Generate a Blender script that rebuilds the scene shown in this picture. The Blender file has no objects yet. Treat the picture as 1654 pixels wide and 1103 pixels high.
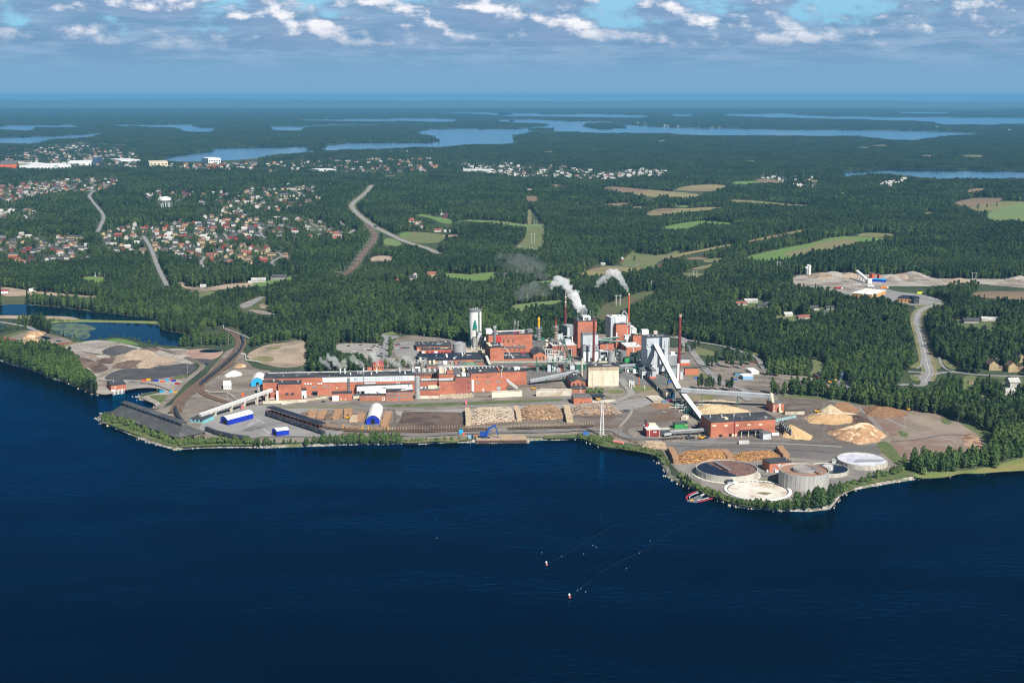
import bpy,bmesh,math,random
import numpy as np
from mathutils import Vector,Matrix
from mathutils.geometry import tessellate_polygon
R=math.radians
random.seed(7)
rng=np.random.default_rng(11)
SC=bpy.context.scene
COL=SC.collection
# ------------------------------------------------------------------ camera
H,F,CX,CY,YH=320.0,2100.0,827.0,551.5,153.0
PIT=math.atan((CY-YH)/F)
SP,CP=math.sin(PIT),math.cos(PIT)
cd=bpy.data.cameras.new("camera")
cam=bpy.data.objects.new("camera",cd)
COL.objects.link(cam)
cam.location=(0,0,H)
cam.rotation_euler=(math.pi/2-PIT,0,0)
cd.sensor_width=36.0
cd.lens=F/1654.0*36.0
cd.clip_start=1.0
cd.clip_end=200000.0
SC.camera=cam
# ------------------------------------------------------------------ light
TO_SUN=Vector((0.52,-0.93,1.0)).normalized()
SUN_EL=math.asin(TO_SUN.z)
SUN_AZ=math.atan2(TO_SUN.x,TO_SUN.y)
sd=bpy.data.lights.new("sun",'SUN')
sd.energy=5.0
sd.angle=R(0.5)
sd.color=(1.0,0.95,0.87)
so=bpy.data.objects.new("sun",sd)
COL.objects.link(so)
so.rotation_euler=TO_SUN.to_track_quat('Z','Y').to_euler()
so.location=(300,-300,900)
SC.view_settings.view_transform='Standard'
SC.view_settings.look='None'
SC.view_settings.exposure=0.5
SC.view_settings.gamma=1.0
SC.render.engine='CYCLES'
CY_=SC.cycles
CY_.use_denoising=True
CY_.filter_width=1.1
CY_.max_bounces=12
CY_.diffuse_bounces=2
CY_.glossy_bounces=2
CY_.transmission_bounces=2
CY_.volume_bounces=8
CY_.transparent_max_bounces=8
CY_.sample_clamp_indirect=4.0
CY_.use_adaptive_sampling=True
CY_.adaptive_threshold=0.01
CY_.volume_max_steps=128
class NT:
 """small node-tree writer"""
 def __init__(s,tree):
  s.t=tree
  tree.nodes.clear()
 def n(s,typ,ins=None,**attrs):
  nd=s.t.nodes.new(typ)
  for k,v in attrs.items():
   setattr(nd,k,v)
  for k,v in(ins or{}).items():
   sock=nd.inputs[k]
   if isinstance(v,bpy.types.NodeSocket):
    s.t.links.new(v,sock)
   else:
    sock.default_value=v
  return nd
 def math(s,op,a,b=0.0,c=None,clamp=False):
  i={0:a,1:b}
  if c is not None:
   i[2]=c
  return s.n('ShaderNodeMath',i,operation=op,use_clamp=clamp).outputs[0]
 def mix(s,f,a,b,blend='MIX'):
  nd=s.n('ShaderNodeMix',{0:f},data_type='RGBA',blend_type=blend)
  for k,v in((6,a),(7,b)):
   if isinstance(v,bpy.types.NodeSocket):
    s.t.links.new(v,nd.inputs[k])
   else:
    nd.inputs[k].default_value=(*v,1)if len(v)==3 else v
  return nd.outputs[2]
 def noise(s,vec,scale,detail=4,rough=0.55,dist=0.0):
  return s.n('ShaderNodeTexNoise',{'Vector':vec,'Scale':scale,'Detail':detail,'Roughness':rough,'Distortion':dist}).outputs[0]
 def ss(s,x,lo,hi,a=0.0,b=1.0):
  return s.n('ShaderNodeMapRange',{0:x,1:lo,2:hi,3:a,4:b},interpolation_type='SMOOTHSTEP').outputs[0]
  # ------------------------------------------------------------------ sky
world=bpy.data.worlds.new("World")
SC.world=world
world.use_nodes=True
w=NT(world.node_tree)
sky=w.n('ShaderNodeTexSky',sky_type='NISHITA',sun_disc=False,sun_elevation=SUN_EL,sun_rotation=SUN_AZ,altitude=300.0,air_density=1.0,dust_density=0.6,ozone_density=2.5)
tc=w.n('ShaderNodeTexCoord').outputs['Generated']
sx=w.n('ShaderNodeSeparateXYZ',{0:tc})
az=w.math('ARCTAN2',sx.outputs[0],sx.outputs[1])
el=w.math('ARCSINE',sx.outputs[2])
# cloud coordinates: azimuth and elevation (in degrees), stretched sideways
azd=w.math('MULTIPLY',az,57.3)
eld=w.math('MULTIPLY',el,57.3)
def cloudvec(dx,dy,sy):
 return w.n('ShaderNodeCombineXYZ',{0:w.math('ADD',azd,dx),1:w.math('MULTIPLY',w.math('ADD',eld,dy),sy),2:3.7}).outputs[0]
def dens(dx,dy):
 a=w.noise(cloudvec(dx,dy,1.5),0.32,8,0.56)
 b=w.noise(cloudvec(dx+40,dy,4.5),0.22,5,0.55)
 return w.math('ADD',w.math('MULTIPLY',a,0.68),w.math('MULTIPLY',b,0.32))
d0=dens(0,0)
d1=dens(0.3,0.3)
streak=w.noise(cloudvec(11,0,7.0),0.35,5,0.6)
# cover: a closed deck low down, breaking into blue towards the top of the picture
cover=w.math('ADD',w.ss(eld,1.8,3.7,0.20,0.05),w.ss(eld,3.5,4.5,0.0,-0.04))
dd=w.math('ADD',d0,cover)
alpha=w.ss(dd,0.47,0.55)
lit=w.ss(w.math('SUBTRACT',d0,d1),0.0,0.10)
up=w.ss(eld,1.5,3.1,0.0,1.0)
mass=w.ss(d0,0.45,0.60)
under=w.mix(w.ss(streak,0.4,0.66),(0.150,0.285,0.450),(0.245,0.372,0.535))
under=w.mix(w.math('MULTIPLY',mass,w.ss(eld,1.5,2.6)),under,(0.195,0.305,0.475))
ccol=w.mix(w.math('MULTIPLY',w.math('MULTIPLY',lit,up),w.ss(mass,0.0,0.6,0.55,1.0)),under,(0.78,0.78,0.82))
skyc=w.n('ShaderNodeVectorMath',{0:sky.outputs[0],3:0.1},operation='SCALE').outputs[0]
skyc=w.mix(w.ss(eld,0.0,14.0,1.0,0.0),skyc,(0.185,0.46,0.67))
col=w.mix(alpha,skyc,ccol)
# distant haze band low over the horizon
hz=w.ss(eld,0.7,2.2,1.0,0.0)
col=w.mix(hz,col,(0.165,0.325,0.500))
col=w.mix(w.ss(eld,-1.0,-0.3,1.0,0.0),col,(0.10,0.18,0.28))
bg=w.n('ShaderNodeBackground',{0:col,1:0.87})
# above the clouds the plain sky lights the place
bg2=w.n('ShaderNodeBackground',{0:sky.outputs[0],1:0.034})
ms=w.n('ShaderNodeMixShader',{0:w.ss(eld,5.0,12.0),1:bg.outputs[0],2:bg2.outputs[0]})
w.n('ShaderNodeOutputWorld',{0:ms.outputs[0]})
# ------------------------------------------------------------------ picture-to-ground helpers
FR={'_':(0,0,1.0),'1':(400,460,4.243),'2':(640,460,4.243),'3':(860,440,4.243),'4':(1080,600,4.243),'5':(1340,600,4.242),'6':(150,520,5.014),'7':(0,470,5.253),'a':(660,480,10.025),'b':(780,500,10.025),'c':(880,480,10.025),'d':(980,480,10.025),'e':(860,560,10.025),'f':(990,560,10.025),'g':(1000,640,10.025),'h':(410,570,10.025),'i':(540,570,10.025),'j':(680,570,10.025),'k':(400,640,9.19),'l':(570,640,9.19),'m':(740,640,9.19),'n':(880,640,9.19),'o':(1240,600,9.19),'p':(1100,720,9.19),'q':(0,140,3.995),'r':(400,140,3.857),'s':(820,140,3.857),'t':(1230,140,3.856),'u':(0,290,4.797),'v':(320,290,4.797),'w':(640,290,4.797),'x':(960,280,4.597),'y':(1300,290,4.596),'z':(1080,470,5.513),'A':(1370,470,5.806),'B':(0,500,7.88)}
GZ=2.0
def px(fr,x,y):
 a,b,k=FR[fr]
 return a+x/k,b+y/k
def ground(x,y,z=GZ):
 u=(x-CX)/F
 v=(CY-y)/F
 dx,dy,dz=u,CP+v*SP,-SP+v*CP
 t=(z-H)/dz
 return Vector((dx*t,dy*t,z))
def G(fr,x,y,z=GZ):
 return ground(*px(fr,x,y),z)
def project(P):
 P=np.asarray(P,float)
 X,Y,Z=P[...,0],P[...,1],P[...,2]-H
 dep=Y*CP-Z*SP
 return CX+F*X/dep,CY-F*(Y*SP+Z*CP)/dep
def zat(Y,ypix):
 """height of the point at ground distance Y that falls on picture row ypix"""
 v=(CY-ypix)/F
 return H+Y*(v*CP-SP)/(CP+v*SP)
def ppm(P):
 return F/(P[1]*CP-(P[2]-H)*SP)
 # ------------------------------------------------------------------ materials
MATS={}
def mat(name,c,c2=None,scale=0.06,rough=0.85,fine=0.10,metal=0.0,bump=0.0,bscale=0.5,lo=0.42,hi=0.62,c3=None,scale3=0.02,stretch=None,rand=0.0,spec=0.3):
 if name in MATS:
  return MATS[name]
 m=bpy.data.materials.new(name)
 m.use_nodes=True
 t=NT(m.node_tree)
 pos=t.n('ShaderNodeNewGeometry').outputs['Position']
 if stretch:
  pos=t.n('ShaderNodeVectorMath',{0:pos,1:stretch},operation='MULTIPLY').outputs[0]
 c2=c2 or tuple(v*0.78 for v in c)
 f=t.ss(t.noise(pos,scale,6,0.6),lo,hi)
 colr=t.mix(f,c,c2)
 if c3:
  colr=t.mix(t.ss(t.noise(pos,scale3,5,0.6,0.6),0.5,0.62),colr,c3)
 if fine:
  g=t.ss(t.noise(pos,scale*9+0.25,3,0.7),0.3,0.7,1-fine,1+fine)
  colr=t.mix(1.0,colr,t.n('ShaderNodeCombineColor',{0:g,1:g,2:g}).outputs[0],'MULTIPLY')
 if rand:
  rd=t.n('ShaderNodeObjectInfo').outputs['Random']
  g=t.n('ShaderNodeMapRange',{0:rd,3:1-rand,4:1+rand}).outputs[0]
  colr=t.mix(1.0,colr,t.n('ShaderNodeCombineColor',{0:g,1:g,2:g}).outputs[0],'MULTIPLY')
 b=t.n('ShaderNodeBsdfPrincipled',{'Base Color':colr,'Roughness':rough,'Metallic':metal,'Specular IOR Level':spec})
 if bump:
  bn=t.n('ShaderNodeBump',{'Height':t.noise(pos,bscale,4,0.6),'Strength':1.0,'Distance':bump})
  t.t.links.new(bn.outputs[0],b.inputs['Normal'])
 t.n('ShaderNodeOutputMaterial',{0:b.outputs[0]})
 MATS[name]=m
 return m
def tag(o,label=None,cat=None,group=None,kind=None):
 if label:
  o['label']=label
 if cat:
  o['category']=cat
 if group:
  o['group']=group
 if kind:
  o['kind']=kind
 return o
def mesh_obj(name,verts,faces,material,parent=None,smooth=False):
 me=bpy.data.meshes.new(name)
 me.from_pydata([tuple(v)for v in verts],[],faces)
 ml=material if isinstance(material,(list,tuple))else[material]
 for m in ml:
  me.materials.append(m)
 if smooth:
  me.polygons.foreach_set('use_smooth',[True]*len(me.polygons))
 o=bpy.data.objects.new(name,me)
 COL.objects.link(o)
 if parent is not None:
  o.parent=parent
 return o
class MB:
 """collects shapes into one mesh; faces carry a material slot"""
 def __init__(s):
  s.v,s.f,s.m=[],[],[]
 def add(s,vs,fs,m=0):
  k=len(s.v)
  s.v+=[tuple(q)for q in vs]
  s.f+=[tuple(i+k for i in f)for f in fs]
  s.m+=[m]*len(fs)
  return s
 def prism(s,pts,z0,z1,m=0,cap=True,bottom=False):
  n=len(pts)
  vs=[(p[0],p[1],z0)for p in pts]+[(p[0],p[1],z1)for p in pts]
  fs=[(i,(i+1)%n,n+(i+1)%n,n+i)for i in range(n)]
  if cap:
   fs.append(tuple(range(n,2*n)))
  if bottom:
   fs.append(tuple(range(n-1,-1,-1)))
  return s.add(vs,fs,m)
 def box(s,o,ax,ay,x0,x1,y0,y1,z0,z1,m=0):
  pts=[o+ax*x+ay*y for x,y in((x0,y0),(x1,y0),(x1,y1),(x0,y1))]
  return s.prism(pts,z0,z1,m,True,True)
 def bar(s,a,b,wd,m=0,h=None,n=4):
  a,b=Vector(a),Vector(b)
  d=(b-a)
  if d.length<1e-6:
   return s
  d.normalize()
  up=Vector((0,0,1))if abs(d.z)<0.95 else Vector((0,1,0))
  r=d.cross(up).normalized()
  u=r.cross(d)
  h=h or wd
  if n==4:
   q=[(-.5,-.5),(.5,-.5),(.5,.5),(-.5,.5)]
  else:
   q=[(math.cos(i*2*math.pi/n)*.5,math.sin(i*2*math.pi/n)*.5)for i in range(n)]
  vs=[a+r*(x*wd)+u*(y*h)for x,y in q]+[b+r*(x*wd)+u*(y*h)for x,y in q]
  k=len(q)
  fs=[(i,(i+1)%k,k+(i+1)%k,k+i)for i in range(k)]+[tuple(range(k-1,-1,-1)),tuple(range(k,2*k))]
  return s.add(vs,fs,m)
 def lathe(s,c,prof,n=24,m=0,cap=True):
  vs,fs=[],[]
  for r,z in prof:
   for i in range(n):
    a=i*2*math.pi/n
    vs.append((c[0]+r*math.cos(a),c[1]+r*math.sin(a),z))
  for k in range(len(prof)-1):
   for i in range(n):
    j=(i+1)%n
    fs.append((k*n+i,k*n+j,(k+1)*n+j,(k+1)*n+i))
  if cap:
   fs.append(tuple(range((len(prof)-1)*n,len(prof)*n)))
  return s.add(vs,fs,m)
 def path(s,pts,wd,m=0,n=6):
  for a,b in zip(pts,pts[1:]):
   s.bar(a,b,wd,m,n=n)
  return s
 def build(s,name,mats,parent=None,smooth=False):
  o=mesh_obj(name,s.v,s.f,mats,parent,smooth)
  o.data.polygons.foreach_set('material_index',s.m)
  return o
def empty(name,loc,label=None,cat=None,group=None):
 o=bpy.data.objects.new(name,None)
 o.location=loc
 o.empty_display_size=2
 COL.objects.link(o)
 tag(o,label,cat,group)
 return o
def local(o,parent):
 """children are modelled in world coordinates: keep them there under a moved parent"""
 o.parent=parent
 o.matrix_parent_inverse=Matrix.Translation(parent.location).inverted()
 return o
def copy_tree(o,loc=None,rz=None,label=None,sc=None,group=None):
 c=o.copy()
 COL.objects.link(c)
 if loc is not None:
  c.location=loc
 if rz is not None:
  c.rotation_euler=(0,0,rz)
 if sc is not None:
  c.scale=sc if isinstance(sc,(tuple,list))else(sc,sc,sc)
 if label:
  c['label']=label
 if group:
  c['group']=group
 for ch in o.children:
  d=ch.copy()
  COL.objects.link(d)
  d.parent=c
  for g in ch.children:
   e=g.copy()
   COL.objects.link(e)
   e.parent=d
 return c
def resample(pts,step):
 out=[pts[0]]
 for a,b in zip(pts,pts[1:]):
  n=max(1,int((b-a).length/step))
  for i in range(1,n+1):
   out.append(a.lerp(b,i/n))
 return out
def smooth_line(pts,it=2):
 for _ in range(it):
  q=[pts[0]]
  for a,b in zip(pts,pts[1:]):
   q+=[a.lerp(b,.25),a.lerp(b,.75)]
  q.append(pts[-1])
  pts=q
 return pts
def smooth_loop(pts,it=1):
 for _ in range(it):
  q=[]
  for a,b in zip(pts,pts[1:]+pts[:1]):
   q+=[a.lerp(b,.25),a.lerp(b,.75)]
  pts=q
 return pts
def fill(loop):
 tri=tessellate_polygon([[Vector((p[0],p[1],0))for p in loop]])
 out=[]
 for t in tri:
  a,b,c=(loop[i]for i in t)
  cr=(b[0]-a[0])*(c[1]-a[1])-(b[1]-a[1])*(c[0]-a[0])
  out.append(tuple(t)if cr>0 else(t[0],t[2],t[1]))
 return out
LAYER=[0.0]
def sheet(name,fr,pts,material,dz=None,it=2,kind='structure',jag=0.0,z=GZ):
 """a flat patch of ground from its outline in the picture, a few centimetres above the sheet below"""
 if dz is None:
  LAYER[0]+=0.004
  dz=0.05+LAYER[0]
 lp=[G(fr,x,y,z)for x,y in pts]
 lp=smooth_loop(lp,it)
 if jag:
  lp=[p+Vector((random.uniform(-jag,jag),random.uniform(-jag,jag),0))for p in lp]
 o=mesh_obj(name,[(p.x,p.y,z+dz)for p in lp],fill(lp),material)
 tag(o,kind=kind)
 return o
def ribbon(pts,wd,z,uv=False):
 vs,fs=[],[]
 for i,p in enumerate(pts):
  a=pts[max(0,i-1)]
  b=pts[min(len(pts)-1,i+1)]
  d=(b-a)
  d.z=0
  d.normalize()
  nrm=Vector((-d.y,d.x,0))
  vs+=[(p.x+nrm.x*wd/2,p.y+nrm.y*wd/2,z),(p.x-nrm.x*wd/2,p.y-nrm.y*wd/2,z)]
  if i:
   k=2*i
   fs.append((k-2,k-1,k+1,k))
 return vs,fs
 # ------------------------------------------------------------------ tree cover mask (which ground carries forest)
MX,MW,MH=900,1654+1800,1103
cover_m=np.ones((MH,MW),bool)
lowden=np.zeros((MH,MW),np.float32)
def poly_mask(pp):
 xs=np.array([p[0]for p in pp])+MX
 ys=np.array([p[1]for p in pp])
 y0,y1=max(0,int(ys.min())),min(MH-1,int(ys.max())+1)
 x0,x1=max(0,int(xs.min())),min(MW-1,int(xs.max())+1)
 m=np.zeros((MH,MW),bool)
 if y1<=y0 or x1<=x0:
  return m
 gx,gy=np.meshgrid(np.arange(x0,x1+1)+.5,np.arange(y0,y1+1)+.5)
 ins=np.zeros(gx.shape,bool)
 n=len(pp)
 for i in range(n):
  xa,ya,xb,yb=xs[i],ys[i],xs[(i+1)%n],ys[(i+1)%n]
  if ya==yb:
   continue
  c=((ya>gy)!=(yb>gy))&(gx<(xb-xa)*(gy-ya)/(yb-ya)+xa)
  ins^=c
 m[y0:y1+1,x0:x1+1]=ins
 return m
def drop_mask(m,hm=15.0):
 """no trees on the strip whose crowns would hide the patch from the air"""
 out=m.copy()
 rows=np.where(m.any(axis=1))[0]
 for r in rows:
  d=H/max(0.004,(r-YH)/F)
  k=int(round(hm*F/d))
  for j in range(1,k+1):
   if r+j<MH:
    out[r+j]|=m[r]
 return out
def clear(fr,pts,hm=15.0):
 global cover_m
 m=poly_mask([px(fr,x,y)for x,y in pts])
 cover_m&=~(drop_mask(m,hm)if hm else m)
def thin(fr,pts,amount):
 m=poly_mask([px(fr,x,y)for x,y in pts])
 lowden[m]=amount
def clear_line(pts,half,hm=15.0):
 global cover_m
 m=np.zeros((MH,MW),bool)
 a=resample(pts,6.0)
 ar=np.array([(p.x,p.y,GZ)for p in a])
 for ox in np.linspace(-half,half,7):
  for oy in np.linspace(-half,half,9):
   X,Y=project(ar+np.array([ox,oy,0]))
   X=(X+MX).astype(int)
   Y=Y.astype(int)
   k=(X>=0)&(X<MW)&(Y>=0)&(Y<MH)
   m[Y[k],X[k]]=True
 cover_m&=~(drop_mask(m,hm)if hm else m)
 # ================================================================== SETTING: land, water, roads
M_floor=mat('forest_floor',(0.050,0.072,0.034),(0.032,0.050,0.028),0.012,0.95,0.25,c3=(0.085,0.100,0.045),scale3=0.003)
M_gravel=mat('gravel',(0.245,0.215,0.180),(0.185,0.160,0.135),0.05,0.9,0.2,c3=(0.145,0.122,0.102),scale3=0.03,stretch=(0.5,1,1))
M_asph=mat('asphalt',(0.200,0.195,0.190),(0.160,0.155,0.155),0.04,0.85,0.12,c3=(0.145,0.14,0.14),scale3=0.02)
M_road=mat('road_surface',(0.270,0.265,0.265),(0.215,0.212,0.212),0.05,0.85,0.10)
M_conc=mat('concrete',(0.60,0.56,0.48),(0.47,0.43,0.36),0.09,0.85,0.12,c3=(0.40,0.33,0.24),scale3=0.06)
M_sand=mat('sand',(0.38,0.30,0.225),(0.30,0.235,0.175),0.03,0.95,0.2,c3=(0.21,0.175,0.135),scale3=0.02)
M_pale=mat('pale_gravel',(0.36,0.33,0.295),(0.27,0.24,0.21),0.03,0.95,0.2,c3=(0.20,0.165,0.14),scale3=0.022)
M_bark=mat('bark_ground',(0.120,0.084,0.065),(0.160,0.115,0.090),0.035,0.95,0.25,c3=(0.075,0.055,0.047),scale3=0.03)
M_ash=mat('ash_ground',(0.058,0.058,0.062),(0.085,0.083,0.083),0.05,0.95,0.3)
M_red=mat('red_bark_bed',(0.23,0.088,0.062),(0.18,0.072,0.055),0.05,0.95,0.22)
M_grass=mat('grass_verge',(0.090,0.125,0.042),(0.140,0.145,0.065),0.05,0.95,0.3,c3=(0.065,0.105,0.030),scale3=0.05)
M_dry=mat('dry_grass',(0.190,0.180,0.080),(0.130,0.150,0.055),0.03,0.95,0.25,c3=(0.24,0.20,0.12),scale3=0.02)
M_fgreen=mat('green_field',(0.110,0.200,0.050),(0.140,0.200,0.065),0.006,0.95,0.10,stretch=(1,3,1))
M_ftan=mat('stubble_field',(0.260,0.225,0.110),(0.205,0.195,0.090),0.006,0.95,0.10,stretch=(1,4,1),c3=(0.20,0.135,0.09),scale3=0.004)
M_fbrn=mat('ploughed_field',(0.185,0.130,0.088),(0.215,0.165,0.105),0.006,0.95,0.10,stretch=(1,3,1))
M_chip=mat('wood_chips',(0.56,0.39,0.21),(0.48,0.32,0.17),0.06,0.95,0.12)
M_reed=mat('reed_grass',(0.150,0.200,0.060),(0.210,0.215,0.085),0.06,0.95,0.25)
M_lawn=mat('garden_lawn',(0.085,0.125,0.045),(0.125,0.135,0.065),0.02,0.95,0.25,c3=(0.050,0.075,0.032),scale3=0.02)
M_line=mat('road_paint',(0.75,0.75,0.72),(0.62,0.62,0.6),0.2)
M_rail=mat('rail_ballast',(0.165,0.108,0.078),(0.130,0.090,0.068),0.08,0.95,0.25)
M_railsteel=mat('rail_steel',(0.17,0.115,0.085),None,0.3,0.6,metal=0.3)
def water_material(name,deep,deep2,wave,rough,tint=(1,1,1)):
 m=bpy.data.materials.new(name)
 m.use_nodes=True
 t=NT(m.node_tree)
 pos=t.n('ShaderNodeNewGeometry').outputs['Position']
 mp=t.n('ShaderNodeMapping',{'Vector':pos,'Rotation':(0,0,R(24)),'Scale':(0.55,1.6,1)}).outputs[0]
 n1=t.noise(mp,0.16,3,0.55,0.3)
 n2=t.noise(pos,0.45,2,0.5)
 n3=t.noise(t.n('ShaderNodeMapping',{'Vector':pos,'Rotation':(0,0,R(-38)),'Scale':(0.0035,0.011,1)}).outputs[0],1.0,5,0.6,0.8)
 hgt=t.math('ADD',t.math('MULTIPLY',n1,0.75),t.math('MULTIPLY',n2,0.25))
 # gust patches: rougher and smoother stretches of water
 gust=t.ss(n3,0.40,0.62,0.35,1.3)
 bn=t.n('ShaderNodeBump',{'Height':hgt,'Strength':1.0,'Distance':t.math('MULTIPLY',gust,wave)})
 deepc=t.mix(t.ss(n3,0.35,0.65),deep,deep2)
 fr=t.n('ShaderNodeFresnel',{'IOR':1.33,'Normal':bn.outputs[0]}).outputs[0]
 df=t.n('ShaderNodeBsdfDiffuse',{'Color':deepc})
 gl=t.n('ShaderNodeBsdfGlossy',{'Color':(*tint,1),'Roughness':rough,'Normal':bn.outputs[0]})
 ms=t.n('ShaderNodeMixShader',{0:fr,1:df.outputs[0],2:gl.outputs[0]})
 t.n('ShaderNodeOutputMaterial',{0:ms.outputs[0]})
 return m
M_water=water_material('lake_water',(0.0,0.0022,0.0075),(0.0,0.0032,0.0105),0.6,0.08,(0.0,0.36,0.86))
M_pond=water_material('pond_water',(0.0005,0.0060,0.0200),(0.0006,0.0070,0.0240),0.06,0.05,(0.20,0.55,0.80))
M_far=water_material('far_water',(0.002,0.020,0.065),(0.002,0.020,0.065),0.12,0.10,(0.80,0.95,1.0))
SHORE=[('_',-900,470),('_',-500,520),('_',-200,556),('7',0,588),('7',100,628),('7',250,668),('7',400,730),('7',540,772),('7',690,832),('7',790,878),('7',860,887),('7',975,868),('7',1060,846),('7',1180,826),('7',1300,822),('7',1385,838),('7',1395,856),('7',1300,868),('7',1190,880),('7',1165,900),('7',1215,925),('7',1290,945),('7',1335,962),('7',1338,985),('7',1290,1003),('_',232,661),('_',200,662),('_',168,668),('6',30,790),('6',90,828),('6',200,872),('6',300,912),('6',400,951),('6',470,975),('6',550,1003),('6',680,1037),('6',760,1027),('6',900,1022),('6',1150,1018),('6',1404,1012),('k',120,768),('k',300,767),('k',520,760),('k',800,752),('k',1100,742),('k',1400,732),('l',250,722),('l',700,714),('l',1000,707),('l',1250,692),('l',1450,695),('m',100,690),('m',262,690),('m',275,700),('m',1018,692),('m',1026,664),('m',1200,655),('m',1400,651),('n',150,650),('n',400,641),('n',550,643),('n',640,672),('n',700,702),('n',850,762),('n',1000,787),('n',1300,807),('n',1560,852),('g',630,982),('g',655,1040),('g',680,1103),('4',0,728),('4',45,748),('4',100,772),('p',100,595),('p',200,645),('p',300,690),('p',420,762),('p',520,778),('p',610,812),('p',700,852),('p',800,888),('p',900,912),('p',1050,928),('p',1230,938),('4',760,955),('4',960,958),('4',1100,942),('5',20,915),('5',48,885),('5',70,850),('5',150,817),('5',300,782),('5',440,760),('5',600,741),('5',700,738),('5',790,732),('5',830,712),('5',900,702),('5',1030,708),('5',1090,694),('5',1220,688),('5',1332,680),('_',1800,748),('_',2100,735),('_',2600,720)]
shore=[G(f,x,y,0.0)for f,x,y in SHORE]
shore_r=resample(shore,14.0)
for _i,_p in enumerate(shore_r):
 if 1<_i<len(shore_r)-2:
  _p.x+=random.uniform(-1.6,1.6)
  _p.y+=random.uniform(-1.6,1.6)
def offset_inland(pts,d):
 out=[]
 for i,p in enumerate(pts):
  a,b=pts[max(0,i-1)],pts[min(len(pts)-1,i+1)]
  t=(b-a).normalized()
  out.append(Vector((p.x-t.y*d,p.y+t.x*d,0)))
 return out
top=offset_inland(shore_r,3.2)
loop=[(p.x,p.y,GZ)for p in top]+[(70000,12000,GZ),(70000,62000,GZ),(-70000,62000,GZ),(-70000,12000,GZ)]
g=mesh_obj('ground',loop,fill(loop),M_floor)
tag(g,kind='structure')
# stony bank between the land and the lake
M_bank=mat('stony_bank',(0.40,0.36,0.31),(0.17,0.155,0.13),0.28,0.95,0.35,lo=0.40,hi=0.58,c3=(0.115,0.13,0.055),scale3=0.035)
bk=MB()
low=offset_inland(shore_r,-0.8)
n=len(top)
bk.add([(p.x,p.y,GZ)for p in top]+[((p.x+q.x)/2+random.uniform(-.7,.7),(p.y+q.y)/2+random.uniform(-.7,.7),1.2+random.uniform(-.3,.5))for p,q in zip(top,low)]+[(p.x,p.y,-0.6)for p in low],[(i+n,i+n+1,i+1,i)for i in range(n-1)]+[(i+2*n,i+2*n+1,i+n+1,i+n)for i in range(n-1)])
tag(bk.build('shore_bank',M_bank),kind='structure')
wv=[(-9000,-1500,0),(9000,-1500,0),(9000,3000,0),(-9000,3000,0)]
tag(mesh_obj('lake_water',wv,[(0,1,2,3)],M_water),kind='structure')
# cover: no forest on the lake
cover_m&=~poly_mask([tuple(px(f,x,y))for f,x,y in SHORE]+[(2600,1103),(-900,1103)])
def lake(name,pts,m=M_far,hm=15.0,it=1):
 fr=pts[0][0]
 pp=[px(*p)if len(p)==3 else px(fr,*p)for p in pts]
 # the water runs on behind the trees of the near shore
 mk=poly_mask(pp)
 global cover_m
 cover_m&=~drop_mask(mk,hm)
 sheet(name,'_',pp,m,dz=0.06,it=it)
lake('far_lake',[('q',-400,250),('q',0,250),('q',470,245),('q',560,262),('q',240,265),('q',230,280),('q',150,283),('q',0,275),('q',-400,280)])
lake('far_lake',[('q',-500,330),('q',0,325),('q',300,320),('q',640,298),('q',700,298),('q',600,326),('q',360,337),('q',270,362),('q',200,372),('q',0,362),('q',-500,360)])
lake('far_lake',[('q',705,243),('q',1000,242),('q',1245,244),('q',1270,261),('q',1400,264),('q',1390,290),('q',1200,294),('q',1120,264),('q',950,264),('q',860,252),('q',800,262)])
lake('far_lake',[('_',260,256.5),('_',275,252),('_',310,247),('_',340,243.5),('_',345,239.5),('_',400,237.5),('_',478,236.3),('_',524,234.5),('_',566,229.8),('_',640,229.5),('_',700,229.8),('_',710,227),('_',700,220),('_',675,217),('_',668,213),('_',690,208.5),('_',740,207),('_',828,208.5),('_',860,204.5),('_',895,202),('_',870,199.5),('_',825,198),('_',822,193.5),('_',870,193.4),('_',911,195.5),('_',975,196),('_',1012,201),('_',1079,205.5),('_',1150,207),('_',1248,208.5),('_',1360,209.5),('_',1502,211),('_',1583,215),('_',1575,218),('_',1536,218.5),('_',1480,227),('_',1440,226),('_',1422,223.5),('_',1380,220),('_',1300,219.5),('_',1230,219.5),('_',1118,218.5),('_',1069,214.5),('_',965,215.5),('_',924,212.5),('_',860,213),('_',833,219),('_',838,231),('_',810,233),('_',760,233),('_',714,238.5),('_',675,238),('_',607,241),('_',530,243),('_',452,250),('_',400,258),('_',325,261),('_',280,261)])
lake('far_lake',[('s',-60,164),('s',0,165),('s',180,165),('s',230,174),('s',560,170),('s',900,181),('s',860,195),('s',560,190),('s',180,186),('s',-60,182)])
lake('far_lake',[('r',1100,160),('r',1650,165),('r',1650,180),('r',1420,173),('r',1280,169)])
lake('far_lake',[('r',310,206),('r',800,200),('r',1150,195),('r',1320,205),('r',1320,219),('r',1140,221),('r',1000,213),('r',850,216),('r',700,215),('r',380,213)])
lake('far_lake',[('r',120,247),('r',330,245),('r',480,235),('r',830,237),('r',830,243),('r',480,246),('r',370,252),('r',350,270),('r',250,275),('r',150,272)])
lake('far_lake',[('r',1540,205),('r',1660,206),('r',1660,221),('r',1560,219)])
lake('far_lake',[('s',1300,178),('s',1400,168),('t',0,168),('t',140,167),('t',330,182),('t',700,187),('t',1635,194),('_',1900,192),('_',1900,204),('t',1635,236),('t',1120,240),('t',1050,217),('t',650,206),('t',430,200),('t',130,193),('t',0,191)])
lake('far_lake',[('s',990,170),('s',1170,173),('s',1170,184),('s',1010,183)])
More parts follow.
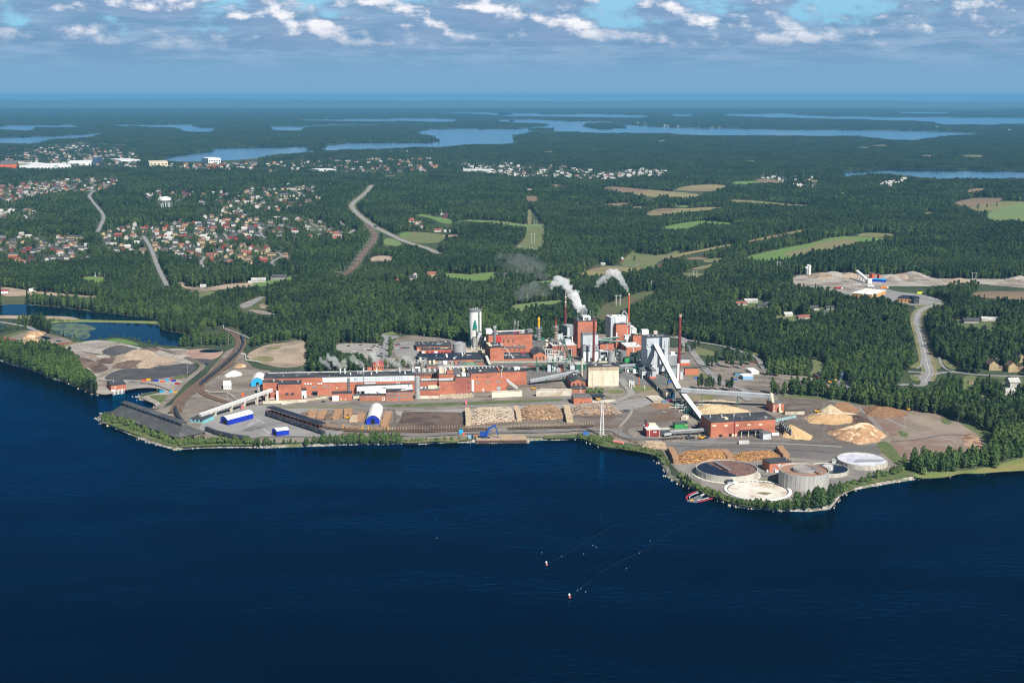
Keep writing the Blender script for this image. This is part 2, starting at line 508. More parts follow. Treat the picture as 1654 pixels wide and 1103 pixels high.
lake('far_lake',[('t',495,525),('t',690,526),('t',705,510),('t',1000,514),('t',1635,523),('_',1850,277),('_',1850,289),('t',1635,572),('t',1400,573),('t',1150,577),('t',1000,566),('t',880,550),('t',700,540),('t',560,556),('t',500,563)])
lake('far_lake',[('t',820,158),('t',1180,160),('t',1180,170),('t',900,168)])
# wooded islands of the far bay: keep trees on them
for isl in([('s',480,250),('s',500,236),('s',600,232),('s',700,240),('s',730,256),('s',600,262)],[('s',150,272),('s',200,264),('s',270,268),('s',260,278),('s',180,280)],[('r',380,388),('r',430,380),('r',480,388),('r',430,395)]):
 cover_m|=poly_mask([px(*p)for p in isl])
 sheet('island','_',[px(*p)for p in isl],M_floor,dz=0.5,it=2)
 # ponds beside the rail causeway
lake('pond',[('7',-900,180),('7',0,122),('7',130,111),('7',330,125),('7',600,151),('7',900,192),('7',1150,217),('7',1365,246),('7',1350,256),('7',1000,250),('7',720,243),('7',450,208),('7',150,203),('7',0,205),('7',-900,260)],M_pond,6)
lake('pond',[('7',380,290),('7',500,268),('7',700,266),('7',1000,270),('7',1340,282),('7',1365,322),('7',1450,345),('7',1576,365),('7',1640,400),('7',1620,455),('7',1480,470),('7',1380,462),('7',1250,445),('7',1180,425),('7',1000,388),('7',820,413),('7',690,422),('7',500,372)],M_pond,4)
lake('pond',[('7',-300,290),('7',0,285),('7',60,300),('7',50,330),('7',0,340),('7',-300,360)],M_pond,4)
M_weed=mat('water_weed',(0.105,0.150,0.085),(0.030,0.065,0.085),0.09,0.6,0.2,lo=0.5,hi=0.6,stretch=(1,0.6,1))
sheet('reed_bed','7',[(380,292),(560,272),(700,274),(840,318),(740,350),(780,380),(700,420),(600,398),(520,372)],M_weed,dz=0.08,it=2)
clear('7',[(-200,270),(60,290),(230,330),(330,345),(700,430),(830,410),(1000,390),(1200,425),(1480,470),(1600,470),(1750,300),(1980,400),(1900,560),(1600,800),(1300,990),(1060,850),(860,890),(800,770),(600,560),(420,470),(210,500),(0,470),(-200,480)],4)
clear('7',[(-200,200),(150,205),(450,208),(720,245),(1360,255),(1360,285),(1000,270),(500,268),(230,260),(0,240),(-200,260)],4)
# ---- ground patches of the left bank
sheet('reed_bank','7',[(230,270),(450,245),(720,243),(1000,252),(1360,256),(1365,280),(1000,269),(700,264),(480,268),(380,292),(250,300)],M_reed,dz=0.10)
sheet('sand_bank','7',[(-300,210),(0,205),(200,212),(450,215),(560,215),(700,238),(600,246),(420,240),(230,240),(0,232),(-300,240)],M_sand,dz=0.14)
sheet('bark_yard','7',[(-300,380),(0,420),(60,400),(190,345),(260,330),(330,345),(470,375),(640,430),(560,445),(420,460),(200,480),(100,470),(-300,500)],M_gravel)
sheet('bark_bed','7',[(200,478),(420,448),(600,430),(640,434),(560,452),(380,480),(230,510),(205,505)],M_red)
sheet('grass_bank','7',[(10,390),(60,370),(200,335),(235,340),(180,365),(60,395)],M_grass)
sheet('grass_bank','7',[(300,495),(480,470),(610,505),(660,560),(600,600),(480,580),(380,560)],M_grass)
sheet('grass_bank','7',[(490,468),(640,432),(690,432),(600,470),(620,510),(560,500)],M_dry)
sheet('grass_bank','7',[(880,420),(1000,402),(1120,425),(1200,465),(1090,450),(980,430)],M_fgreen)
sheet('gravel_yard','7',[(530,480),(620,450),(800,414),(940,425),(1080,450),(1180,478),(1260,495),(1400,490),(1600,490),(1660,520),(1700,600),(1560,640),(1540,720),(1600,760),(1400,990),(1300,1000),(1335,965),(1180,905),(1290,875),(1395,858),(1390,838),(1300,820),(1180,822),(1060,843),(975,866),(860,884),(720,830),(830,750),(800,700),(640,590),(700,560),(610,520)],M_pale,it=1)
sheet('dark_bank','7',[(900,490),(960,465),(1060,460),(1110,490),(1020,520),(940,520)],M_ash)
sheet('brown_bank','7',[(610,600),(700,560),(820,600),(950,655),(820,712),(760,650)],M_bark)
sheet('sand_heap_ground','7',[(690,560),(800,540),(1000,540),(1200,550),(1500,590),(1300,640),(1000,650),(860,600)],M_sand)
sheet('sand_slope','7',[(980,600),(1200,605),(1510,600),(1480,625),(1200,645),(1000,655)],mat('tan_sand',(0.33,0.25,0.185),(0.27,0.20,0.15),0.05))
sheet('white_sand','7',[(1250,560),(1330,550),(1375,562),(1290,572)],mat('white_lime',(0.72,0.70,0.65)))
sheet('ash_bank','7',[(850,750),(1000,660),(1250,650),(1480,625),(1576,610),(1680,640),(1600,710),(1400,740),(1200,755),(1000,755)],M_ash)
sheet('grass_bank','7',[(1420,740),(1580,712),(1620,715),(1560,740),(1480,750)],M_grass)
sheet('grass_bank','6',[(440,600),(480,590),(640,590),(620,630),(570,680),(530,640)],M_grass)
sheet('bark_basin','6',[(740,240),(830,215),(1050,225),(1060,250),(1000,300),(860,320),(760,290)],mat('pink_bark',(0.38,0.25,0.20),(0.30,0.20,0.16),0.05))
sheet('pond','6',[(850,245),(880,226),(960,222),(1040,228),(1050,240),(960,250)],M_pond)
sheet('wet_ground','6',[(790,295),(960,300),(990,320),(940,350),(860,340),(820,310)],M_ash)
sheet('pond','6',[(890,340),(930,335),(935,347),(900,350)],M_pond)
sheet('track','7',[(815,728),(960,650),(1005,652),(850,742)],M_gravel)
sheet('pond','B',[(510,345),(560,340),(650,360),(640,380),(570,378)],M_pond)
sheet('pond','B',[(700,400),(740,392),(790,396),(770,410),(720,410)],M_pond)
# ---- the mill site
SITE=[(158,680),(175,669),(250,664),(300,645),(345,590),(372,560),(395,566),(400,590),(430,600),(500,603),(540,600),(600,600),(625,560),(650,540),(700,545),(760,552),(800,556),(880,556),(905,540),(1000,540),(1040,552),(1080,562),(1110,560),(1140,590),(1165,600),(1250,604),(1290,612),(1340,618),(1345,634),(1300,634),(1262,636),(1340,645),(1400,655),(1480,666),(1520,670),(1570,692),(1600,716),(1592,735),(1540,742),(1475,744),(1450,762),(1415,772),(1375,786),(1350,800),(1330,808),(1290,816),(1210,812),(1180,802),(1140,790),(1102,768),(1080,745),(1066,722),(1040,720),(1000,714),(960,705),(900,704),(850,706),(770,707),(650,711),(560,712),(430,716),(300,719),(285,720),(230,704),(190,690)]
clear('_',SITE,7)
sheet('mill_yard','_',SITE,M_gravel,it=1)
sheet('asphalt_yard','_',[(318,690),(345,668),(400,655),(440,655),(500,660),(540,655),(560,690),(548,706),(440,707),(330,702)],mat('yard_asphalt',(0.27,0.262,0.255),(0.225,0.22,0.215),0.03,0.85,0.10))
sheet('asphalt_patch','k',[(-120,520),(0,455),(250,410),(420,385),(550,380),(480,420),(250,470),(0,530)],M_asph)
sheet('mill_street','_',[(420,650),(440,652),(540,652),(700,650),(900,644),(940,640),(940,646),(900,651),(700,657),(560,660),(440,660)],M_asph,it=1)
sheet('mill_street','_',[(545,668),(760,660),(900,653),(990,650),(1060,640),(1050,655),(1010,662),(900,664),(760,670),(700,673),(560,676)],mat('street_grey',(0.30,0.29,0.28),(0.25,0.24,0.235),0.03))
sheet('grass_strip','l',[(400,135),(700,120),(1200,105),(1650,90),(1650,135),(1200,148),(800,160),(500,158)],M_grass)
sheet('grass_strip','m',[(0,90),(700,62),(1250,48),(1560,35),(1560,68),(1100,88),(600,110),(0,130)],M_grass)
sheet('grass_strip','k',[(360,160),(420,150),(1650,135),(1650,165),(1000,168),(450,175)],M_dry)
sheet('log_yard','_',[(500,690),(478,670),(500,662),(560,662),(650,666),(655,692),(560,690)],mat('chip_gravel',(0.175,0.142,0.118),(0.23,0.20,0.175),0.05,c3=(0.15,0.11,0.085),scale3=0.04))
sheet('bark_yard','l',[(735,220),(800,222),(1200,235),(1720,235),(1760,330),(1740,470),(1200,480),(800,488),(600,492),(650,430),(715,330)],M_bark)
sheet('bark_yard','m',[(100,420),(200,250),(800,190),(1500,200),(1560,330),(1650,400),(1500,420),(950,410),(500,450)],mat('log_yard_ground',(0.185,0.150,0.125),(0.145,0.115,0.095),0.04))
sheet('bark_yard','3',[(130,1000),(280,910),(600,960),(960,900),(1030,960),(1090,1030),(900,1040),(700,1060),(560,1090),(420,1060),(200,1060)],mat('bark_street',(0.145,0.120,0.104),(0.19,0.165,0.147),0.04,c3=(0.14,0.095,0.07),scale3=0.025))
sheet('wet_patch','n',[(1150,205),(1210,195),(1270,215),(1230,240),(1180,235)],M_ash)
sheet('wet_patch','l',[(900,245),(1060,235),(1070,262),(930,258)],M_ash)
sheet('wet_patch','l',[(1140,288),(1230,285),(1260,305),(1200,312)],M_ash)
sheet('wet_patch','l',[(1530,260),(1640,245),(1680,300),(1600,310)],M_ash)
sheet('dark_street','_',[(1080,722),(1100,712),(1160,708),(1300,712),(1380,722),(1420,716),(1430,735),(1380,742),(1300,742),(1180,728),(1110,728)],mat('wet_asphalt',(0.135,0.126,0.120),(0.165,0.155,0.147),0.03,c3=(0.13,0.12,0.115),scale3=0.02),it=1)
sheet('dark_street','_',[(1035,700),(1050,688),(1065,715),(1110,716),(1160,704),(1150,722),(1080,724),(1050,720)],M_asph,it=1)
sheet('asphalt_yard','_',[(775,602),(790,566),(850,560),(900,556),(960,550),(1040,556),(1090,600),(1085,622),(1040,632),(1000,628),(950,612),(900,606),(860,622),(830,604)],mat('core_asphalt',(0.135,0.128,0.122),(0.175,0.165,0.155),0.06,0.9,0.2),it=1)
# chip yard on the right
sheet('chip_yard','o',[(130,380),(350,392),(800,415),(1150,450),(1290,500),(1440,590),(1654,760),(1654,1000),(1500,1080),(1000,1060),(500,1040),(350,1030),(220,920),(150,720),(240,640),(230,480)],mat('chip_yard_ground',(0.135,0.110,0.095),(0.175,0.148,0.128),0.03,c3=(0.12,0.085,0.065),scale3=0.03),it=1)
sheet('perimeter_road','o',[(900,425),(1150,448),(1290,500),(1450,590),(1654,750),(1700,840),(1680,960),(1600,1030),(1520,1075),(1500,1050),(1570,990),(1610,900),(1600,800),(1500,690),(1380,580),(1260,510),(1100,470),(900,445)],mat('perimeter_gravel',(0.235,0.22,0.207),(0.19,0.177,0.165),0.04),it=1)
sheet('bark_yard','5',[(170,230),(300,235),(560,270),(760,285),(800,330),(900,365),(1000,420),(1080,500),(1085,545),(1000,540),(850,560),(700,590),(540,605),(480,580),(400,490),(440,470),(380,420),(320,340),(230,260)],mat('spread_bark',(0.215,0.170,0.130),(0.285,0.240,0.192),0.025,0.95,0.2,c3=(0.21,0.145,0.115),scale3=0.016),it=1)
sheet('bark_yard','5',[(180,235),(300,240),(480,280),(560,300),(420,330),(500,400),(440,455),(380,410),(310,330),(240,265)],mat('brown_bark',(0.19,0.128,0.102),(0.235,0.165,0.135),0.03),it=1)
sheet('bark_yard','5',[(520,430),(700,400),(900,395),(960,430),(900,470),(700,470),(560,460)],mat('brown_bark2',(0.235,0.175,0.148),(0.28,0.215,0.185),0.03))
sheet('bark_yard','5',[(900,440),(980,420),(1050,480),(1060,525),(960,540),(920,500)],mat('burnt_bark',(0.42,0.27,0.175),(0.19,0.115,0.085),0.06,lo=0.45,hi=0.55))
for pts in([(310,490),(400,470),(480,580),(540,610),(550,660),(470,640),(400,590),(340,540)],[(460,410),(500,405),(550,440),(500,455)],[(890,355),(960,360),(1060,400),(1140,440),(1120,540),(1085,545),(1085,500),(1000,415)],[(750,320),(800,318),(850,355),(780,365)]):
 sheet('grass_bank','5',pts,M_grass)
 clear('5',pts,0)
sheet('grass_bank','o',[(130,360),(400,345),(560,355),(800,385),(1100,430),(1400,470),(1654,500),(1654,540),(1400,500),(1100,450),(800,410),(400,385),(150,380)],M_grass)
sheet('grass_bank','f',[(230,660),(300,600),(700,660),(800,740),(760,770),(550,765),(330,740)],M_dry)
sheet('grass_bank','f',[(1230,800),(1604,780),(1654,830),(1604,870),(1330,880),(1270,860)],M_dry)
sheet('grass_bank','f',[(1100,320),(1340,320),(1520,470),(1604,560),(1500,490),(1200,490),(1180,470),(1390,450)],M_dry)
sheet('grass_bank','e',[(1180,720),(1380,690),(1490,720),(1450,760),(1250,760)],M_dry)
sheet('asphalt_patch','e',[(1400,430),(1600,460),(1900,520),(1950,590),(1600,620),(1440,580)],M_asph)
sheet('chip_ground','z',[(230,985),(400,970),(560,985),(600,1005),(400,1020),(240,1015)],mat('white_chips',(0.62,0.56,0.46)))
# ground round the round tanks
sheet('tank_yard','_',[(1085,745),(1110,738),(1200,745),(1290,745),(1340,745),(1430,742),(1440,752),(1400,768),(1370,783),(1330,795),(1290,806),(1220,806),(1165,795),(1130,780),(1100,762)],mat('tank_gravel',(0.25,0.233,0.213),(0.20,0.185,0.168),0.04,c3=(0.175,0.165,0.16),scale3=0.025),it=1)
sheet('grass_bank','p',[(670,640),(740,600),(780,560),(1000,520),(1300,500),(1440,500),(1580,640),(1620,700),(1560,740),(1480,780),(1250,800),(1000,790),(800,740)],M_dry)
sheet('grass_bank','p',[(0,460),(100,520),(200,560),(400,640),(520,700),(650,750),(800,800),(1000,830),(1300,850),(1654,850),(1654,930),(1230,925),(900,895),(700,830),(520,760),(420,745),(200,625),(0,510)],M_grass,it=1)
sheet('grass_bank','5',[(0,830),(100,760),(280,730),(470,690),(560,650),(600,680),(560,720),(300,765),(150,800),(60,850),(0,905)],M_grass,it=1)
sheet('reed_shore','5',[(560,700),(700,690),(820,690),(960,680),(1150,640),(1332,590),(1420,600),(1420,675),(1150,690),(1030,702),(900,698),(800,728),(600,736)],M_reed,it=1)
sheet('reed_shore','5',[(960,690),(1120,655),(1332,628),(1420,640),(1420,678),(1200,684),(1040,700)],mat('yellow_reed',(0.25,0.23,0.085),(0.20,0.20,0.07),0.06))
clear('5',[(540,690),(820,690),(1150,640),(1332,590),(1600,560),(1600,740),(540,760)],3)
clear('5',[(-60,880),(0,830),(280,730),(560,650),(560,740),(100,850),(-60,960)],3)
sheet('grass_bank','n',[(-1600,690),(-1300,650),(-1250,690),(-1600,700)],M_grass)
sheet('grass_bank','m',[(0,625),(120,625),(260,650),(0,665)],M_grass)
sheet('grass_bank','n',[(-60,590),(200,580),(560,560),(840,580),(1000,610),(1060,670),(1200,710),(1400,750),(1654,800),(1654,835),(1300,790),(1000,770),(850,745),(700,685),(640,655),(540,625),(300,620),(0,635)],M_grass,it=1)
sheet('grass_bank','g',[(0,790),(200,820),(450,860),(600,890),(700,930),(780,1020),(820,1103),(700,1103),(650,980),(400,910),(0,855)],M_grass,it=1)
sheet('grass_bank','6',[(60,790),(150,775),(400,850),(660,940),(690,985),(900,965),(1200,970),(1404,980),(1404,1000),(900,1005),(690,1020),(550,985),(300,895),(100,820)],M_grass,it=1)
sheet('grass_bank','l',[(740,650),(1000,640),(1250,640),(1654,620),(1654,660),(1250,670),(1000,690),(740,700)],M_dry)
# sand lot and car parks behind the mill
sheet('sand_lot','1',[(-20,480),(120,410),(260,400),(330,380),(395,385),(410,470),(400,560),(240,575),(110,545),(20,520)],M_sand)
sheet('grass_bank','1',[(110,435),(190,420),(240,432),(170,448)],M_dry)
sheet('grass_bank','1',[(20,505),(110,490),(190,500),(170,530),(40,530)],M_dry)
clear('1',[(-40,480),(120,405),(330,375),(410,385),(420,560),(240,585),(0,540)],14)
sheet('car_park','1',[(600,402),(900,402),(925,420),(920,500),(880,540),(820,520),(760,470),(650,470),(600,440)],mat('car_park_asphalt',(0.31,0.295,0.27),(0.26,0.25,0.235),0.03),it=1)
clear('1',[(600,404),(930,404),(930,500),(840,530),(760,470),(600,470)],13)
sheet('access_road','1',[(915,335),(960,345),(1040,350),(1040,365),(990,372),(970,400),(975,520),(915,520),(925,400),(945,370),(905,345)],M_road,it=1)
clear('1',[(905,330),(1050,345),(1050,370),(1000,375),(985,520),(905,520),(930,380)],13)
sheet('car_park','1',[(1030,390),(1190,395),(1190,500),(1020,510),(1000,440)],mat('car_park_asphalt2',(0.27,0.26,0.25),(0.22,0.215,0.21),0.03),it=1)
clear('1',[(1020,392),(1250,395),(1250,510),(1010,510)],11)
sheet('grass_bank','1',[(915,335),(1010,320),(1040,340),(960,345)],M_fgreen)
clear('1',[(915,335),(1010,320),(1040,345),(960,348)],12)
# ---- fields of the countryside
FIELDS=[('x',[(160,105),(250,150),(330,165),(460,180),(700,190),(810,160),(700,148),(470,128)],'ftan'),('x',[(30,108),(140,100),(210,105),(450,126),(240,152),(150,140)],'fbrn'),('x',[(580,122),(700,92),(880,80),(1000,95),(870,140),(700,132)],'ftan'),('x',[(1000,80),(1060,58),(1260,60),(1230,78),(1060,90)],'fgreen'),('x',[(1180,50),(1300,40),(1410,60),(1400,74),(1240,74)],'fbrn'),('x',[(370,305),(460,265),(560,262),(700,262),(850,250),(980,262),(820,276),(600,296),(440,318)],'ftan'),('x',[(450,270),(560,262),(640,268),(560,285),(450,292)],'fbrn'),('x',[(260,258),(330,248),(390,252),(370,264)],'ftan'),('x',[(70,232),(200,220),(280,226),(160,244)],'fbrn'),('x',[(1000,195),(1200,205),(1500,235),(1609,238),(1609,250),(1400,240),(1150,222),(1010,212)],'dry'),('x',[(500,412),(540,392),(700,362),(810,352),(950,366),(1050,372),(940,386),(840,368),(760,385),(700,408),(600,424)],'fgreen'),('x',[(480,628),(620,600),(780,572),(1000,528),(1060,530),(900,562),(740,592),(640,618),(560,634)],'ftan'),('x',[(1120,508),(1250,480),(1450,440),(1560,418),(1580,424),(1440,456),(1300,482),(1190,508)],'ftan'),('x',[(1090,635),(1250,590),(1450,548),(1609,522),('y',160,440),('y',300,420),('y',600,437),('y',580,452),('y',430,462),('y',330,490),('x',1609,600),(1420,645),(1300,655)],'fgreen'),('x',[(1390,600),(1500,570),(1609,545),('y',150,460),('y',300,440),('y',430,455),('y',320,490),('x',1609,598),(1470,620)],'fbrn2'),('y',[(370,415),(450,395),(680,405),(640,428),(440,428)],'dry'),('x',[(-130,760),(0,700),(140,690),(300,700),(400,712),(240,740),(160,752),(0,760)],'ftan'),('x',[(170,680),(240,620),(300,570),(330,600),(460,610),(560,600),(620,570),(650,590),(500,640),(440,690),(520,700),(440,712),(300,700)],'dgrass'),('x',[(700,715),(800,690),(880,675),(860,700),(780,718)],'dry'),('x',[(640,745),(740,738),(830,750),(780,772),(680,765)],'dgrass'),('x',[(0,1090),(60,985),(190,940),(340,885),(470,870),(440,900),(300,945),(240,1000),(100,1090)],'dbrn'),('x',[(660,640),(740,620),(860,628),(800,645)],'fbrn'),('x',[(800,640),(960,630),(940,652),(820,668)],'dry'),('w',[(150,280),(200,268),(300,290),(440,310),(430,350),(350,340),(270,300)],'fgreen'),('w',[(440,330),(560,312),(680,318),(830,325),(1000,350),(1160,345),(1155,395),(1010,400),(980,372),(830,352),(640,330)],'fgreen2'),('w',[(20,420),(110,405),(250,412),(400,430),(380,450),(350,490),(220,500),(130,490),(30,450)],'dgrass'),('w',[(20,440),(40,412),(110,405),(120,420),(60,455)],'fgreen'),('w',[(330,440),(420,430),(510,435),(440,450)],'sand'),('w',[(380,722),(560,740),(650,730),(785,712),(780,765),(640,790),(540,780),(390,760)],'fgreen'),('w',[(1060,800),(1180,785),(1380,760),(1300,800),(1200,800)],'fgreen'),('w',[(890,975),(1000,965),(1100,950),(1290,935),(1300,960),(1000,990),(990,1030),(900,1030)],'fgreen2'),('w',[(1000,130),(1100,130),(1105,170),(1010,170)],'fbrn'),('w',[(1010,360),(1160,370),(1150,520),(1080,560),(900,540),(1000,470)],'dgrass'),('w',[(1005,72),(1060,70),(1060,88),(1010,88)],'sand'),('w',[(1200,40),(1260,38),(1310,60),(1200,64)],'fbrn'),('w',[(1020,230),(1045,230),(1050,350),(1015,350)],'dry'),('y',[(1070,185),(1180,155),(1280,138),(1480,140),(1460,160),(1350,185),(1180,212)],'fbrn'),('y',[(1180,212),(1350,185),(1470,160),(1654,165),(1627,200),(1400,230),(1280,240)],'dry'),('y',[(1345,285),(1370,230),(1640,165),(1900,140),(1900,330),(1640,325),(1550,300),(1440,310)],'fgreen2'),('y',[(1200,80),(1290,65),(1360,70),(1290,100),(1220,108)],'fbrn'),('v',[(0,860),(120,830),(260,808),(450,800),(480,828),(400,835),(200,850),(0,880)],'sand'),('v',[(380,820),(500,795),(600,775),(790,735),(800,740),(700,790),(620,800),(500,835)],'fgreen'),('v',[(0,880),(150,860),(100,900),(0,920)],'dgrass'),('v',[(1430,470),(1480,450),(1583,490),(1560,520),(1440,510)],'fgreen2'),('v',[(1330,610),(1400,590),(1520,598),(1500,640),(1400,630),(1340,640)],'sand'),('v',[(310,975),(400,940),(500,912),(505,925),(470,945),(380,1000),(340,1000)],'road'),('v',[(460,970),(540,960),(560,985),(500,1010)],'sand'),('v',[(380,1005),(480,1015),(590,1040),(560,1055),(450,1040)],'sand'),('u',[(630,765),(700,750),(820,762),(810,800),(700,798)],'fgreen'),('u',[(0,830),(140,850),(300,870),(420,880),(660,905),(800,905),(660,920),(300,895),(180,905),(0,910)],'sand'),('u',[(1370,800),(1430,795),(1450,835),(1583,840),(1583,858),(1450,860)],'sand'),('y',[(-100,720),(100,692),(250,700),(390,705),(600,708),(800,708),(1000,740),(1300,740),(1700,745),(1700,810),(1500,800),(1250,770),(1000,790),(820,800),(600,790),(500,840),(320,860),(100,810),(-100,790)],'pale'),('y',[(270,850),(350,820),(560,800),(700,840),(860,850),(1010,890),(1010,935),(900,955),(810,940),(690,920),(560,880),(340,870)],'road'),('y',[(1220,860),(1300,830),(1627,835),(1750,850),(1750,900),(1400,890)],'fbrn'),('y',[(810,935),(940,932),(880,960),(820,962)],'dry'),('A',[(590,230),(640,185),(640,260),(620,300),(660,440),(690,600),(720,720),(560,730),(600,700),(690,640)],'dry'),('A',[(870,640),(960,660),(1050,720),(1080,750),(960,740),(900,700)],'dgrass'),('A',[(760,620),(860,640),(880,740),(800,730)],'dgrass'),('A',[(1080,790),(1220,800),(1180,860),(1120,930),(1060,920)],'dgrass'),('A',[(1230,970),(1330,980),(1330,1030),(1240,1040)],'fgreen'),('A',[(1290,810),(1480,800),(1654,800),(1654,960),(1460,960),(1440,860)],'lawn'),('A',[(560,790),(690,790),(680,850),(600,850)],'dgrass'),('z',[(200,490),(330,520),(460,560),(400,590),(270,580),(210,540)],'dgrass'),('z',[(700,545),(820,560),(810,590),(720,575)],'dgrass'),('z',[(1260,600),(1400,650),(1340,740),(1240,760),(1300,680)],'dgrass'),('z',[(330,640),(500,620),(780,640),(800,700),(1000,750),(1250,765),(1330,790),(1330,860),(1150,800),(860,780),(560,700),(400,730)],'gravel'),('z',[(390,740),(560,700),(850,750),(900,790),(1100,860),(900,900),(600,860),(430,840)],'gravel'),('z',[(1430,790),(1600,790),(1640,860),(1560,890),(1440,850)],'asph'),('z',[(590,100),(720,75),(900,95),(890,150),(700,170),(600,150)],'lawn'),('z',[(940,225),(1150,215),(1270,245),(1240,275),(1100,275),(950,245)],'dgrass'),('z',[(1250,150),(1500,150),(1480,200),(1300,200)],'lawn'),('A',[(930,260),(1160,280),(1400,250),(1420,300),(1340,380),(1100,370),(940,310)],'lawn'),]
FM={'ftan':M_ftan,'fbrn':M_fbrn,'fgreen':M_fgreen,'dry':M_dry,'sand':M_sand,'road':M_road,'pale':M_pale,'gravel':M_gravel,'asph':M_asph,'lawn':M_lawn,'fbrn2':mat('mown_field',(0.190,0.175,0.090),(0.160,0.180,0.075),0.005,0.95,0.08),'dgrass':mat('meadow',(0.120,0.155,0.060),(0.155,0.160,0.075),0.012,0.95,0.15),'fgreen2':mat('pale_green_field',(0.155,0.210,0.085),(0.135,0.200,0.070),0.006,0.95,0.08,stretch=(1,5,1)),'dbrn':mat('brush_slope',(0.105,0.095,0.055),(0.085,0.115,0.045),0.02,0.95,0.25)}
for fr,pts,fm in FIELDS:
 pp=[]
 f0=fr
 for p in pts:
  if len(p)==3:
   f0=p[0]
   p=p[1:]
  pp.append(px(f0,*p))
 cover_m&=~drop_mask(poly_mask(pp),13.0)
 sheet({'road':'lay_by','sand':'sandy_ground','pale':'gravel_pit','lawn':'garden','gravel':'storage_yard','asph':'depot_yard'}.get(fm,'field'),'_',pp,FM[fm],it=2)
clear('q',[(1015,735),(1120,735),(1120,772),(1015,772)],18)
for fr,x,y,a,c_ in(('s',220,411,80,5),('s',1490,468,60,4),('t',600,385,90,4),('t',700,371,100,4),('t',980,435,110,4),('t',1250,436,150,4),('r',870,562,60,4),('r',1270,550,70,5),('s',840,720,90,5),('s',1080,748,60,5),('q',500,365,60,4),('r',520,575,50,4),('t',300,590,60,5),('y',240,110,90,6),('w',560,205,60,5),('w',1350,185,80,5),('y',900,250,60,5)):
 pp=[px(fr,x+a*math.cos(k),y+c_*math.sin(k)+a*.05*math.sin(2*k))for k in np.linspace(0,5.8,12)]
 cover_m&=~drop_mask(poly_mask(pp),8.0)
 sheet('clearing','_',pp,random.choice((M_dry,M_ftan,M_fgreen,FM['dgrass'])),it=1)
 # power line cutting: a lane through the trees
clear('w',[(1015,230),(1050,230),(1160,380),(1150,540),(1060,560),(900,530),(1000,460)],5)
clear('6',[(30,800),(120,640),(400,600),(560,640),(500,720),(690,990)],4)
clear('_',[(1040,735),(1075,725),(1110,760),(1180,800),(1200,830),(1040,800)],3)
clear('n',[(500,560),(1100,560),(1654,760),(1654,900),(500,700)],3)
# ---- roads
def road(name,fr,pts,wd,verge=5.0,m=None,hm=13.0,line=False):
 lp=smooth_line([G(fr,*p)if len(p)==2 else G(*p)for p in pts],2)
 lp=resample(lp,12.0)
 clear_line(lp,wd/2+verge,hm)
 LAYER[0]+=0.004
 dz=0.12+LAYER[0]
 if verge>2:
  vs,fs=ribbon(lp,wd+verge*1.6,GZ+dz-0.05)
  tag(mesh_obj('road_verge',vs,fs,M_dry),kind='structure')
 vs,fs=ribbon(lp,wd,GZ+dz)
 o=mesh_obj(name,vs,fs,m or M_road)
 tag(o,kind='structure')
 if line:
  vs,fs=ribbon(lp,0.35,GZ+dz+0.02)
  tag(mesh_obj('road_marking',vs,fs,M_line),kind='structure')
 return lp
road('road','u',[(735,85),(700,112),(688,130),(720,175),(770,232),(808,285),(795,330),(755,410)],9,2)
road('road','u',[(1110,440),(1130,470),(1165,522),(1190,590),(1215,660),(1250,740),(1295,825)],8,2)
HWY=road('highway','v',[(1345,45),(1325,80),(1270,130),(1215,170),(1185,205),(1215,250),(1280,305),(1360,365),(1450,410),(1583,475),('w',110,497),('w',230,530),('w',330,580)],12,5,line=True)
RB=road('road','A',[(870,115),(800,140),(690,168),(643,230),(642,300),(680,420),(712,560),(745,700),(770,770),(720,850)],10,5,line=True)
road('footpath','A',[(640,735),(700,700),(680,420)],3,1,hm=3)
road('footpath','A',[(855,625),(870,690),(920,745),(1000,760)],3.5,1)
road('road','A',[(560,762),(700,770),(800,790),(870,770),(1000,765),(1160,790),(1400,800),(1654,805)],7,2)
road('road','A',[(620,800),(680,800),(720,850),(700,900),(560,880),(480,890)],8,2)
road('road','d',[(1120,640),(1280,690),(1230,760),(1370,870),(1450,980),(1480,1040)],8,2)
road('road','z',[(195,520),(250,600),(330,700),(440,830),(640,870),(700,900),(640,930),(720,980)],9,2,M_road,8)
road('road','z',[(0,410),(100,430),(240,455),(400,480),(560,510),(720,570),(800,600),(830,680),(900,745)],6,2)
road('field_track','x',[(0,695),(200,690),(290,695),(330,680),(345,675)],4,1)
road('road','1',[(0,135),(60,100),(110,85)],8,2)
road('road','1',[(0,180),(80,185),(180,205)],6,2)
road('road','y',[(380,770),(560,815),(700,850),(1010,905)],10,1,hm=4)
road('street','v',[(200,420),(235,470)],6,1)
road('street','v',[(520,375),(475,395),(485,430),(520,455)],7,1)
road('street','v',[(880,345),(940,375)],7,1)
road('street','v',[(0,600),(60,600),(10,650),(70,700)],6,1)
road('street','v',[(610,565),(665,595),(560,640),(590,680)],6,1)
road('street','v',[(1100,330),(1135,360)],6,1)
road('street','v',[(1170,420),(1215,390)],9,1)
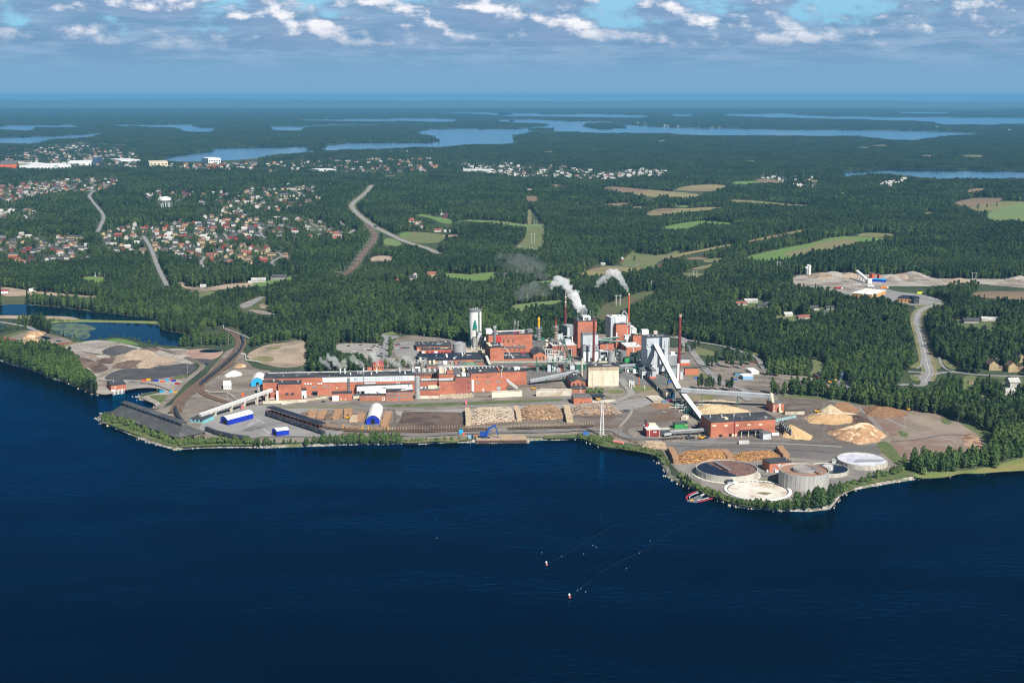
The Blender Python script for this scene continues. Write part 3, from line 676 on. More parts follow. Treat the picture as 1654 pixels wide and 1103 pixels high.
# fine road of the left bank
road('haul_road','6',[(490,710),(590,660),(650,590),(720,510),(820,430),(900,365),(870,340),(740,280),(620,240),(520,210)],7,0.5,M_gravel,3)
road('haul_road','B',[(-60,155),(100,180),(250,210),(350,225),(420,260),(520,300)],7,0.5,M_road,3)
road('mill_road','6',[(880,530),(900,480),(960,430),(1050,370),(1160,325)],7,0.5,M_pale,3)
road('mill_road','6',[(900,555),(950,575),(1100,575),(1140,610),(1160,635)],4,0.5,M_pale,3)
road('mill_road','m',[(-1100,560),(-600,600),(0,560),(500,545),(1000,540),(1654,520)],8,0.0,M_asph,0)
road('mill_road','n',[(0,520),(500,505),(850,500),(1050,520),(1150,590),(1300,640),(1600,625)],9,0.0,M_asph,0)
road('mill_road','f',[(0,930),(150,850),(330,780),(240,680),(170,600),(130,520)],8,0.0,mat('worn_road',(0.285,0.275,0.265),(0.245,0.235,0.225),0.05),0)
# ---- railways
def railway(fr,pts,tracks,gap=4.6,wd=None):
 lp=smooth_line([G(fr,*p)if len(p)==2 else G(*p)for p in pts],2)
 lp=resample(lp,10.0)
 wd=wd or tracks*gap+3
 clear_line(lp,wd/2+4,13.0)
 LAYER[0]+=0.004
 dz=0.25+LAYER[0]
 vs,fs=ribbon(lp,wd,GZ+dz)
 o=mesh_obj('railway_bed',vs,fs,M_rail)
 tag(o,kind='structure')
 mb=MB()
 for k in range(tracks):
  off=(k-(tracks-1)/2)*gap
  for r in(-0.75,0.75):
   tmp=[]
   for i,p in enumerate(lp):
    a,b=lp[max(0,i-1)],lp[min(len(lp)-1,i+1)]
    t=(b-a).normalized()
    tmp.append(Vector((p.x-t.y*(off+r),p.y+t.x*(off+r),GZ+dz+0.15)))
   for a,b in zip(tmp,tmp[1:]):
    mb.bar(a,b,0.22)
 o=mb.build('railway_track',M_railsteel)
 tag(o,kind='structure')
 return lp
RW1=railway('v',[(1310,350),(1350,400),(1375,440),(1360,480),(1310,540),(1260,600),(1225,670),(1160,725),(1075,762)],2,5,12)
RW2=railway('6',[(1060,55),(1140,85),(1195,140),(1205,185),(1150,270),(1050,360),(900,480),(790,570),(715,630),(685,690),(672,740)],2,5.0,13)
RW3=railway('6',[(1150,330),(1050,390),(930,470),(870,520),(880,570),(920,600),(1000,630),(1090,655)],1)
RW4=railway('k',[(600,330),(800,400),(950,440),(1100,465),(1400,505),(1654,520),('l',500,535),('l',1000,530),('l',1654,510),('m',450,500)],1)
RW5=railway('m',[(740,492),(1200,475),(1654,465),('n',680,450)],1)
# parking bay lines by the blue hall
mb=MB()
for a,b in(((-40,470),(160,370)),((120,340),(250,400)),((0,430),(90,380)),((180,550),(360,600)),((230,480),(330,560))):
 mb.bar(G('k',*a)+Vector((0,0,0.2)),G('k',*b)+Vector((0,0,0.2)),0.5,h=0.02)
tag(mb.build('yard_marking',M_line),kind='structure')
# far hills along the horizon
def ridge(name,y0,x0,x1,hmax,seed,depth,base=0.0):
 r2=random.Random(seed)
 nn=90
 ph=[r2.uniform(0,6.28)for _ in range(6)]
 vs,fs=[],[]
 for i in range(nn+1):
  x=x0+(x1-x0)*i/nn
  t=i/nn
  h=hmax*max(0.06,(0.45+0.28*math.sin(5*t+ph[0])+0.20*math.sin(13*t+ph[1])+0.09*math.sin(31*t+ph[2])+0.05*math.sin(67*t+ph[3])))*math.sin(math.pi*min(1,max(0,t*1.0)))**0.35
  for j,(dy,k)in enumerate(((-depth,0),(-depth*.45,.55),(0,1),(depth,.9),(depth*2,0))):
   vs.append((x,y0+dy,GZ-1+base+h*k))
 for i in range(nn):
  for j in range(4):
   a=i*5+j
   fs.append((a,a+5,a+6,a+1))
 tag(mesh_obj(name,vs,fs,M_floor,smooth=True),kind='structure')
ridge('hills',30000,-26000,4000,50,1,1800)
ridge('hills',42000,-34000,34000,190,2,3000)
ridge('hills',52000,-45000,45000,250,3,4500)
ridge('hills',27000,2000,26000,45,5,1600)
# wheel tracks worn into the yards
M_trk=mat('wheel_track',(0.105,0.096,0.088),(0.14,0.13,0.12),0.2,0.95,0.2)
M_trl=mat('pale_wheel_track',(0.30,0.275,0.245),(0.235,0.215,0.195),0.2,0.95,0.2)
for k_,(fr,m_,wd,pts)in enumerate((('g',M_trk,5,[(180,480),(90,540),(110,620),(260,690),(500,700),(760,690)]),('g',M_trk,4,[(300,420),(500,400),(800,410)]),('g',M_trl,2.5,[(0,120),(300,70),(480,60)]),('n',M_trk,4,[(430,300),(800,310),(1150,300)]),('n',M_trl,3,[(1300,160),(1280,260),(1200,360),(1110,460)]),('o',M_trk,4,[(560,560),(700,640),(850,790),(700,900),(420,1060)]),('o',M_trk,5,[(300,1050),(800,1075),(1300,1060),(1560,1010)]),('o',M_trl,1.6,[(400,715),(540,695),(640,640),(720,610)]),('o',M_trl,1.6,[(1250,620),(1390,580),(1370,530)]),('4',M_trl,4,[(20,480),(300,490),(600,490),(900,500),(1188,520)]),('4',M_trk,3,[(20,510),(300,520),(600,515),(900,540),(1150,560)]),('4',M_trk,4,[(580,690),(640,720),(740,720),(760,690)]),('4',M_trl,2,[(200,720),(300,800),(420,860),(600,890),(830,870)]),('k',M_trk,4,[(0,640),(300,600),(700,600),(1100,620),(1654,590)]),('k',M_trl,3,[(300,190),(700,330),(1000,420)]),('l',M_trl,3,[(0,190),(400,180),(900,200),(1654,170)]),('l',M_trk,2.5,[(600,200),(640,300),(600,450)]),('m',M_trl,2.5,[(0,160),(600,140),(1200,120),(1654,110)]),('5',M_trl,3,[(250,260),(400,330),(600,420),(800,470),(1000,500)]),('5',M_trk,2.5,[(420,480),(600,470),(800,430),(950,440)]),('f',M_trl,3,[(560,830),(400,850),(250,800),(220,700)]),('7',M_trk,3,[(700,520),(900,545),(1100,600),(1400,640)]),('7',M_trl,4,[(1250,500),(1400,560),(1540,620)]),('7',M_trk,3,[(1100,770),(1300,790),(1450,850)]))):
 vs,fs=ribbon(resample(smooth_line([G(fr,*p)for p in pts],2),8),wd,GZ+.36+.003*k_)
 tag(mesh_obj('wheel_track',vs,fs,m_),kind='structure')
 # ================================================================== HOUSES OF THE SUBURBS
HW={'white':mat('white_house_wall',(0.47,0.455,0.42),None,0.1),'cream':mat('cream_house_wall',(0.44,0.345,0.20),None,0.1),'red':mat('red_house_wall',(0.24,0.045,0.036),None,0.1),'grey':mat('grey_house_wall',(0.27,0.27,0.26),None,0.1)}
HR={'dark':mat('dark_house_roof',(0.050,0.052,0.060),(0.08,0.08,0.09),0.1),'red':mat('tiled_house_roof',(0.27,0.10,0.075),(0.21,0.08,0.06),0.1),'brown':mat('brown_house_roof',(0.155,0.105,0.085),None,0.1),'pale':mat('pale_house_roof',(0.45,0.45,0.43),None,0.1)}
RNM={'dark':'dark','red':'red tiled','brown':'brown','pale':'pale grey'}
VAR=[('white','dark',.20),('white','red',.07),('cream','red',.04),('cream','brown',.10),('white','pale',.13),('red','dark',.12),('red','red',.02),('grey','dark',.18),('cream','dark',.08)]
H_SHAPES=[(12,8.5,3.4,2.8),(10,8,5.4,3.2),(17,9,3.2,2.2)]
def house_geo(L_,W_,h,r,rot=0,ox=0,oy=0,oz=0):
 x,y=L_/2,W_/2
 wv=[(-x,-y,-.3),(x,-y,-.3),(x,y,-.3),(-x,y,-.3),(-x,-y,h),(x,-y,h),(x,y,h),(-x,y,h),(-x,0,h+r),(x,0,h+r)]
 wf=[(0,1,5,4),(2,3,7,6),(1,2,6,9,5),(3,0,4,8,7)]
 a,b_=x+.5,y+.5
 q=r*.5/y
 rv=[(-a,-b_,h-q+.1),(a,-b_,h-q+.1),(a,0,h+r+.1),(-a,0,h+r+.1),(a,b_,h-q+.1),(-a,b_,h-q+.1)]
 rv+=[(p[0],p[1],p[2]+.25)for p in rv]
 rf=[(0,1,2,3),(3,2,4,5),(6,9,8,7),(9,11,10,8),(0,6,7,1),(4,10,11,5),(1,7,8,2),(2,8,10,4),(0,3,9,6),(3,5,11,9)]
 c,s_=math.cos(rot),math.sin(rot)
 T=lambda v:(v[0]*c-v[1]*s_+ox,v[0]*s_+v[1]*c+oy,v[2]+oz)
 return[T(v)for v in wv],wf,[T(v)for v in rv],rf
HP=[]
def zone(fr,poly,n,rot=0.0,only=None,sep=17.0,sc=1.0,dens=None):
 pp=[px(fr,*p)for p in poly]
 x0,x1,y0,y1=min(p[0]for p in pp),max(p[0]for p in pp),min(p[1]for p in pp),max(p[1]for p in pp)
 m=poly_mask(pp)
 k=t_=0
 while k<n and t_<n*30:
  t_+=1
  X,Y=random.uniform(x0,x1),random.uniform(y0,y1)
  if not m[int(Y),int(X)+MX]:
   continue
  p=ground(X,Y)
  if not cover_m[int(Y),int(X)+MX]or any(abs(p.x-q[0])<sep and abs(p.y-q[1])<sep for q in HP):
   continue
  v=only if only is not None else random.choices(range(len(VAR)),[q[2]for q in VAR])[0]
  v=random.choice(v)if isinstance(v,(list,tuple))else v
  HP.append((p.x,p.y,rot+random.choice((0,1.5708))+random.uniform(-.12,.12),v,random.choices((0,1,2),(5,4,2))[0],sc*random.uniform(.85,1.15)))
  k+=1
zone('u',[(830,370),(1330,330),(1583,330),(1583,640),(1450,680),(1330,600),(1080,600),(860,570),(760,520)],115,.25)
zone('v',[(0,540),(110,480),(260,520),(500,530),(700,560),(730,640),(560,690),(180,700),(0,690)],50,.2,[3,3,3,0,6,1])
zone('v',[(0,290),(200,240),(420,290),(520,350),(500,470),(250,490),(0,480)],72,.3)
zone('v',[(400,320),(700,290),(1050,350),(1170,480),(860,470),(560,440)],42,-.2)
zone('u',[(0,440),(200,430),(640,440),(720,520),(690,620),(300,670),(0,690)],60,.1)
zone('v',[(0,110),(200,90),(480,55),(700,40),(980,70),(950,160),(800,250),(300,260),(0,230)],95,.2,sep=20)
zone('u',[(0,90),(250,20),(560,30),(560,90),(420,130),(0,200)],100,0,sep=22)
zone('u',[(0,235),(90,230),(280,270),(290,330),(0,340)],16,0,[4,0,3],26,1.7)
zone('u',[(1080,95),(1583,100),(1583,180),(1100,185)],34,0,sep=26)
zone('q',[(0,420),(400,370),(740,400),(880,440),(900,530),(640,520),(0,480)],170,0,[4,0,2,1],26,1.2)
zone('q',[(870,500),(1240,490),(1654,480),(1654,545),(1240,540)],55,0,[4,0,2,1],30,1.2)
zone('q',[(0,640),(500,600),(780,590),(760,660),(480,690),(0,740)],60,0,sep=28)
zone('r',[(0,480),(600,450),(1180,450),(1190,540),(960,560),(0,530)],130,0,[4,0,1,2],28,1.2)
zone('r',[(780,400),(1180,405),(1180,418),(800,418)],16,0,[4,0],30,1.3)
zone('r',[(1340,480),(1651,480),(1651,560),(1340,545)],48,0,[4,0],28,1.3)
zone('s',[(0,490),(380,500),(700,560),(690,590),(250,580),(0,565)],80,0,[4,0,1],28,1.2)
zone('s',[(690,540),(840,515),(1000,530),(940,560),(720,570)],36,0,[4,0],28,1.2)
zone('t',[(0,560),(150,550),(150,595),(0,600)],12,0,[4,0],28,1.3)
zone('t',[(200,565),(345,570),(340,640),(200,640)],16,0,[4,0],28,1.2)
zone('t',[(720,610),(900,570),(920,595),(760,645)],18,0,[4,0],26,1.2)
zone('t',[(900,240),(1400,270),(1635,275),(1635,290),(900,275)],14,0,[4],40,1.6)
zone('s',[(640,215),(1000,245),(1650,262),(1650,268),(980,258)],24,0,[4],40,1.6)
zone('w',[(70,320),(210,330),(200,380),(60,385)],9,0,[1,6,8],20)
zone('w',[(0,770),(330,730),(340,790),(0,820)],10,.2,[5,2,8,0],24,1.1)
zone('w',[(390,750),(560,770),(700,790),(680,820),(420,800)],7,.2,[4,5,0],22,1.2)
zone('w',[(780,750),(1040,735),(1040,770),(800,800)],9,.2,[5,0],24,1.3)
zone('w',[(300,255),(400,250),(400,300),(300,300)],5,.2,[5,4],20)
for fr,x,y,rot,v,s_,k in(('A',1140,300,.1,7,2,1.3),('A',1270,285,0,4,1,.8),('A',1350,280,0,4,2,1),('A',1275,375,1.5,5,1,.8),('A',1345,735,1.57,3,1,1.35),('A',1400,740,0,3,0,.8),('A',1525,750,1.57,3,1,1.35),('A',1600,745,0,3,0,.8),('A',1600,660,1.5,8,1,1.3),('A',1540,900,.2,4,1,1.2),('A',1500,965,.1,4,0,1),('A',1245,1030,.3,5,0,.7),('A',1150,868,0,3,0,.5),('A',1510,840,1.4,5,0,.7),('A',1360,655,.5,4,0,.7),('z',640,128,.1,1,2,1.1),('z',730,105,.1,4,2,1.2),('z',760,178,.2,1,0,.9),('z',840,150,.1,7,2,1.1),('z',1200,250,.2,1,2,1.1),('z',1060,225,.2,4,0,1),('z',1290,170,.3,0,0,1.1),('z',1380,210,.2,0,0,.9),('z',1450,165,.1,7,2,1.1),('z',880,125,0,8,0,.8),('x',65,680,0,4,0,.7),('x',480,690,0,5,0,.8),('w',320,405,.1,1,2,1.3),('w',395,408,0,4,2,1),('v',470,795,.1,4,2,1.4),('v',625,775,.1,7,2,1.6),('v',40,835,.1,4,0,.8),('v',410,805,0,4,0,.7),('v',1555,815,.2,2,0,1.2),('v',1075,480,0,1,1,1.5),('v',1070,445,0,1,1,1.4),('v',1145,485,0,1,0,.9),('y',640,30,0,4,2,1),('s',800,345,0,4,2,2),('s',960,348,0,4,2,2)):
 p=G(fr,x,y)
 HP.append((p.x,p.y,rot,v,s_,k))
HP.sort(key=lambda q:q[1])
hm_=np.zeros((MH,MW),bool)
for x,y,rot,v,s_,k in HP:
 a=np.array([(x+i*1.8,y+j*1.8,GZ)for i in range(-5,6)for j in range(-5,6)])
 X,Y=project(a)
 X,Y=(X+MX).astype(int),Y.astype(int)
 ok=(X>=0)&(X<MW)&(Y>=0)&(Y<MH)
 hm_[Y[ok],X[ok]]=True
cover_m&=~drop_mask(hm_,4.0)
HPRO={}
far_mb=MB()
FM_=[HW[k]for k in HW]+[HR[k]for k in HR]
for i,(x,y,rot,v,s_,k)in enumerate(HP):
 wn,rn,_=VAR[v]
 L_,W_,h,r=H_SHAPES[s_]
 if i<285:
  if(v,s_)not in HPRO:
   g4=house_geo(L_,W_,h,r)
   HPRO[(v,s_)]=o=empty('house',(0,0,0),cat='house')
   q=mesh_obj('wall',g4[0],g4[1],HW[wn],o)
   q=mesh_obj('roof',g4[2],g4[3],HR[rn],o)
  else:
   o=copy_tree(HPRO[(v,s_)])
  o.location,o.rotation_euler,o.scale=(x,y,GZ),(0,0,rot),(k,k,k)
  where='in the suburb left of the mill' if x<150 else 'among the trees right of the mill'
  kind_=('low ','two storey ','long low ')[s_]
  o['label']='%s%s house with a %s roof %s'%(kind_,wn,RNM[rn],where)
  o['group']='%s%s houses with %s roofs %s'%(kind_,wn,RNM[rn],where)
 else:
  g4=house_geo(L_*k,W_*k,h*k,r*k,rot,x,y,GZ)
  far_mb.add(g4[0],g4[1],list(HW).index(wn)).add(g4[2],g4[3],4+list(HR).index(rn))
tag(far_mb.build('distant_houses',FM_),kind='stuff')
# ================================================================== TREES
def foliage(name,c,rand=0.22,c2=None):
 m=bpy.data.materials.new(name)
 m.use_nodes=True
 t=NT(m.node_tree)
 pos=t.n('ShaderNodeNewGeometry').outputs['Position']
 rd=t.n('ShaderNodeObjectInfo').outputs['Random']
 big=t.noise(pos,0.006,4,0.6)
 v=t.math('ADD',t.math('MULTIPLY',rd,0.5),t.math('MULTIPLY',t.ss(big,0.36,0.64),0.5))
 colr=t.mix(v,tuple(x*(1-rand)for x in c),c2 or tuple(x*(1+rand)for x in c))
 tw=t.ss(t.noise(pos,0.55,2,0.5),0.3,0.7,0.78,1.22)
 colr=t.mix(1.0,colr,t.n('ShaderNodeCombineColor',{0:tw,1:tw,2:tw}).outputs[0],'MULTIPLY')
 b=t.n('ShaderNodeBsdfPrincipled',{'Base Color':colr,'Roughness':0.75,'Specular IOR Level':0.12})
 t.n('ShaderNodeOutputMaterial',{0:b.outputs[0]})
 return m
F_pine=foliage('pine_needles',(0.017,0.042,0.022),0.34,(0.058,0.096,0.036))
F_spruce=foliage('spruce_needles',(0.012,0.029,0.018),0.25,(0.026,0.050,0.025))
F_birch=foliage('birch_leaves',(0.040,0.086,0.027),0.3,(0.094,0.146,0.042))
F_bush=foliage('willow_leaves',(0.085,0.135,0.040),0.25,(0.120,0.165,0.055))
M_trunk=mat('pine_bark',(0.20,0.115,0.07),(0.14,0.09,0.065),1.0)
M_btrunk=mat('birch_bark',(0.42,0.39,0.35),(0.16,0.14,0.13),1.5)
def crown_faces(r,n,shape,size):
 """many leaf-clump faces through the crown's volume"""
 vs,fs=[],[]
 for _ in range(n):
  t=r.random()
  rad,z=shape(t,r)
  a=r.uniform(0,6.283)
  rr=rad*(0.35+0.65*math.sqrt(r.random()))
  c=Vector((rr*math.cos(a),rr*math.sin(a),z))
  nrm=Vector((math.cos(a)*.8+r.uniform(-.6,.6),math.sin(a)*.8+r.uniform(-.6,.6),r.uniform(-.15,1.0))).normalized()
  u=nrm.orthogonal().normalized()
  u.rotate(Matrix.Rotation(r.uniform(0,6.28),3,nrm))
  v=nrm.cross(u)
  s=size*r.uniform(.6,1.25)
  k=len(vs)
  vs+=[c+u*s,c+v*s*r.uniform(.5,.9),c-u*s*r.uniform(.6,1),c-v*s*r.uniform(.5,.9)]
  fs.append((k,k+1,k+2,k+3))
 return vs,fs
def trunk_mb(h,r0,lean=0.0,limbs=3,r=random,n=5):
 mb=MB()
 mb.lathe((0,0),[(r0,-0.4),(r0*.75,h*.4),(r0*.45,h*.75),(r0*.12,h)],n)
 for i in range(limbs):
  z=h*r.uniform(.42,.8)
  a=r.uniform(0,6.28)
  l=h*r.uniform(.08,.16)
  mb.bar((0,0,z),(math.cos(a)*l,math.sin(a)*l,z+l*.6),r0*.5,n=3 if False else 4)
 return mb
def sh_pine(h,rad):
 def f(t,r):
  z=.34+.66*t
  k=(t**.4)*(1-t)**.38*1.5
  return rad*(.25+k*.75)*r.uniform(.75,1.1),h*z
 return f
def sh_spruce(h,rad):
 def f(t,r):
  t=t**1.35
  return rad*(1-t)**.85*(1.0 if int(t*11)%2 else .72)+.12,h*(.10+.90*t)
 return f
def sh_birch(h,rad):
 def f(t,r):
  k=math.sin(math.pi*min(1,.12+t*.88))**.7
  return rad*k*r.uniform(.7,1.12)+.1,h*(.16+.84*t)
 return f
KINDS={'pine':(sh_pine,17.0,2.5,1.05,F_pine,M_trunk,.24),'spruce':(sh_spruce,18.0,2.6,.95,F_spruce,M_trunk,.24),'birch':(sh_birch,14.0,3.3,1.05,F_birch,M_btrunk,.18),'bush':(sh_birch,4.5,2.4,.85,F_bush,M_btrunk,.08)}
PROTO={}
for kn,(sh,h,rad,sz,fm,tm,tr)in KINDS.items():
 for v in range(3):
  r=random.Random(hash((len(kn),v,5))&0xffff)
  hh,rr=h*r.uniform(.93,1.07),rad*r.uniform(.88,1.12)
  vs,fs=crown_faces(r,150 if kn!='bush' else 90,sh(hh,rr),sz)
  me=bpy.data.meshes.new(kn+'_crown')
  me.from_pydata([tuple(q)for q in vs],[],fs)
  me.materials.append(fm)
  tb=trunk_mb(hh*.93,tr,r=r)
  mt=bpy.data.meshes.new(kn+'_trunk')
  mt.from_pydata(tb.v,[],tb.f)
  mt.materials.append(tm)
  # whole tree in one mesh, for the ones too far off to show their parts
  mw=bpy.data.meshes.new(kn+'_whole')
  k=len(vs)
  mw.from_pydata([tuple(q)for q in vs]+tb.v,[],fs+[tuple(i+k for i in f)for f in tb.f])
  mw.materials.append(fm)
  mw.materials.append(tm)
  mw.polygons.foreach_set('material_index',[0]*len(fs)+[1]*len(tb.f))
  PROTO[(kn,v)]=(me,mt,mw,hh)
  # prototypes of the stuff forest live in a collection of their own that is not part of the scene
wood=bpy.data.collections.new('wood_kinds')
WOODS=[('pine',0),('pine',1),('pine',2),('spruce',0),('spruce',1),('birch',0),('birch',1),('birch',2)]
for i,key in enumerate(WOODS):
 wood.objects.link(bpy.data.objects.new('k%02d'%i,PROTO[key][2]))
def clump_mesh(seed,n,span,faces):
 r=random.Random(seed)
 mb=MB()
 for _ in range(n):
  kn=r.choice(['pine','pine','pine','spruce','birch'])
  sh,h,rad,sz,fm,tm,tr=KINDS[kn]
  h*=r.uniform(.8,1.1)
  vs,fs=crown_faces(r,faces,sh(h,rad*1.25),sz*1.7)
  ox,oy=r.uniform(-span,span),r.uniform(-span,span)
  mb.add([(v.x+ox,v.y+oy,v.z)for v in vs],fs,{'pine':0,'spruce':1,'birch':2}[kn])
 me=bpy.data.meshes.new('tree_clump')
 me.from_pydata(mb.v,[],mb.f)
 for m in(F_pine,F_spruce,F_birch):
  me.materials.append(m)
 me.polygons.foreach_set('material_index',mb.m)
 return me
for i in range(4):
 wood.objects.link(bpy.data.objects.new('k%02d'%(8+i),clump_mesh(50+i,16,19,26)))
 # deciduous stands, in picture coordinates
decid=np.full((MH,MW),0.40,np.float32)
for fr,pts,v in(('7',[(-900,300),(0,440),(300,440),(700,560),(830,740),(830,830),(600,830),(0,620),(-900,620)],1.0),('5',[(440,560),(700,500),(1100,480),(1332,440),(1700,480),(1700,700),(540,740)],0.95),('o',[(-400,60),(300,30),(800,60),(1654,100),(1654,520),(800,420),(-400,380)],0.7),('A',[(-200,600),(650,640),(900,760),(1300,900),(1300,1103),(-200,1103)],0.75),('7',[(600,60),(1300,60),(1500,150),(2100,200),(2100,420),(1300,250),(600,140)],0.65),('v',[(300,850),(1583,800),(1583,1200),(0,1200)],0.5),('w',[(0,780),(900,830),(900,1103),(0,1103)],0.45),('u',[(0,180),(1583,120),(1583,760),(0,800)],0.4),('a',[(0,400),(1604,400),(1604,780),(0,780)],0.75),('d',[(900,400),(1604,400),(1604,1103),(900,1103)],0.5)):
 decid[poly_mask([px(fr,*p)for p in pts])]=v
 # thinner, garden-like tree cover over the suburbs
for fr,pts,v in(('v',[(0,270),(200,230),(420,180),(300,90),(500,40),(980,50),(950,200),(700,260),(1040,340),(1100,480),(760,480),(740,660),(300,700),(0,710)],0.45),('u',[(1583,330),(1350,330),(900,370),(800,430),(760,520),(860,580),(1080,610),(1583,640)],0.46),('u',[(0,450),(200,430),(640,440),(700,600),(640,650),(300,680),(0,690)],0.62),('u',[(0,90),(300,20),(560,60),(420,130),(0,200)],0.55),('q',[(0,440),(600,360),(900,380),(900,540),(0,545)],0.7),('q',[(0,620),(600,580),(800,600),(700,680),(0,740)],0.45),('q',[(870,480),(1654,470),(1654,550),(870,560)],0.55),('r',[(0,470),(1200,440),(1200,560),(0,540)],0.5),('r',[(1200,470),(1651,470),(1651,560),(1340,560)],0.6),('s',[(0,490),(700,520),(1000,510),(960,590),(620,600),(0,570)],0.6),('r',[(1000,730),(1330,870),(1330,920),(1000,900)],0.5)):
 thin(fr,pts,v)
def scatter(d0,d1,step,hm,wide):
 """jittered grid on the ground between two distances"""
 ys=np.arange(d0,d1,step)
 out=[]
 for y in ys:
  half=0.455*y+60
  xs=np.arange(-half,half,step)
  out.append(np.stack([xs+rng.uniform(-.48,.48,len(xs))*step,y+rng.uniform(-.48,.48,len(xs))*step],1))
 P=np.concatenate(out)
 P3=np.column_stack([P,np.full(len(P),GZ)])
 X,Y=project(P3)
 xi,yi=(X+MX).astype(int),np.floor(Y).astype(int)
 ok=(xi>=0)&(xi<MW)&(yi>=0)&(yi<MH)
 P3,xi,yi=P3[ok],xi[ok],yi[ok]
 keep=cover_m[yi,xi]&(rng.random(len(P3))>lowden[yi,xi])
 return P3[keep],decid[yi,xi][keep],lowden[yi,xi][keep]
def lowfreq(P,s,seed):
 r2=np.random.default_rng(seed)
 f=np.zeros(len(P))
 for k in range(7):
  a=r2.uniform(0,6.283)
  kk=s*r2.uniform(.6,2.2)
  f+=np.sin((P[:,0]*math.cos(a)+P[:,1]*math.sin(a))*kk+r2.uniform(0,6.28))/(1+.3*k)
 return f/2.6
pts_l,kind_l,sc_l,rz_l=[],[],[],[]
NEAR={'birch':[],'pine':[]}
for d0,d1,step,clump,wide in((1020,1700,5.6,0,1.1),(1700,2500,6.2,0,1.15),(2500,3600,8.0,0,1.35),(3600,5200,10.5,0,1.6),(5200,8500,30.0,1,1.0),(8500,15000,52.0,1,1.6),(15000,30000,120.0,1,3.6)):
 P,dcd,ld=scatter(d0,d1,step,15,wide)
 n=len(P)
 tall=1.0+0.22*lowfreq(P,0.012,3)+0.10*lowfreq(P,0.05,4)
 tall=np.clip(tall*rng.uniform(.78,1.12,n),.45,1.4)*np.where(ld>0.3,0.66,1.0)
 if not clump:
  isd=rng.random(n)<np.clip(dcd+.18*lowfreq(P,.02,9),0,1)
  isp=~isd&(rng.random(n)<.16+.1*lowfreq(P,.015,12))
  kd=np.where(isd,rng.integers(5,8,n),np.where(isp,rng.integers(3,5,n),rng.integers(0,3,n)))
  sc=np.column_stack([wide*tall**.6,wide*tall**.6,tall])
 else:
  kd=rng.integers(8,12,n)
  sc=np.column_stack([np.full(n,wide),np.full(n,wide),tall*.95])
 pts_l.append(P)
 kind_l.append(kd)
 sc_l.append(sc)
 rz_l.append(rng.uniform(0,6.28,n))
PT,KD,SCL,RZ=np.concatenate(pts_l),np.concatenate(kind_l),np.concatenate(sc_l),np.concatenate(rz_l)
# the trees that show largest become objects of their own
X,Y=project(PT)
inview=(X>-5)&(X<1660)&(KD<8)
dist=PT[:,1].copy()
dist[~inview]=1e9
indiv={}
N_IND=270
for nm,sel in(('birch',KD>=5),('pine',KD<3),('spruce',(KD==3)|(KD==4))):
 d=np.where(sel,dist,1e9)
 idx=np.argsort(d)[:N_IND if nm!='birch' else 165]
 indiv[nm]=idx[d[idx]<1e8]
rest=np.ones(len(PT),bool)
for v in indiv.values():
 rest[v]=False
print('TREES',len(PT),'rest',rest.sum(),{k:(len(v),float(PT[v,1].max()))for k,v in indiv.items()})
LAB={'birch':('leafy_tree','leafy green tree standing in the broadleaf wood','tree','leafy trees of the shore woods'),'pine':('pine_tree','dark green pine standing in the wood beside the mill','tree','pines of the nearest woods'),'spruce':('spruce_tree','slim dark pointed spruce standing among the nearest trees','tree','spruces of the nearest woods')}
def tree(kn,v,loc,sc,rz,name,label,cat,group,parts=True):
 me,mt,mw,hh=PROTO[(kn,v)]
 if not parts:
  o=bpy.data.objects.new(name,mw)
  COL.objects.link(o)
 else:
  o=bpy.data.objects.new(name,None)
  COL.objects.link(o)
  for nm,m in(('crown',me),('trunk',mt)):
   c=bpy.data.objects.new(nm,m)
   COL.objects.link(c)
   c.parent=o
 o.location,o.scale,o.rotation_euler=loc,sc,(0,0,rz)
 return tag(o,label,cat,group)
for nm,idx in indiv.items():
 for j,i in enumerate(idx):
  kn,v=WOODS[KD[i]]
  a,lb,ct,gp=LAB[nm]
  tree(kn,v,tuple(PT[i]),tuple(SCL[i]),RZ[i],a,lb,ct,gp,parts=(nm=='birch' or j<60))
me=bpy.data.meshes.new('forest')
Q=PT[rest]
me.vertices.add(len(Q))
me.vertices.foreach_set('co',Q.astype(np.float32).ravel())
for nm,ty,dat in(('kind','INT',KD[rest].astype(np.int32)),('rz','FLOAT',RZ[rest].astype(np.float32))):
 at=me.attributes.new(nm,ty,'POINT')
 at.data.foreach_set('value',dat)
at=me.attributes.new('sc','FLOAT_VECTOR','POINT')
at.data.foreach_set('vector',SCL[rest].astype(np.float32).ravel())
forest=bpy.data.objects.new('forest',me)
COL.objects.link(forest)
tag(forest,kind='stuff')
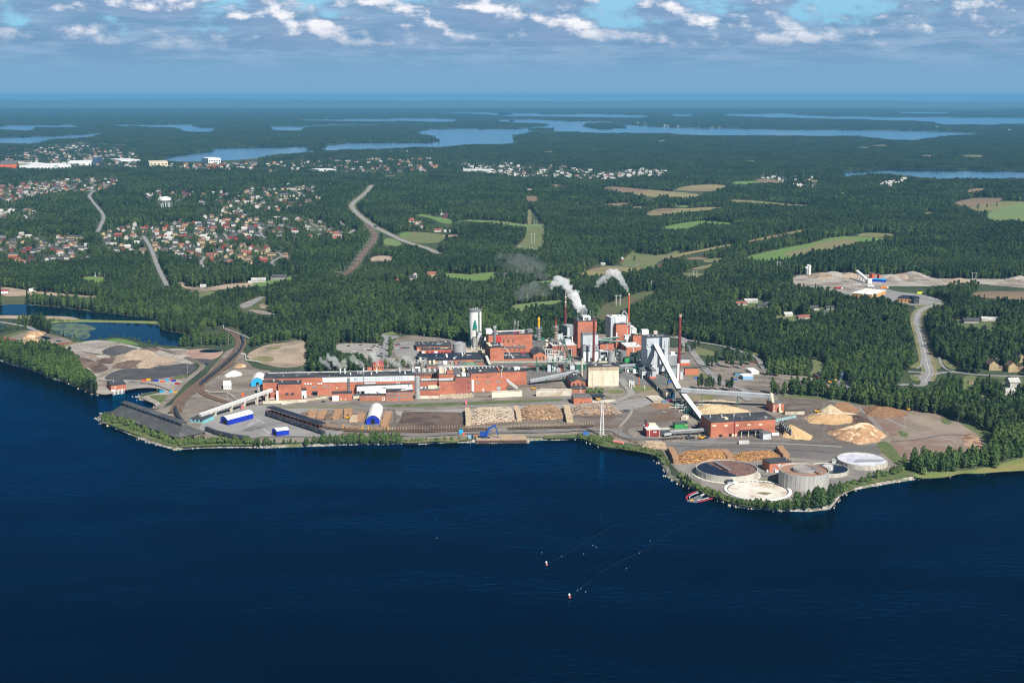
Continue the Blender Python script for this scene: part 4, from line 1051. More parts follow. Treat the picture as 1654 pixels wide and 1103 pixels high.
def scatter_nodes(obj,coll):
 ng=bpy.data.node_groups.new('forest_trees','GeometryNodeTree')
 ng.interface.new_socket('Geometry',in_out='INPUT',socket_type='NodeSocketGeometry')
 ng.interface.new_socket('Geometry',in_out='OUTPUT',socket_type='NodeSocketGeometry')
 N,L=ng.nodes,ng.links
 gi,go=N.new('NodeGroupInput'),N.new('NodeGroupOutput')
 ci=N.new('GeometryNodeCollectionInfo')
 ci.inputs[0].default_value=coll
 ci.inputs[1].default_value=True
 ci.inputs[2].default_value=True
 ip=N.new('GeometryNodeInstanceOnPoints')
 ip.inputs['Pick Instance'].default_value=True
 def attr(nm,ty):
  a=N.new('GeometryNodeInputNamedAttribute')
  a.data_type=ty
  a.inputs[0].default_value=nm
  return a.outputs[0]
 cx=N.new('ShaderNodeCombineXYZ')
 L.new(attr('rz','FLOAT'),cx.inputs[2])
 er=N.new('FunctionNodeEulerToRotation')
 L.new(cx.outputs[0],er.inputs[0])
 L.new(gi.outputs[0],ip.inputs['Points'])
 L.new(ci.outputs[0],ip.inputs['Instance'])
 L.new(attr('kind','INT'),ip.inputs['Instance Index'])
 L.new(er.outputs[0],ip.inputs['Rotation'])
 L.new(attr('sc','FLOAT_VECTOR'),ip.inputs['Scale'])
 L.new(ip.outputs[0],go.inputs[0])
 md=obj.modifiers.new('trees','NODES')
 md.node_group=ng
scatter_nodes(forest,wood)
# ================================================================== THE MILL
B_brick=mat('red_brick',(0.47,0.172,0.100),(0.40,0.142,0.085),0.05,0.9,0.10,c3=(0.35,0.125,0.08),scale3=0.03,stretch=(1,1,2.5))
B_brick2=mat('dark_red_brick',(0.36,0.125,0.095),(0.30,0.105,0.082),0.05,0.9,0.10)
B_old=mat('weathered_brick',(0.42,0.165,0.10),(0.34,0.13,0.085),0.09,0.9,0.16,c3=(0.27,0.115,0.085),scale3=0.05)
R_dark=mat('roofing_felt',(0.040,0.045,0.055),(0.060,0.064,0.072),0.06,0.85,0.18,c3=(0.085,0.088,0.092),scale3=0.04)
R_grey=mat('grey_roofing',(0.120,0.125,0.128),(0.165,0.165,0.162),0.06,0.85,0.18)
R_black=mat('black_sheet_roof',(0.018,0.026,0.045),(0.026,0.034,0.052),0.05,0.55,0.12)
W_white=mat('white_cladding',(0.72,0.73,0.72),(0.62,0.635,0.64),0.08,0.6,0.07,stretch=(1,1,0.3))
W_cream=mat('cream_render',(0.70,0.63,0.50),(0.61,0.54,0.42),0.08,0.85,0.10,c3=(0.47,0.38,0.27),scale3=0.05,stretch=(1,1,0.35))
W_grey=mat('pale_grey_cladding',(0.50,0.535,0.56),(0.43,0.465,0.49),0.12,0.55,0.08,stretch=(1,1,0.15))
W_mid=mat('grey_cladding',(0.285,0.31,0.335),(0.235,0.26,0.285),0.12,0.6,0.08,stretch=(1,1,0.15))
W_dark=mat('dark_cladding',(0.060,0.066,0.075),(0.045,0.050,0.058),0.12,0.7,0.1)
W_green=mat('green_paint',(0.035,0.155,0.100),(0.028,0.125,0.085),0.2,0.6)
W_bright=mat('bright_green_paint',(0.040,0.300,0.085),(0.033,0.25,0.07),0.1,0.5)
W_blue=mat('blue_tarpaulin',(0.010,0.035,0.40),(0.008,0.028,0.33),0.1,0.45,0.06)
W_cyan=mat('light_blue_tarpaulin',(0.03,0.40,0.72),(0.025,0.34,0.62),0.1,0.5)
W_tarp=mat('white_tarpaulin',(0.82,0.81,0.78),(0.74,0.73,0.70),0.15,0.5,0.04)
W_red=mat('red_paint',(0.34,0.030,0.040),(0.28,0.026,0.034),0.15,0.6)
W_falu=mat('falu_red_boards',(0.27,0.045,0.038),(0.215,0.036,0.032),0.2,0.85)
W_wood=mat('grey_weathered_boards',(0.155,0.125,0.105),(0.215,0.185,0.160),0.15,0.95,0.2,c3=(0.095,0.06,0.048),scale3=0.08)
S_steel=mat('galvanised_steel',(0.42,0.43,0.43),(0.34,0.35,0.355),0.15,0.5,0.10,metal=0.25)
S_dull=mat('weathered_steel',(0.24,0.245,0.245),(0.19,0.195,0.20),0.15,0.6,0.14,metal=0.2)
S_pipe=mat('pale_lagged_pipe',(0.58,0.58,0.55),(0.45,0.45,0.43),0.3,0.45,0.1)
C_red=mat('chimney_red',(0.185,0.034,0.032),(0.145,0.030,0.030),0.08,0.7,0.14)
C_orange=mat('chimney_orange',(0.62,0.125,0.035),(0.52,0.10,0.032),0.08,0.7)
C_yellow=mat('safety_yellow',(0.80,0.42,0.02),(0.70,0.33,0.02),0.3,0.6)
G_dark=mat('window_glass',(0.030,0.038,0.048),(0.05,0.06,0.07),0.3,0.15,spec=0.5)
G_grey=mat('wired_window',(0.24,0.265,0.27),(0.19,0.21,0.215),0.4,0.4)
P_black=mat('black_void',(0.012,0.012,0.014),None,0.5,0.9)
P_white=mat('white_paint',(0.80,0.80,0.78),(0.70,0.70,0.69),0.2,0.6,0.05)
P_cream=mat('cream_paint',(0.72,0.64,0.46),(0.63,0.56,0.40),0.2,0.7)
P_teal=mat('mural_green',(0.020,0.215,0.165),(0.018,0.18,0.14),0.2,0.7)
P_deep=mat('mural_dark_green',(0.030,0.070,0.062),(0.024,0.055,0.05),0.2,0.7)
P_lblue=mat('letter_blue',(0.24,0.36,0.44),(0.29,0.41,0.49),0.2,0.7)
L_log=mat('log_heap',(0.34,0.235,0.155),(0.18,0.115,0.075),0.45,0.95,0.35,lo=0.35,hi=0.65,c3=(0.60,0.50,0.38),scale3=0.30)
L_logd=mat('brown_log_heap',(0.30,0.18,0.105),(0.14,0.085,0.052),0.45,0.95,0.35,lo=0.35,hi=0.65,c3=(0.50,0.33,0.18),scale3=0.30)
L_logo=mat('orange_log_heap',(0.40,0.205,0.085),(0.17,0.085,0.038),0.45,0.95,0.35,lo=0.35,hi=0.65,c3=(0.60,0.36,0.15),scale3=0.3)
L_end=mat('log_ends',(0.55,0.44,0.31),(0.37,0.27,0.17),0.8,0.95,0.25)
L_endo=mat('brown_log_ends',(0.42,0.255,0.15),(0.27,0.155,0.09),0.8,0.95,0.25)
L_birch=mat('pale_logs',(0.55,0.475,0.385),(0.40,0.32,0.24),0.8,0.9,0.2)
class Bld:
 """a building laid out from its front edge: A front-left, B front-right, roof height and depth read off the picture"""
 def __init__(s,name,label,cat,fr,x0,y0,x1,y1,ytop,yback=None,wall=None,roof=None,depth=None,kind='flat',group=None,rise=2.5,z0=GZ,over=0.25,lip=0.5):
  wall,roof=wall or B_brick,roof or R_dark
  s.fr=fr
  A,B=G(fr,x0,y0,z0),G(fr,x1,y1,z0)
  s.A,s.B,s.z0=A,B,z0
  s.e=(B-A)
  s.w=s.e.length
  s.e.normalize()
  s.n=Vector((-s.e.y,s.e.x,0))
  M=(A+B)/2
  # ytop is read at the left corner
  s.h=zat(A.y,px(fr,0,ytop)[1])-z0
  if depth is None:
   xm=(x0+x1)/2
   yb=yback+(y1-y0)/2*0.9
   T=G(fr,xm,yb,z0+s.h)
   depth=max(3.0,(T.y-M.y)/max(.3,s.n.y))
  s.d=depth
  s.root=empty(name,M+s.n*depth/2*0+Vector((0,0,0)),label,cat,group)
  C,D=B+s.n*depth,A+s.n*depth
  s.C,s.D=C,D
  hz=z0+s.h
  mb=MB()
  if kind=='flat':
   mb.prism([A,B,C,D],z0-.5,hz)
   local(mb.build('wall',wall),s.root)
   o=over
   pts=[A-s.e*o-s.n*o,B+s.e*o-s.n*o,C+s.e*o+s.n*o,D-s.e*o+s.n*o]
   r=MB().prism(pts,hz+.02,hz+lip,bottom=True)
   # a raised edge round the roof
   for p,q in((0,1),(1,2),(2,3),(3,0)):
    r.bar(pts[p].xy.to_3d()+Vector((0,0,hz+lip+.12)),pts[q].xy.to_3d()+Vector((0,0,hz+lip+.12)),.35,h=.3)
   s.roof=local(r.build('roof',roof),s.root)
  elif kind in('gd','gw'):
   m1,m2=((A+B)/2,(D+C)/2)if kind=='gd' else((A+D)/2,(B+C)/2)
   pr=hz+rise
   base=[A,B,C,D]
   mb.prism(base,z0-.5,hz,cap=False)
   ends=((A,B,m1),(C,D,m2))if kind=='gd' else((D,A,m1),(B,C,m2))
   for p,q,m in ends:
    mb.add([(p.x,p.y,hz),(q.x,q.y,hz),(m.x,m.y,pr)],[(0,1,2)])
   local(mb.build('wall',wall),s.root)
   dv=(m2-m1).normalized()*over*1.6
   r=MB()
   sides=((A,D),(B,C))if kind=='gd' else((A,B),(D,C))
   for p,q in sides:
    out=((p-m1)-(p-m1).project(m2-m1)).normalized()*over*1.6
    dz=rise*over*1.6/max(.5,((p-m1)-(p-m1).project(m2-m1)).length)
    v=[p+out-dv,q+out+dv,m2+dv,m1-dv]
    zz=[hz-dz+.06,hz-dz+.06,pr+.06,pr+.06]
    k=[(a.x,a.y,z)for a,z in zip(v,zz)]+[(a.x,a.y,z+.3)for a,z in zip(v,zz)]
    r.add(k,[(0,1,2,3),(4,7,6,5),(0,4,5,1),(1,5,6,2),(2,6,7,3),(3,7,4,0)])
   s.roof=local(r.build('roof',roof),s.root)
  elif kind=='mono':
   pr=hz+rise
   mb.add([(p.x,p.y,z)for p,z in((A,z0-.5),(B,z0-.5),(C,z0-.5),(D,z0-.5),(A,hz),(B,hz),(C,pr),(D,pr))],[(0,1,5,4),(1,2,6,5),(2,3,7,6),(3,0,4,7)])
   local(mb.build('wall',wall),s.root)
   o=over
   q=[A-s.e*o-s.n*o,B+s.e*o-s.n*o,C+s.e*o+s.n*o,D-s.e*o+s.n*o]
   zz=[hz,hz,pr,pr]
   k=[(a.x,a.y,z+.03)for a,z in zip(q,zz)]+[(a.x,a.y,z+.35)for a,z in zip(q,zz)]
   local(MB().add(k,[(3,2,1,0),(4,5,6,7),(0,1,5,4),(1,2,6,5),(2,3,7,6),(3,0,4,7)]).build('roof',roof),s.root)
 def onwall(s,x,y,out=0.0,fr=None):
  X,Y=px(fr or s.fr,x,y)
  u,v=(X-CX)/F,(CY-Y)/F
  d=Vector((u,CP+v*SP,-SP+v*CP))
  o=Vector((0,0,H))
  pl=s.A-s.n*out
  t=(pl-o).dot(s.n)/d.dot(s.n)
  return o+d*t
 def panel(s,name,x0,y0,x1,y1,m,th=0.12,fr=None,label=None,frame=None):
  a,b=s.onwall(x0,y1,0,fr),s.onwall(x1,y0,0,fr)
  ua,ub=(a-s.A).dot(s.e),(b-s.A).dot(s.e)
  z0,z1=max(s.z0+.02,min(a.z,b.z)),max(a.z,b.z)
  mb=MB().box(s.A,s.e,s.n,ua,ub,-th,-0.003,z0,z1)
  o=local(mb.build(name,m),s.root)
  if label:
   o['label']=label
  if frame:
   f=MB()
   for q in((ua-.18,ub+.18,z0-.18,z0),(ua-.18,ub+.18,z1,z1+.18),(ua-.18,ua,z0,z1),(ub,ub+.18,z0,z1)):
    f.box(s.A,s.e,s.n,q[0],q[1],-th-.05,-0.003,q[2],q[3])
   fo=f.build('frame',frame)
   fo.parent=o
  return s
 def wins(s,rects,m=None,name='window',frame=None):
  for r in rects:
   s.panel(name,*r,m or G_dark,frame=frame)
  return s
 def row(s,x0,x1,n,y0,y1,frac=.55,m=None,slope=0.0,name='window'):
  k=(x1-x0)/n
  for i in range(n):
   a=x0+k*(i+.5-frac/2)
   dy=slope*(a-x0)
   s.panel(name,a,y0+dy,a+k*frac,y1+dy,m or G_dark)
  return s
 def roofbox(s,name,u0,u1,v0,v1,h,m,lift=0.0):
  """a box on the roof, u along the front and v into the depth, as fractions"""
  z=s.z0+s.h+.55+lift
  mb=MB().box(s.A,s.e,s.n,u0*s.w,u1*s.w,v0*s.d,v1*s.d,z-.1,z+h)
  mb.build(name,m,getattr(s,'roof',None)or s.root)
  return s
 def band(s,y0,y1,m,name='cornice',th=.25):
  z1,z0=zat(s.A.y,px(s.fr,0,y0)[1]),zat(s.A.y,px(s.fr,0,y1)[1])
  mb=MB()
  mb.box(s.A,s.e,s.n,-th,s.w+th,-th,-.004,z0,z1)
  mb.box(s.A,s.e,s.n,-th,-.004,0,s.d,z0,z1)
  mb.box(s.A,s.e,s.n,s.w+.004,s.w+th,0,s.d,z0,z1)
  local(mb.build(name,m),s.root)
  return s
 def add(s,name,mb,m,label=None,smooth=False):
  o=local(mb.build(name,m,smooth=smooth),s.root)
  if label:
   o['label']=label
  return s
 def top(s,u,v,dz=0.0):
  return s.A+s.e*(u*s.w)+s.n*(v*s.d)+Vector((0,0,s.h+.5+dz))
def cyl(name,label,cat,fr,x,y,r,ytop,m,cone=0.0,group=None,z0=GZ,n=28,mtop=None,bands=0,rail=False):
 c=G(fr,x,y,z0)
 h=zat(c.y,px(fr,0,ytop)[1])-z0
 root=empty(name,c,label,cat,group)
 local(MB().lathe(c,[(r,z0-.3),(r,z0+h)],n,cap=False).build('wall',m),root)
 pr=[(r+.15,z0+h),(r+.15,z0+h+.3)]+([(r*.12,z0+h+cone+.3)]if cone else[])
 local(MB().lathe(c,pr,n).build('roof',mtop or m),root)
 if bands:
  b=MB()
  for k in range(bands):
   z=z0+h*(k+1)/(bands+1)
   b.lathe(c,[(r+.02,z-.12),(r+.12,z-.12),(r+.12,z+.12),(r+.02,z+.12)],n,cap=False)
  local(b.build('stiffening_ring',mtop or m),root)
 if rail:
  b=MB()
  z=z0+h+1.3
  b.lathe(c,[(r,z),(r+.12,z),(r+.12,z+.12),(r,z+.12)],n,cap=False)
  for k in range(12):
   a=k*math.pi/6
   p=c.xy.to_3d()+Vector((math.cos(a)*r,math.sin(a)*r,z0+h))
   b.bar(p,p+Vector((0,0,1.3)),.12)
  local(b.build('railing',S_steel),root)
 return root,c,h
def chimney(name,label,fr,x,y,r0,r1,ytop,m,parts=(),z0=GZ,ring=None):
 """tapered stack; parts: (name, picture row from, to, material, extra radius)"""
 c=G(fr,x,y,z0)
 zt=zat(c.y,px(fr,0,ytop)[1])
 root=empty(name,c,label,'chimney')
 def rad(z):
  return r0+(r1-r0)*(z-z0)/(zt-z0)
 local(MB().lathe(c,[(r0,z0-.3),(r1,zt)],18,cap=False).build('shaft',m),root)
 local(MB().lathe(c,[(r1*.78,zt-1.0),(r1*.8,zt+.02)],18,cap=True).build('flue',P_black),root)
 for nm,ya,yb,mm,ex in parts:
  za,zb=zat(c.y,px(fr,0,ya)[1]),zat(c.y,px(fr,0,yb)[1])
  za,zb=min(za,zb),max(za,zb)
  local(MB().lathe(c,[(rad(za)+.03,za),(rad(za)+ex,za),(rad(zb)+ex,zb),(rad(zb)*.8,zb)],18,cap=False).build(nm,mm),root)
 return root,c,zt
def at_h(fr,x,y,ygr):
 """the point seen at (x, y) that stands over the ground seen at row ygr"""
 X,Y=px(fr,x,y)
 g0=ground(X,px(fr,x,ygr)[1])
 z=zat(g0.y,Y)
 dep=g0.y*CP-(z-H)*SP
 return Vector(((X-CX)/F*dep,g0.y,z))
 # ---------------------------------------------------------------- west end of the paper mill
b=Bld('machine_hall','very long red brick paper machine hall with lettered white band and dark roof','mill hall','_',427,640.3,669.7,635.3,611.2,603.5)
HALL=b
b.panel('sign_band',0,388,1375,368,W_white,.35,'i')
mbx=MB()
# white band: from the middle of the hall to its right end, between the two sloping rows seen in the picture
a0,a1,a2,a3=b.onwall(1113,482,0,'h'),b.onwall(1265,446,0,'i'),b.onwall(1340,362,0,'i'),b.onwall(1113,402,0,'h')
bpy.data.objects.remove(bpy.data.objects['sign_band'])
zlo,zhi=(a0.z+a1.z)/2,b.z0+b.h-.1
ua=(a0-b.A).dot(b.e)
mbx.box(b.A,b.e,b.n,ua,b.w+.0,-.30,-.003,zlo,zhi)
b.add('sign_band',mbx,W_white)
SB=[o for o in b.root.children if o.name.startswith('sign_band')][0]
def text_mesh(txt,size):
 cu=bpy.data.curves.new('lettering','FONT')
 cu.body=txt
 cu.size=size
 cu.extrude=0.03
 cu.offset=0.025
 cu.space_character=1.25
 cu.align_x='CENTER'
 cu.align_y='CENTER'
 o=bpy.data.objects.new('lettering',cu)
 COL.objects.link(o)
 dg=bpy.context.evaluated_depsgraph_get()
 me=bpy.data.meshes.new_from_object(o.evaluated_get(dg))
 bpy.data.objects.remove(o)
 return me
tl,tr=b.onwall(318,412,.36,'i'),b.onwall(1212,398,.36,'i')
tm=text_mesh('MUNKSUNDS PAPPERSBRUK',5.2)
wt=max(v.co.x for v in tm.vertices)-min(v.co.x for v in tm.vertices)
fx=(tr-tl).length/wt
mid=(tl+tr)/2
mid.z=(zlo+zhi)/2
vs=[mid+b.e*(v.co.x*fx)+Vector((0,0,v.co.y*1.0))-b.n*v.co.z for v in tm.vertices]
mo=mesh_obj('lettering',vs,[tuple(p.vertices)for p in tm.polygons],P_lblue)
mo.parent=SB
b.wins([(950,535,1020,568),(1123,530,1193,558)],G_grey)
HALLF='h'
def hpanel(name,fr,r,m,th=.15):
 HALL.panel(name,*r,m,th,fr)
for o in[c for c in HALL.root.children if c.name.startswith('window')]:
 bpy.data.objects.remove(o)
for r in((950,535,1020,568),(1123,530,1193,558)):
 hpanel('window','h',r,G_grey)
hpanel('gate','h',(955,636,1030,690),P_black)
hpanel('canopy','h',(948,615,1036,632),R_dark,3.0)
hpanel('white_panel','i',(492,474,668,500),W_white)
for x,y in((833,500),(877,500),(920,500),(1050,497),(1093,495)):
 p=HALL.onwall(x,y,0,'h')
 mb=MB()
 mb.bar(p+HALL.n*.3,p-HALL.n*.8,2.0,n=12)
 HALL.add('vent_hood',mb,P_white)
for x,y in((40,568),(1015,490),(1050,492)):
 p=HALL.onwall(x,y,0,'i')
 HALL.add('vent_hood',MB().bar(p+HALL.n*.3,p-HALL.n*.5,1.5,n=10),P_white)
 # vent stacks along the back of the roof
for fr,x in(('i',90),('i',165),('i',260),('i',470),('i',600),('i',685),('i',1065),('i',1150),('i',1280)):
 X=px(fr,x,0)[0]
 u=(X-427)/(669.7-427)
 v=.62 if x not in(260,600,1150)else .3
 p=HALL.top(u,v,-.6)
 hh=6.2 if v>.5 else 3.2
 HALL.add('vent_stack',MB().bar(p,p+Vector((0,0,hh)),1.5,n=10),W_white)
p=HALL.top(.495,0,0)
HALL.add('wall_pipe',MB().bar(HALL.onwall(1222,650,.5,'h'),HALL.onwall(1220,362,.5,'h')+Vector((0,0,1.5)),.55,n=8),S_steel)
q0,q1=HALL.onwall(477,505,.7,'i'),HALL.onwall(475,300,.7,'i')
HALL.add('wall_pipe',MB().bar(q0,q1,.7,n=8),W_mid)
mb=MB()
for k in range(5):
 p=HALL.onwall(231,420+45*k,.8,'i')
 mb.box(p,HALL.e,HALL.n,-1.1,1.1,-.6,.78,p.z-1.0,p.z+.9)
for s_ in(-1.3,1.3):
 mb.bar(HALL.onwall(231,605,.8,'i')+HALL.e*s_,HALL.onwall(231,385,.8,'i')+HALL.e*s_,.25)
HALL.add('duct_ladder',mb,S_dull)
HALL.add('ridge_duct',MB().bar(HALL.top(.02,.93,.5),HALL.top(.98,.93,.5),1.2,n=6),S_pipe)
HALL.roofbox('roof_light',.03,.25,.97,1.25,1.6,R_dark)
b=Bld('brick_wing','red brick corner wing at the left end of the long machine hall','mill wing','h',400,762,770,752,512,450)
b.wins([(512,646,563,683),(602,646,652,683)],G_dark)
b.panel('plinth',400,800,865,765,W_cream,.5)
b.panel('white_duct',368,610,398,762,P_white,1.5)
b.roofbox('roof_vent',.14,.18,.4,.6,1.6,S_steel).roofbox('roof_vent',.83,.88,.4,.6,1.6,S_steel)
b=Bld('brick_wing','low brick wing with a small roof vent, left of the corner wing','mill wing','h',152,752,396,746,478,446)
b.roofbox('roof_vent',.68,.80,.0,.35,2.4,S_steel)
b.panel('window',330,610,358,635,G_dark)
b.panel('plinth',165,785,398,735,W_cream,.5)
b=Bld('lean_to','small white shed with black roof against the brick corner wing','shed','h',775,735,855,730,612,548,W_white,R_dark)
b.panel('door',790,690,812,735,P_black)
b=Bld('loading_shed','dark roofed loading bay with white posts at the machine hall','shed','h',1068,678,1208,672,640,618,W_dark,R_dark)
for k in range(5):
 b.panel('post',1075+28*k,646,1083+28*k,676,P_white,.4)
b=Bld('brick_garage','low red brick garage with a big white gate, in front of the machine hall','garage','h',1270,780,1590,768,664,634)
b.panel('gate',1273,690,1375,778,P_white,.2)
b.wins([(1405,735,1425,760),(1475,735,1492,760)],P_cream,'door')
b=Bld('white_gatehouse','small white kiosk squeezed between two brick annexes','kiosk','i',308,745,398,742,695,680,W_cream,R_grey)
b=Bld('brick_annex','low red brick annex with a white sign at its right end','annex','i',410,780,830,776,686,672,B_old)
b.row(425,770,8,700,719,.5,G_grey)
b.panel('sign',780,716,823,768,P_white,.2)
b.panel('emblem',790,726,812,756,W_red,.24)
b=Bld('brick_annex','two storey weathered brick annex with two rows of grey windows','annex','i',840,782,1275,776,632,592,B_old)
b.row(846,1270,7,652,676,.72,G_grey,-.012)
b.row(846,1270,7,706,728,.72,G_grey,-.012)
b.panel('door',1050,725,1066,770,mat('blue_door',(0.12,0.22,0.42)),.2)
b.add('roof_gutter',MB().bar(b.top(.55,.4,.4),b.top(1.0,.5,1.2),1.0),P_white)
b=Bld('white_process_hall','long low white hall with a thin dark roof below the lettered band','process hall','i',368,700,1265,662,540,506,W_white)
b.panel('opening',372,618,410,668,P_black).panel('opening',424,615,490,662,P_black)
b.panel('door',1192,500,1212,545,W_mid)
b=Bld('white_filter_house','white corrugated filter house with sloping ducts behind the low annex','filter house','i',495,690,835,680,578,552,W_white)
mb=MB()
mb.bar(b.onwall(515,630,.6),b.onwall(590,668,.6),1.1)
mb.bar(b.onwall(680,628,.6),b.onwall(760,662,.6),1.1)
b.add('sloping_duct',mb,S_steel)
cyl('steel_silo','slim tall grey steel cylinder beside the annex at the right end of the lettered band','silo','i',1347,740,2.9,395,S_steel,1.5,bands=4)
# ---------------------------------------------------------------- middle part
b=Bld('brick_terrace','low brick block on a white concrete base carrying white machinery on its roof','mill block','j',-25,742,292,738,606,560,B_brick,R_grey)
b.panel('concrete_base',-25,692,292,742,W_cream,.3)
b.roofbox('machinery',.45,.92,.35,.6,3.2,P_cream).roofbox('machinery',.05,.35,.5,.7,1.2,P_white).roofbox('fan',.22,.30,.3,.5,2.5,S_dull)
b=Bld('brick_block','red brick back wall block behind the roof machinery','mill block','j',-30,662,286,655,462,436,B_brick,R_grey)
b.roofbox('duct',.1,.95,.3,.55,1.4,S_pipe)
b=Bld('brick_block','plain red brick block with two small round windows on a rocky bank','mill block','j',292,670,556,662,464,437,B_brick,R_grey)
b.wins([(412,557,430,575),(497,557,515,577)],G_grey)
b.roofbox('duct',.0,.9,.4,.8,1.6,S_pipe)
b=Bld('brick_block','tall darker red block with three small black windows up its right edge','mill block','j',557,660,808,654,396,352,B_brick2,R_dark)
b.wins([(755,470,778,491),(756,550,779,572),(757,634,780,655)],G_dark)
b.roofbox('penthouse',.42,.68,.05,.5,3.4,W_white).roofbox('roof_vent',.1,.3,.3,.6,1.6,S_dull).roofbox('roof_vent',.76,.95,.3,.8,2.4,S_dull)
b=Bld('brick_hall','long red brick hall with three grey strip windows, right half of the mill front','mill hall','j',808,640,1385,606,336,248)
b.wins([(880,463,950,490),(1047,460,1117,486),(1217,453,1287,480)],G_grey)
for x,y in((912,388),(1083,382)):
 p=b.onwall(x,y)
 b.add('vent_hood',MB().bar(p+b.n*.3,p-b.n*.3,1.7,n=10),W_dark)
b.panel('white_duct',815,432,852,622,P_white,1.6)
b.panel('door',1232,545,1285,598,mat('pale_blue_gate',(0.35,0.48,0.55)),.2)
for k in range(9):
 b.roofbox('roof_vent',.03+.105*k,.055+.105*k,.75,.82,.9,P_white)
b.add('pipe',MB().bar(b.onwall(1300,405,.5),b.onwall(1300,290,.5),.8,n=8),S_pipe)
b.roofbox('orange_hood',.80,.84,.25,.4,2.2,C_orange)
b=Bld('white_trailer','long white box trailer parked along the foot of the brick hall','trailer','j',882,632,1022,628,588,582,P_white,P_white,over=.02,lip=.1)
b=Bld('conveyor_tower','narrow white tower on dark legs in front of the brick hall','tower','j',1295,598,1385,594,440,415,W_white,R_grey)
b.panel('opening',1300,515,1380,590,W_dark,.2)
b=Bld('brick_hall','square red brick end block with three small windows, right end of the mill front','mill hall','2',755,690,893,684,597,572)
b.wins([(823,662,829,668),(846,662,852,668),(868,661,874,667)],G_dark)
b.roofbox('penthouse',.45,.72,.3,.6,2.6,P_white).roofbox('roof_vent',.2,.28,.6,.7,1.5,S_steel)
b=Bld('brick_hall','low grey roofed hall behind the two red blocks','mill hall','j',292,600,806,585,348,244,B_brick,R_grey)
b.roofbox('duct',.02,.18,.1,.35,4.5,W_cream).roofbox('tank',.2,.25,.1,.3,4.5,P_white).roofbox('fan_house',.36,.44,.2,.45,3.2,P_cream)
b.roofbox('fan_house',.76,.92,.2,.5,3.2,P_cream).roofbox('brick_hatch',.25,.45,.0,.12,3.5,B_brick)
for k in range(6):
 b.roofbox('roof_vent',.1+.14*k,.13+.14*k,.8,.9,1.2,P_white)
b=Bld('brick_hall','flat grey roofed hall behind the right end of the lettered band','mill hall','j',-160,470,285,460,345,262,B_old,R_grey)
for k in range(12):
 b.panel('window',-140+35*k,350,-118+35*k,372,G_dark)
for k in range(5):
 b.roofbox('fan_house',.08+.19*k,.16+.19*k,.3,.6,1.8+(k%2),S_pipe)
 # long duct over the roofs
def gantry(name,label,cat,P,Q,wd,h,m,roofm,legs=(),legm=None,group=None,win=0,ground_z=GZ,roof_w=None,legw=.55):
 root=empty(name,(P+Q)/2,label,cat,group)
 local(MB().bar(P,Q,wd,h=h).build('gallery',m),root)
 up=Vector((0,0,h/2+.18))
 local(MB().bar(P+up,Q+up,roof_w or wd+.5,h=.3).build('roof',roofm),root)
 side=Vector((-(Q-P).y,(Q-P).x,0)).normalized()
 for t,sp in legs:
  c=P.lerp(Q,t)-Vector((0,0,h/2))
  mb=MB()
  for s_ in(-1,1):
   mb.bar(c+side*(s_*wd*.4),Vector((c.x,c.y,ground_z-.3))+side*(s_*sp),legw)
  hh=c.z-ground_z
  for k in(1,2,3):
   f=k/4
   za=c.z-hh*f
   s1=wd*.4+(sp-wd*.4)*f
   mb.bar(Vector((c.x,c.y,za))+side*s1,Vector((c.x,c.y,za))-side*s1,.3)
  local(mb.build('trestle',legm or W_green),root)
 return root
gantry('roof_duct','long pale lagged duct lying over the roofs behind the brick hall','duct',at_h('j',275,225,480),at_h('j',1335,232,500),2.4,2.2,S_pipe,S_pipe)
b=Bld('brick_hall','low brick building with a huge black sheet roof, in the middle of the mill','mill hall','a',165,1078,1228,1050,1032,926,B_brick,R_black,lip=.7)
b.roofbox('roof_vent',.43,.455,.35,.6,2.6,P_white).roofbox('roof_vent',.68,.70,.5,.8,2.5,P_white).roofbox('roof_vent',.53,.56,.1,.2,1.2,P_white)
b=Bld('roof_cluster','low flat roofed block crowded with pale fans and boxes, behind the lettered hall','mill block','j',90,262,730,258,218,150,B_brick,R_grey)
for k,(u,v,hh,m)in enumerate(((.05,.5,3,P_cream),(.16,.4,4,P_cream),(.3,.5,2.5,S_steel),(.42,.4,3.2,P_white),(.5,.6,2.4,S_dull),(.62,.5,2.2,S_steel),(.72,.3,2.0,B_brick),(.84,.6,2.4,S_dull))):
 b.roofbox('fan_house',u,u+(.1 if k in(2,3)else .055),v,v+.25,hh,m)
cyl('green_tank','low round green tank with a domed top among the mill roofs','tank','j',806,225,9.5,178,W_green,2.2,mtop=mat('pale_green_roof',(0.12,0.22,0.15),(0.17,0.26,0.19),0.2))
b=Bld('brick_shed','small brick block right of the green round tank','mill block','j',885,230,1015,226,150,125,B_old,R_grey)
gantry('sloping_conveyor','short steep grey conveyor beside the tall brick block','conveyor',at_h('j',1055,60,150),at_h('j',1115,200,215),2.6,2.4,S_dull,S_pipe)
b=Bld('workshop','brick workshop with a row of dark red and white doors','workshop','a',205,928,690,918,858,826,B_brick,R_dark)
for x0,x1,m in((222,260,P_white),(292,330,W_red),(362,402,W_red),(420,470,P_white),(475,510,W_red),(522,558,W_red),(585,620,W_red),(630,660,W_red)):
 b.panel('gate',x0,872,x1,918,m,.2)
b=Bld('workshop','long brick workshop with roof lights in its dark roof, by the car park','workshop','a',132,872,695,858,806,730,B_brick,R_dark)
for k,(x,y)in enumerate(((.07,.6),(.2,.45),(.33,.7),(.47,.5),(.6,.7),(.73,.6),(.86,.8))):
 b.roofbox('roof_light',x,x+.055,y,y+.12,.4,G_grey)
b.panel('door',145,850,165,885,P_white)
cyl('storage_tank','big round silver storage tank with a shallow cone roof','tank','a',820,918,8.0,752,S_steel,2.6,bands=3,rail=True)
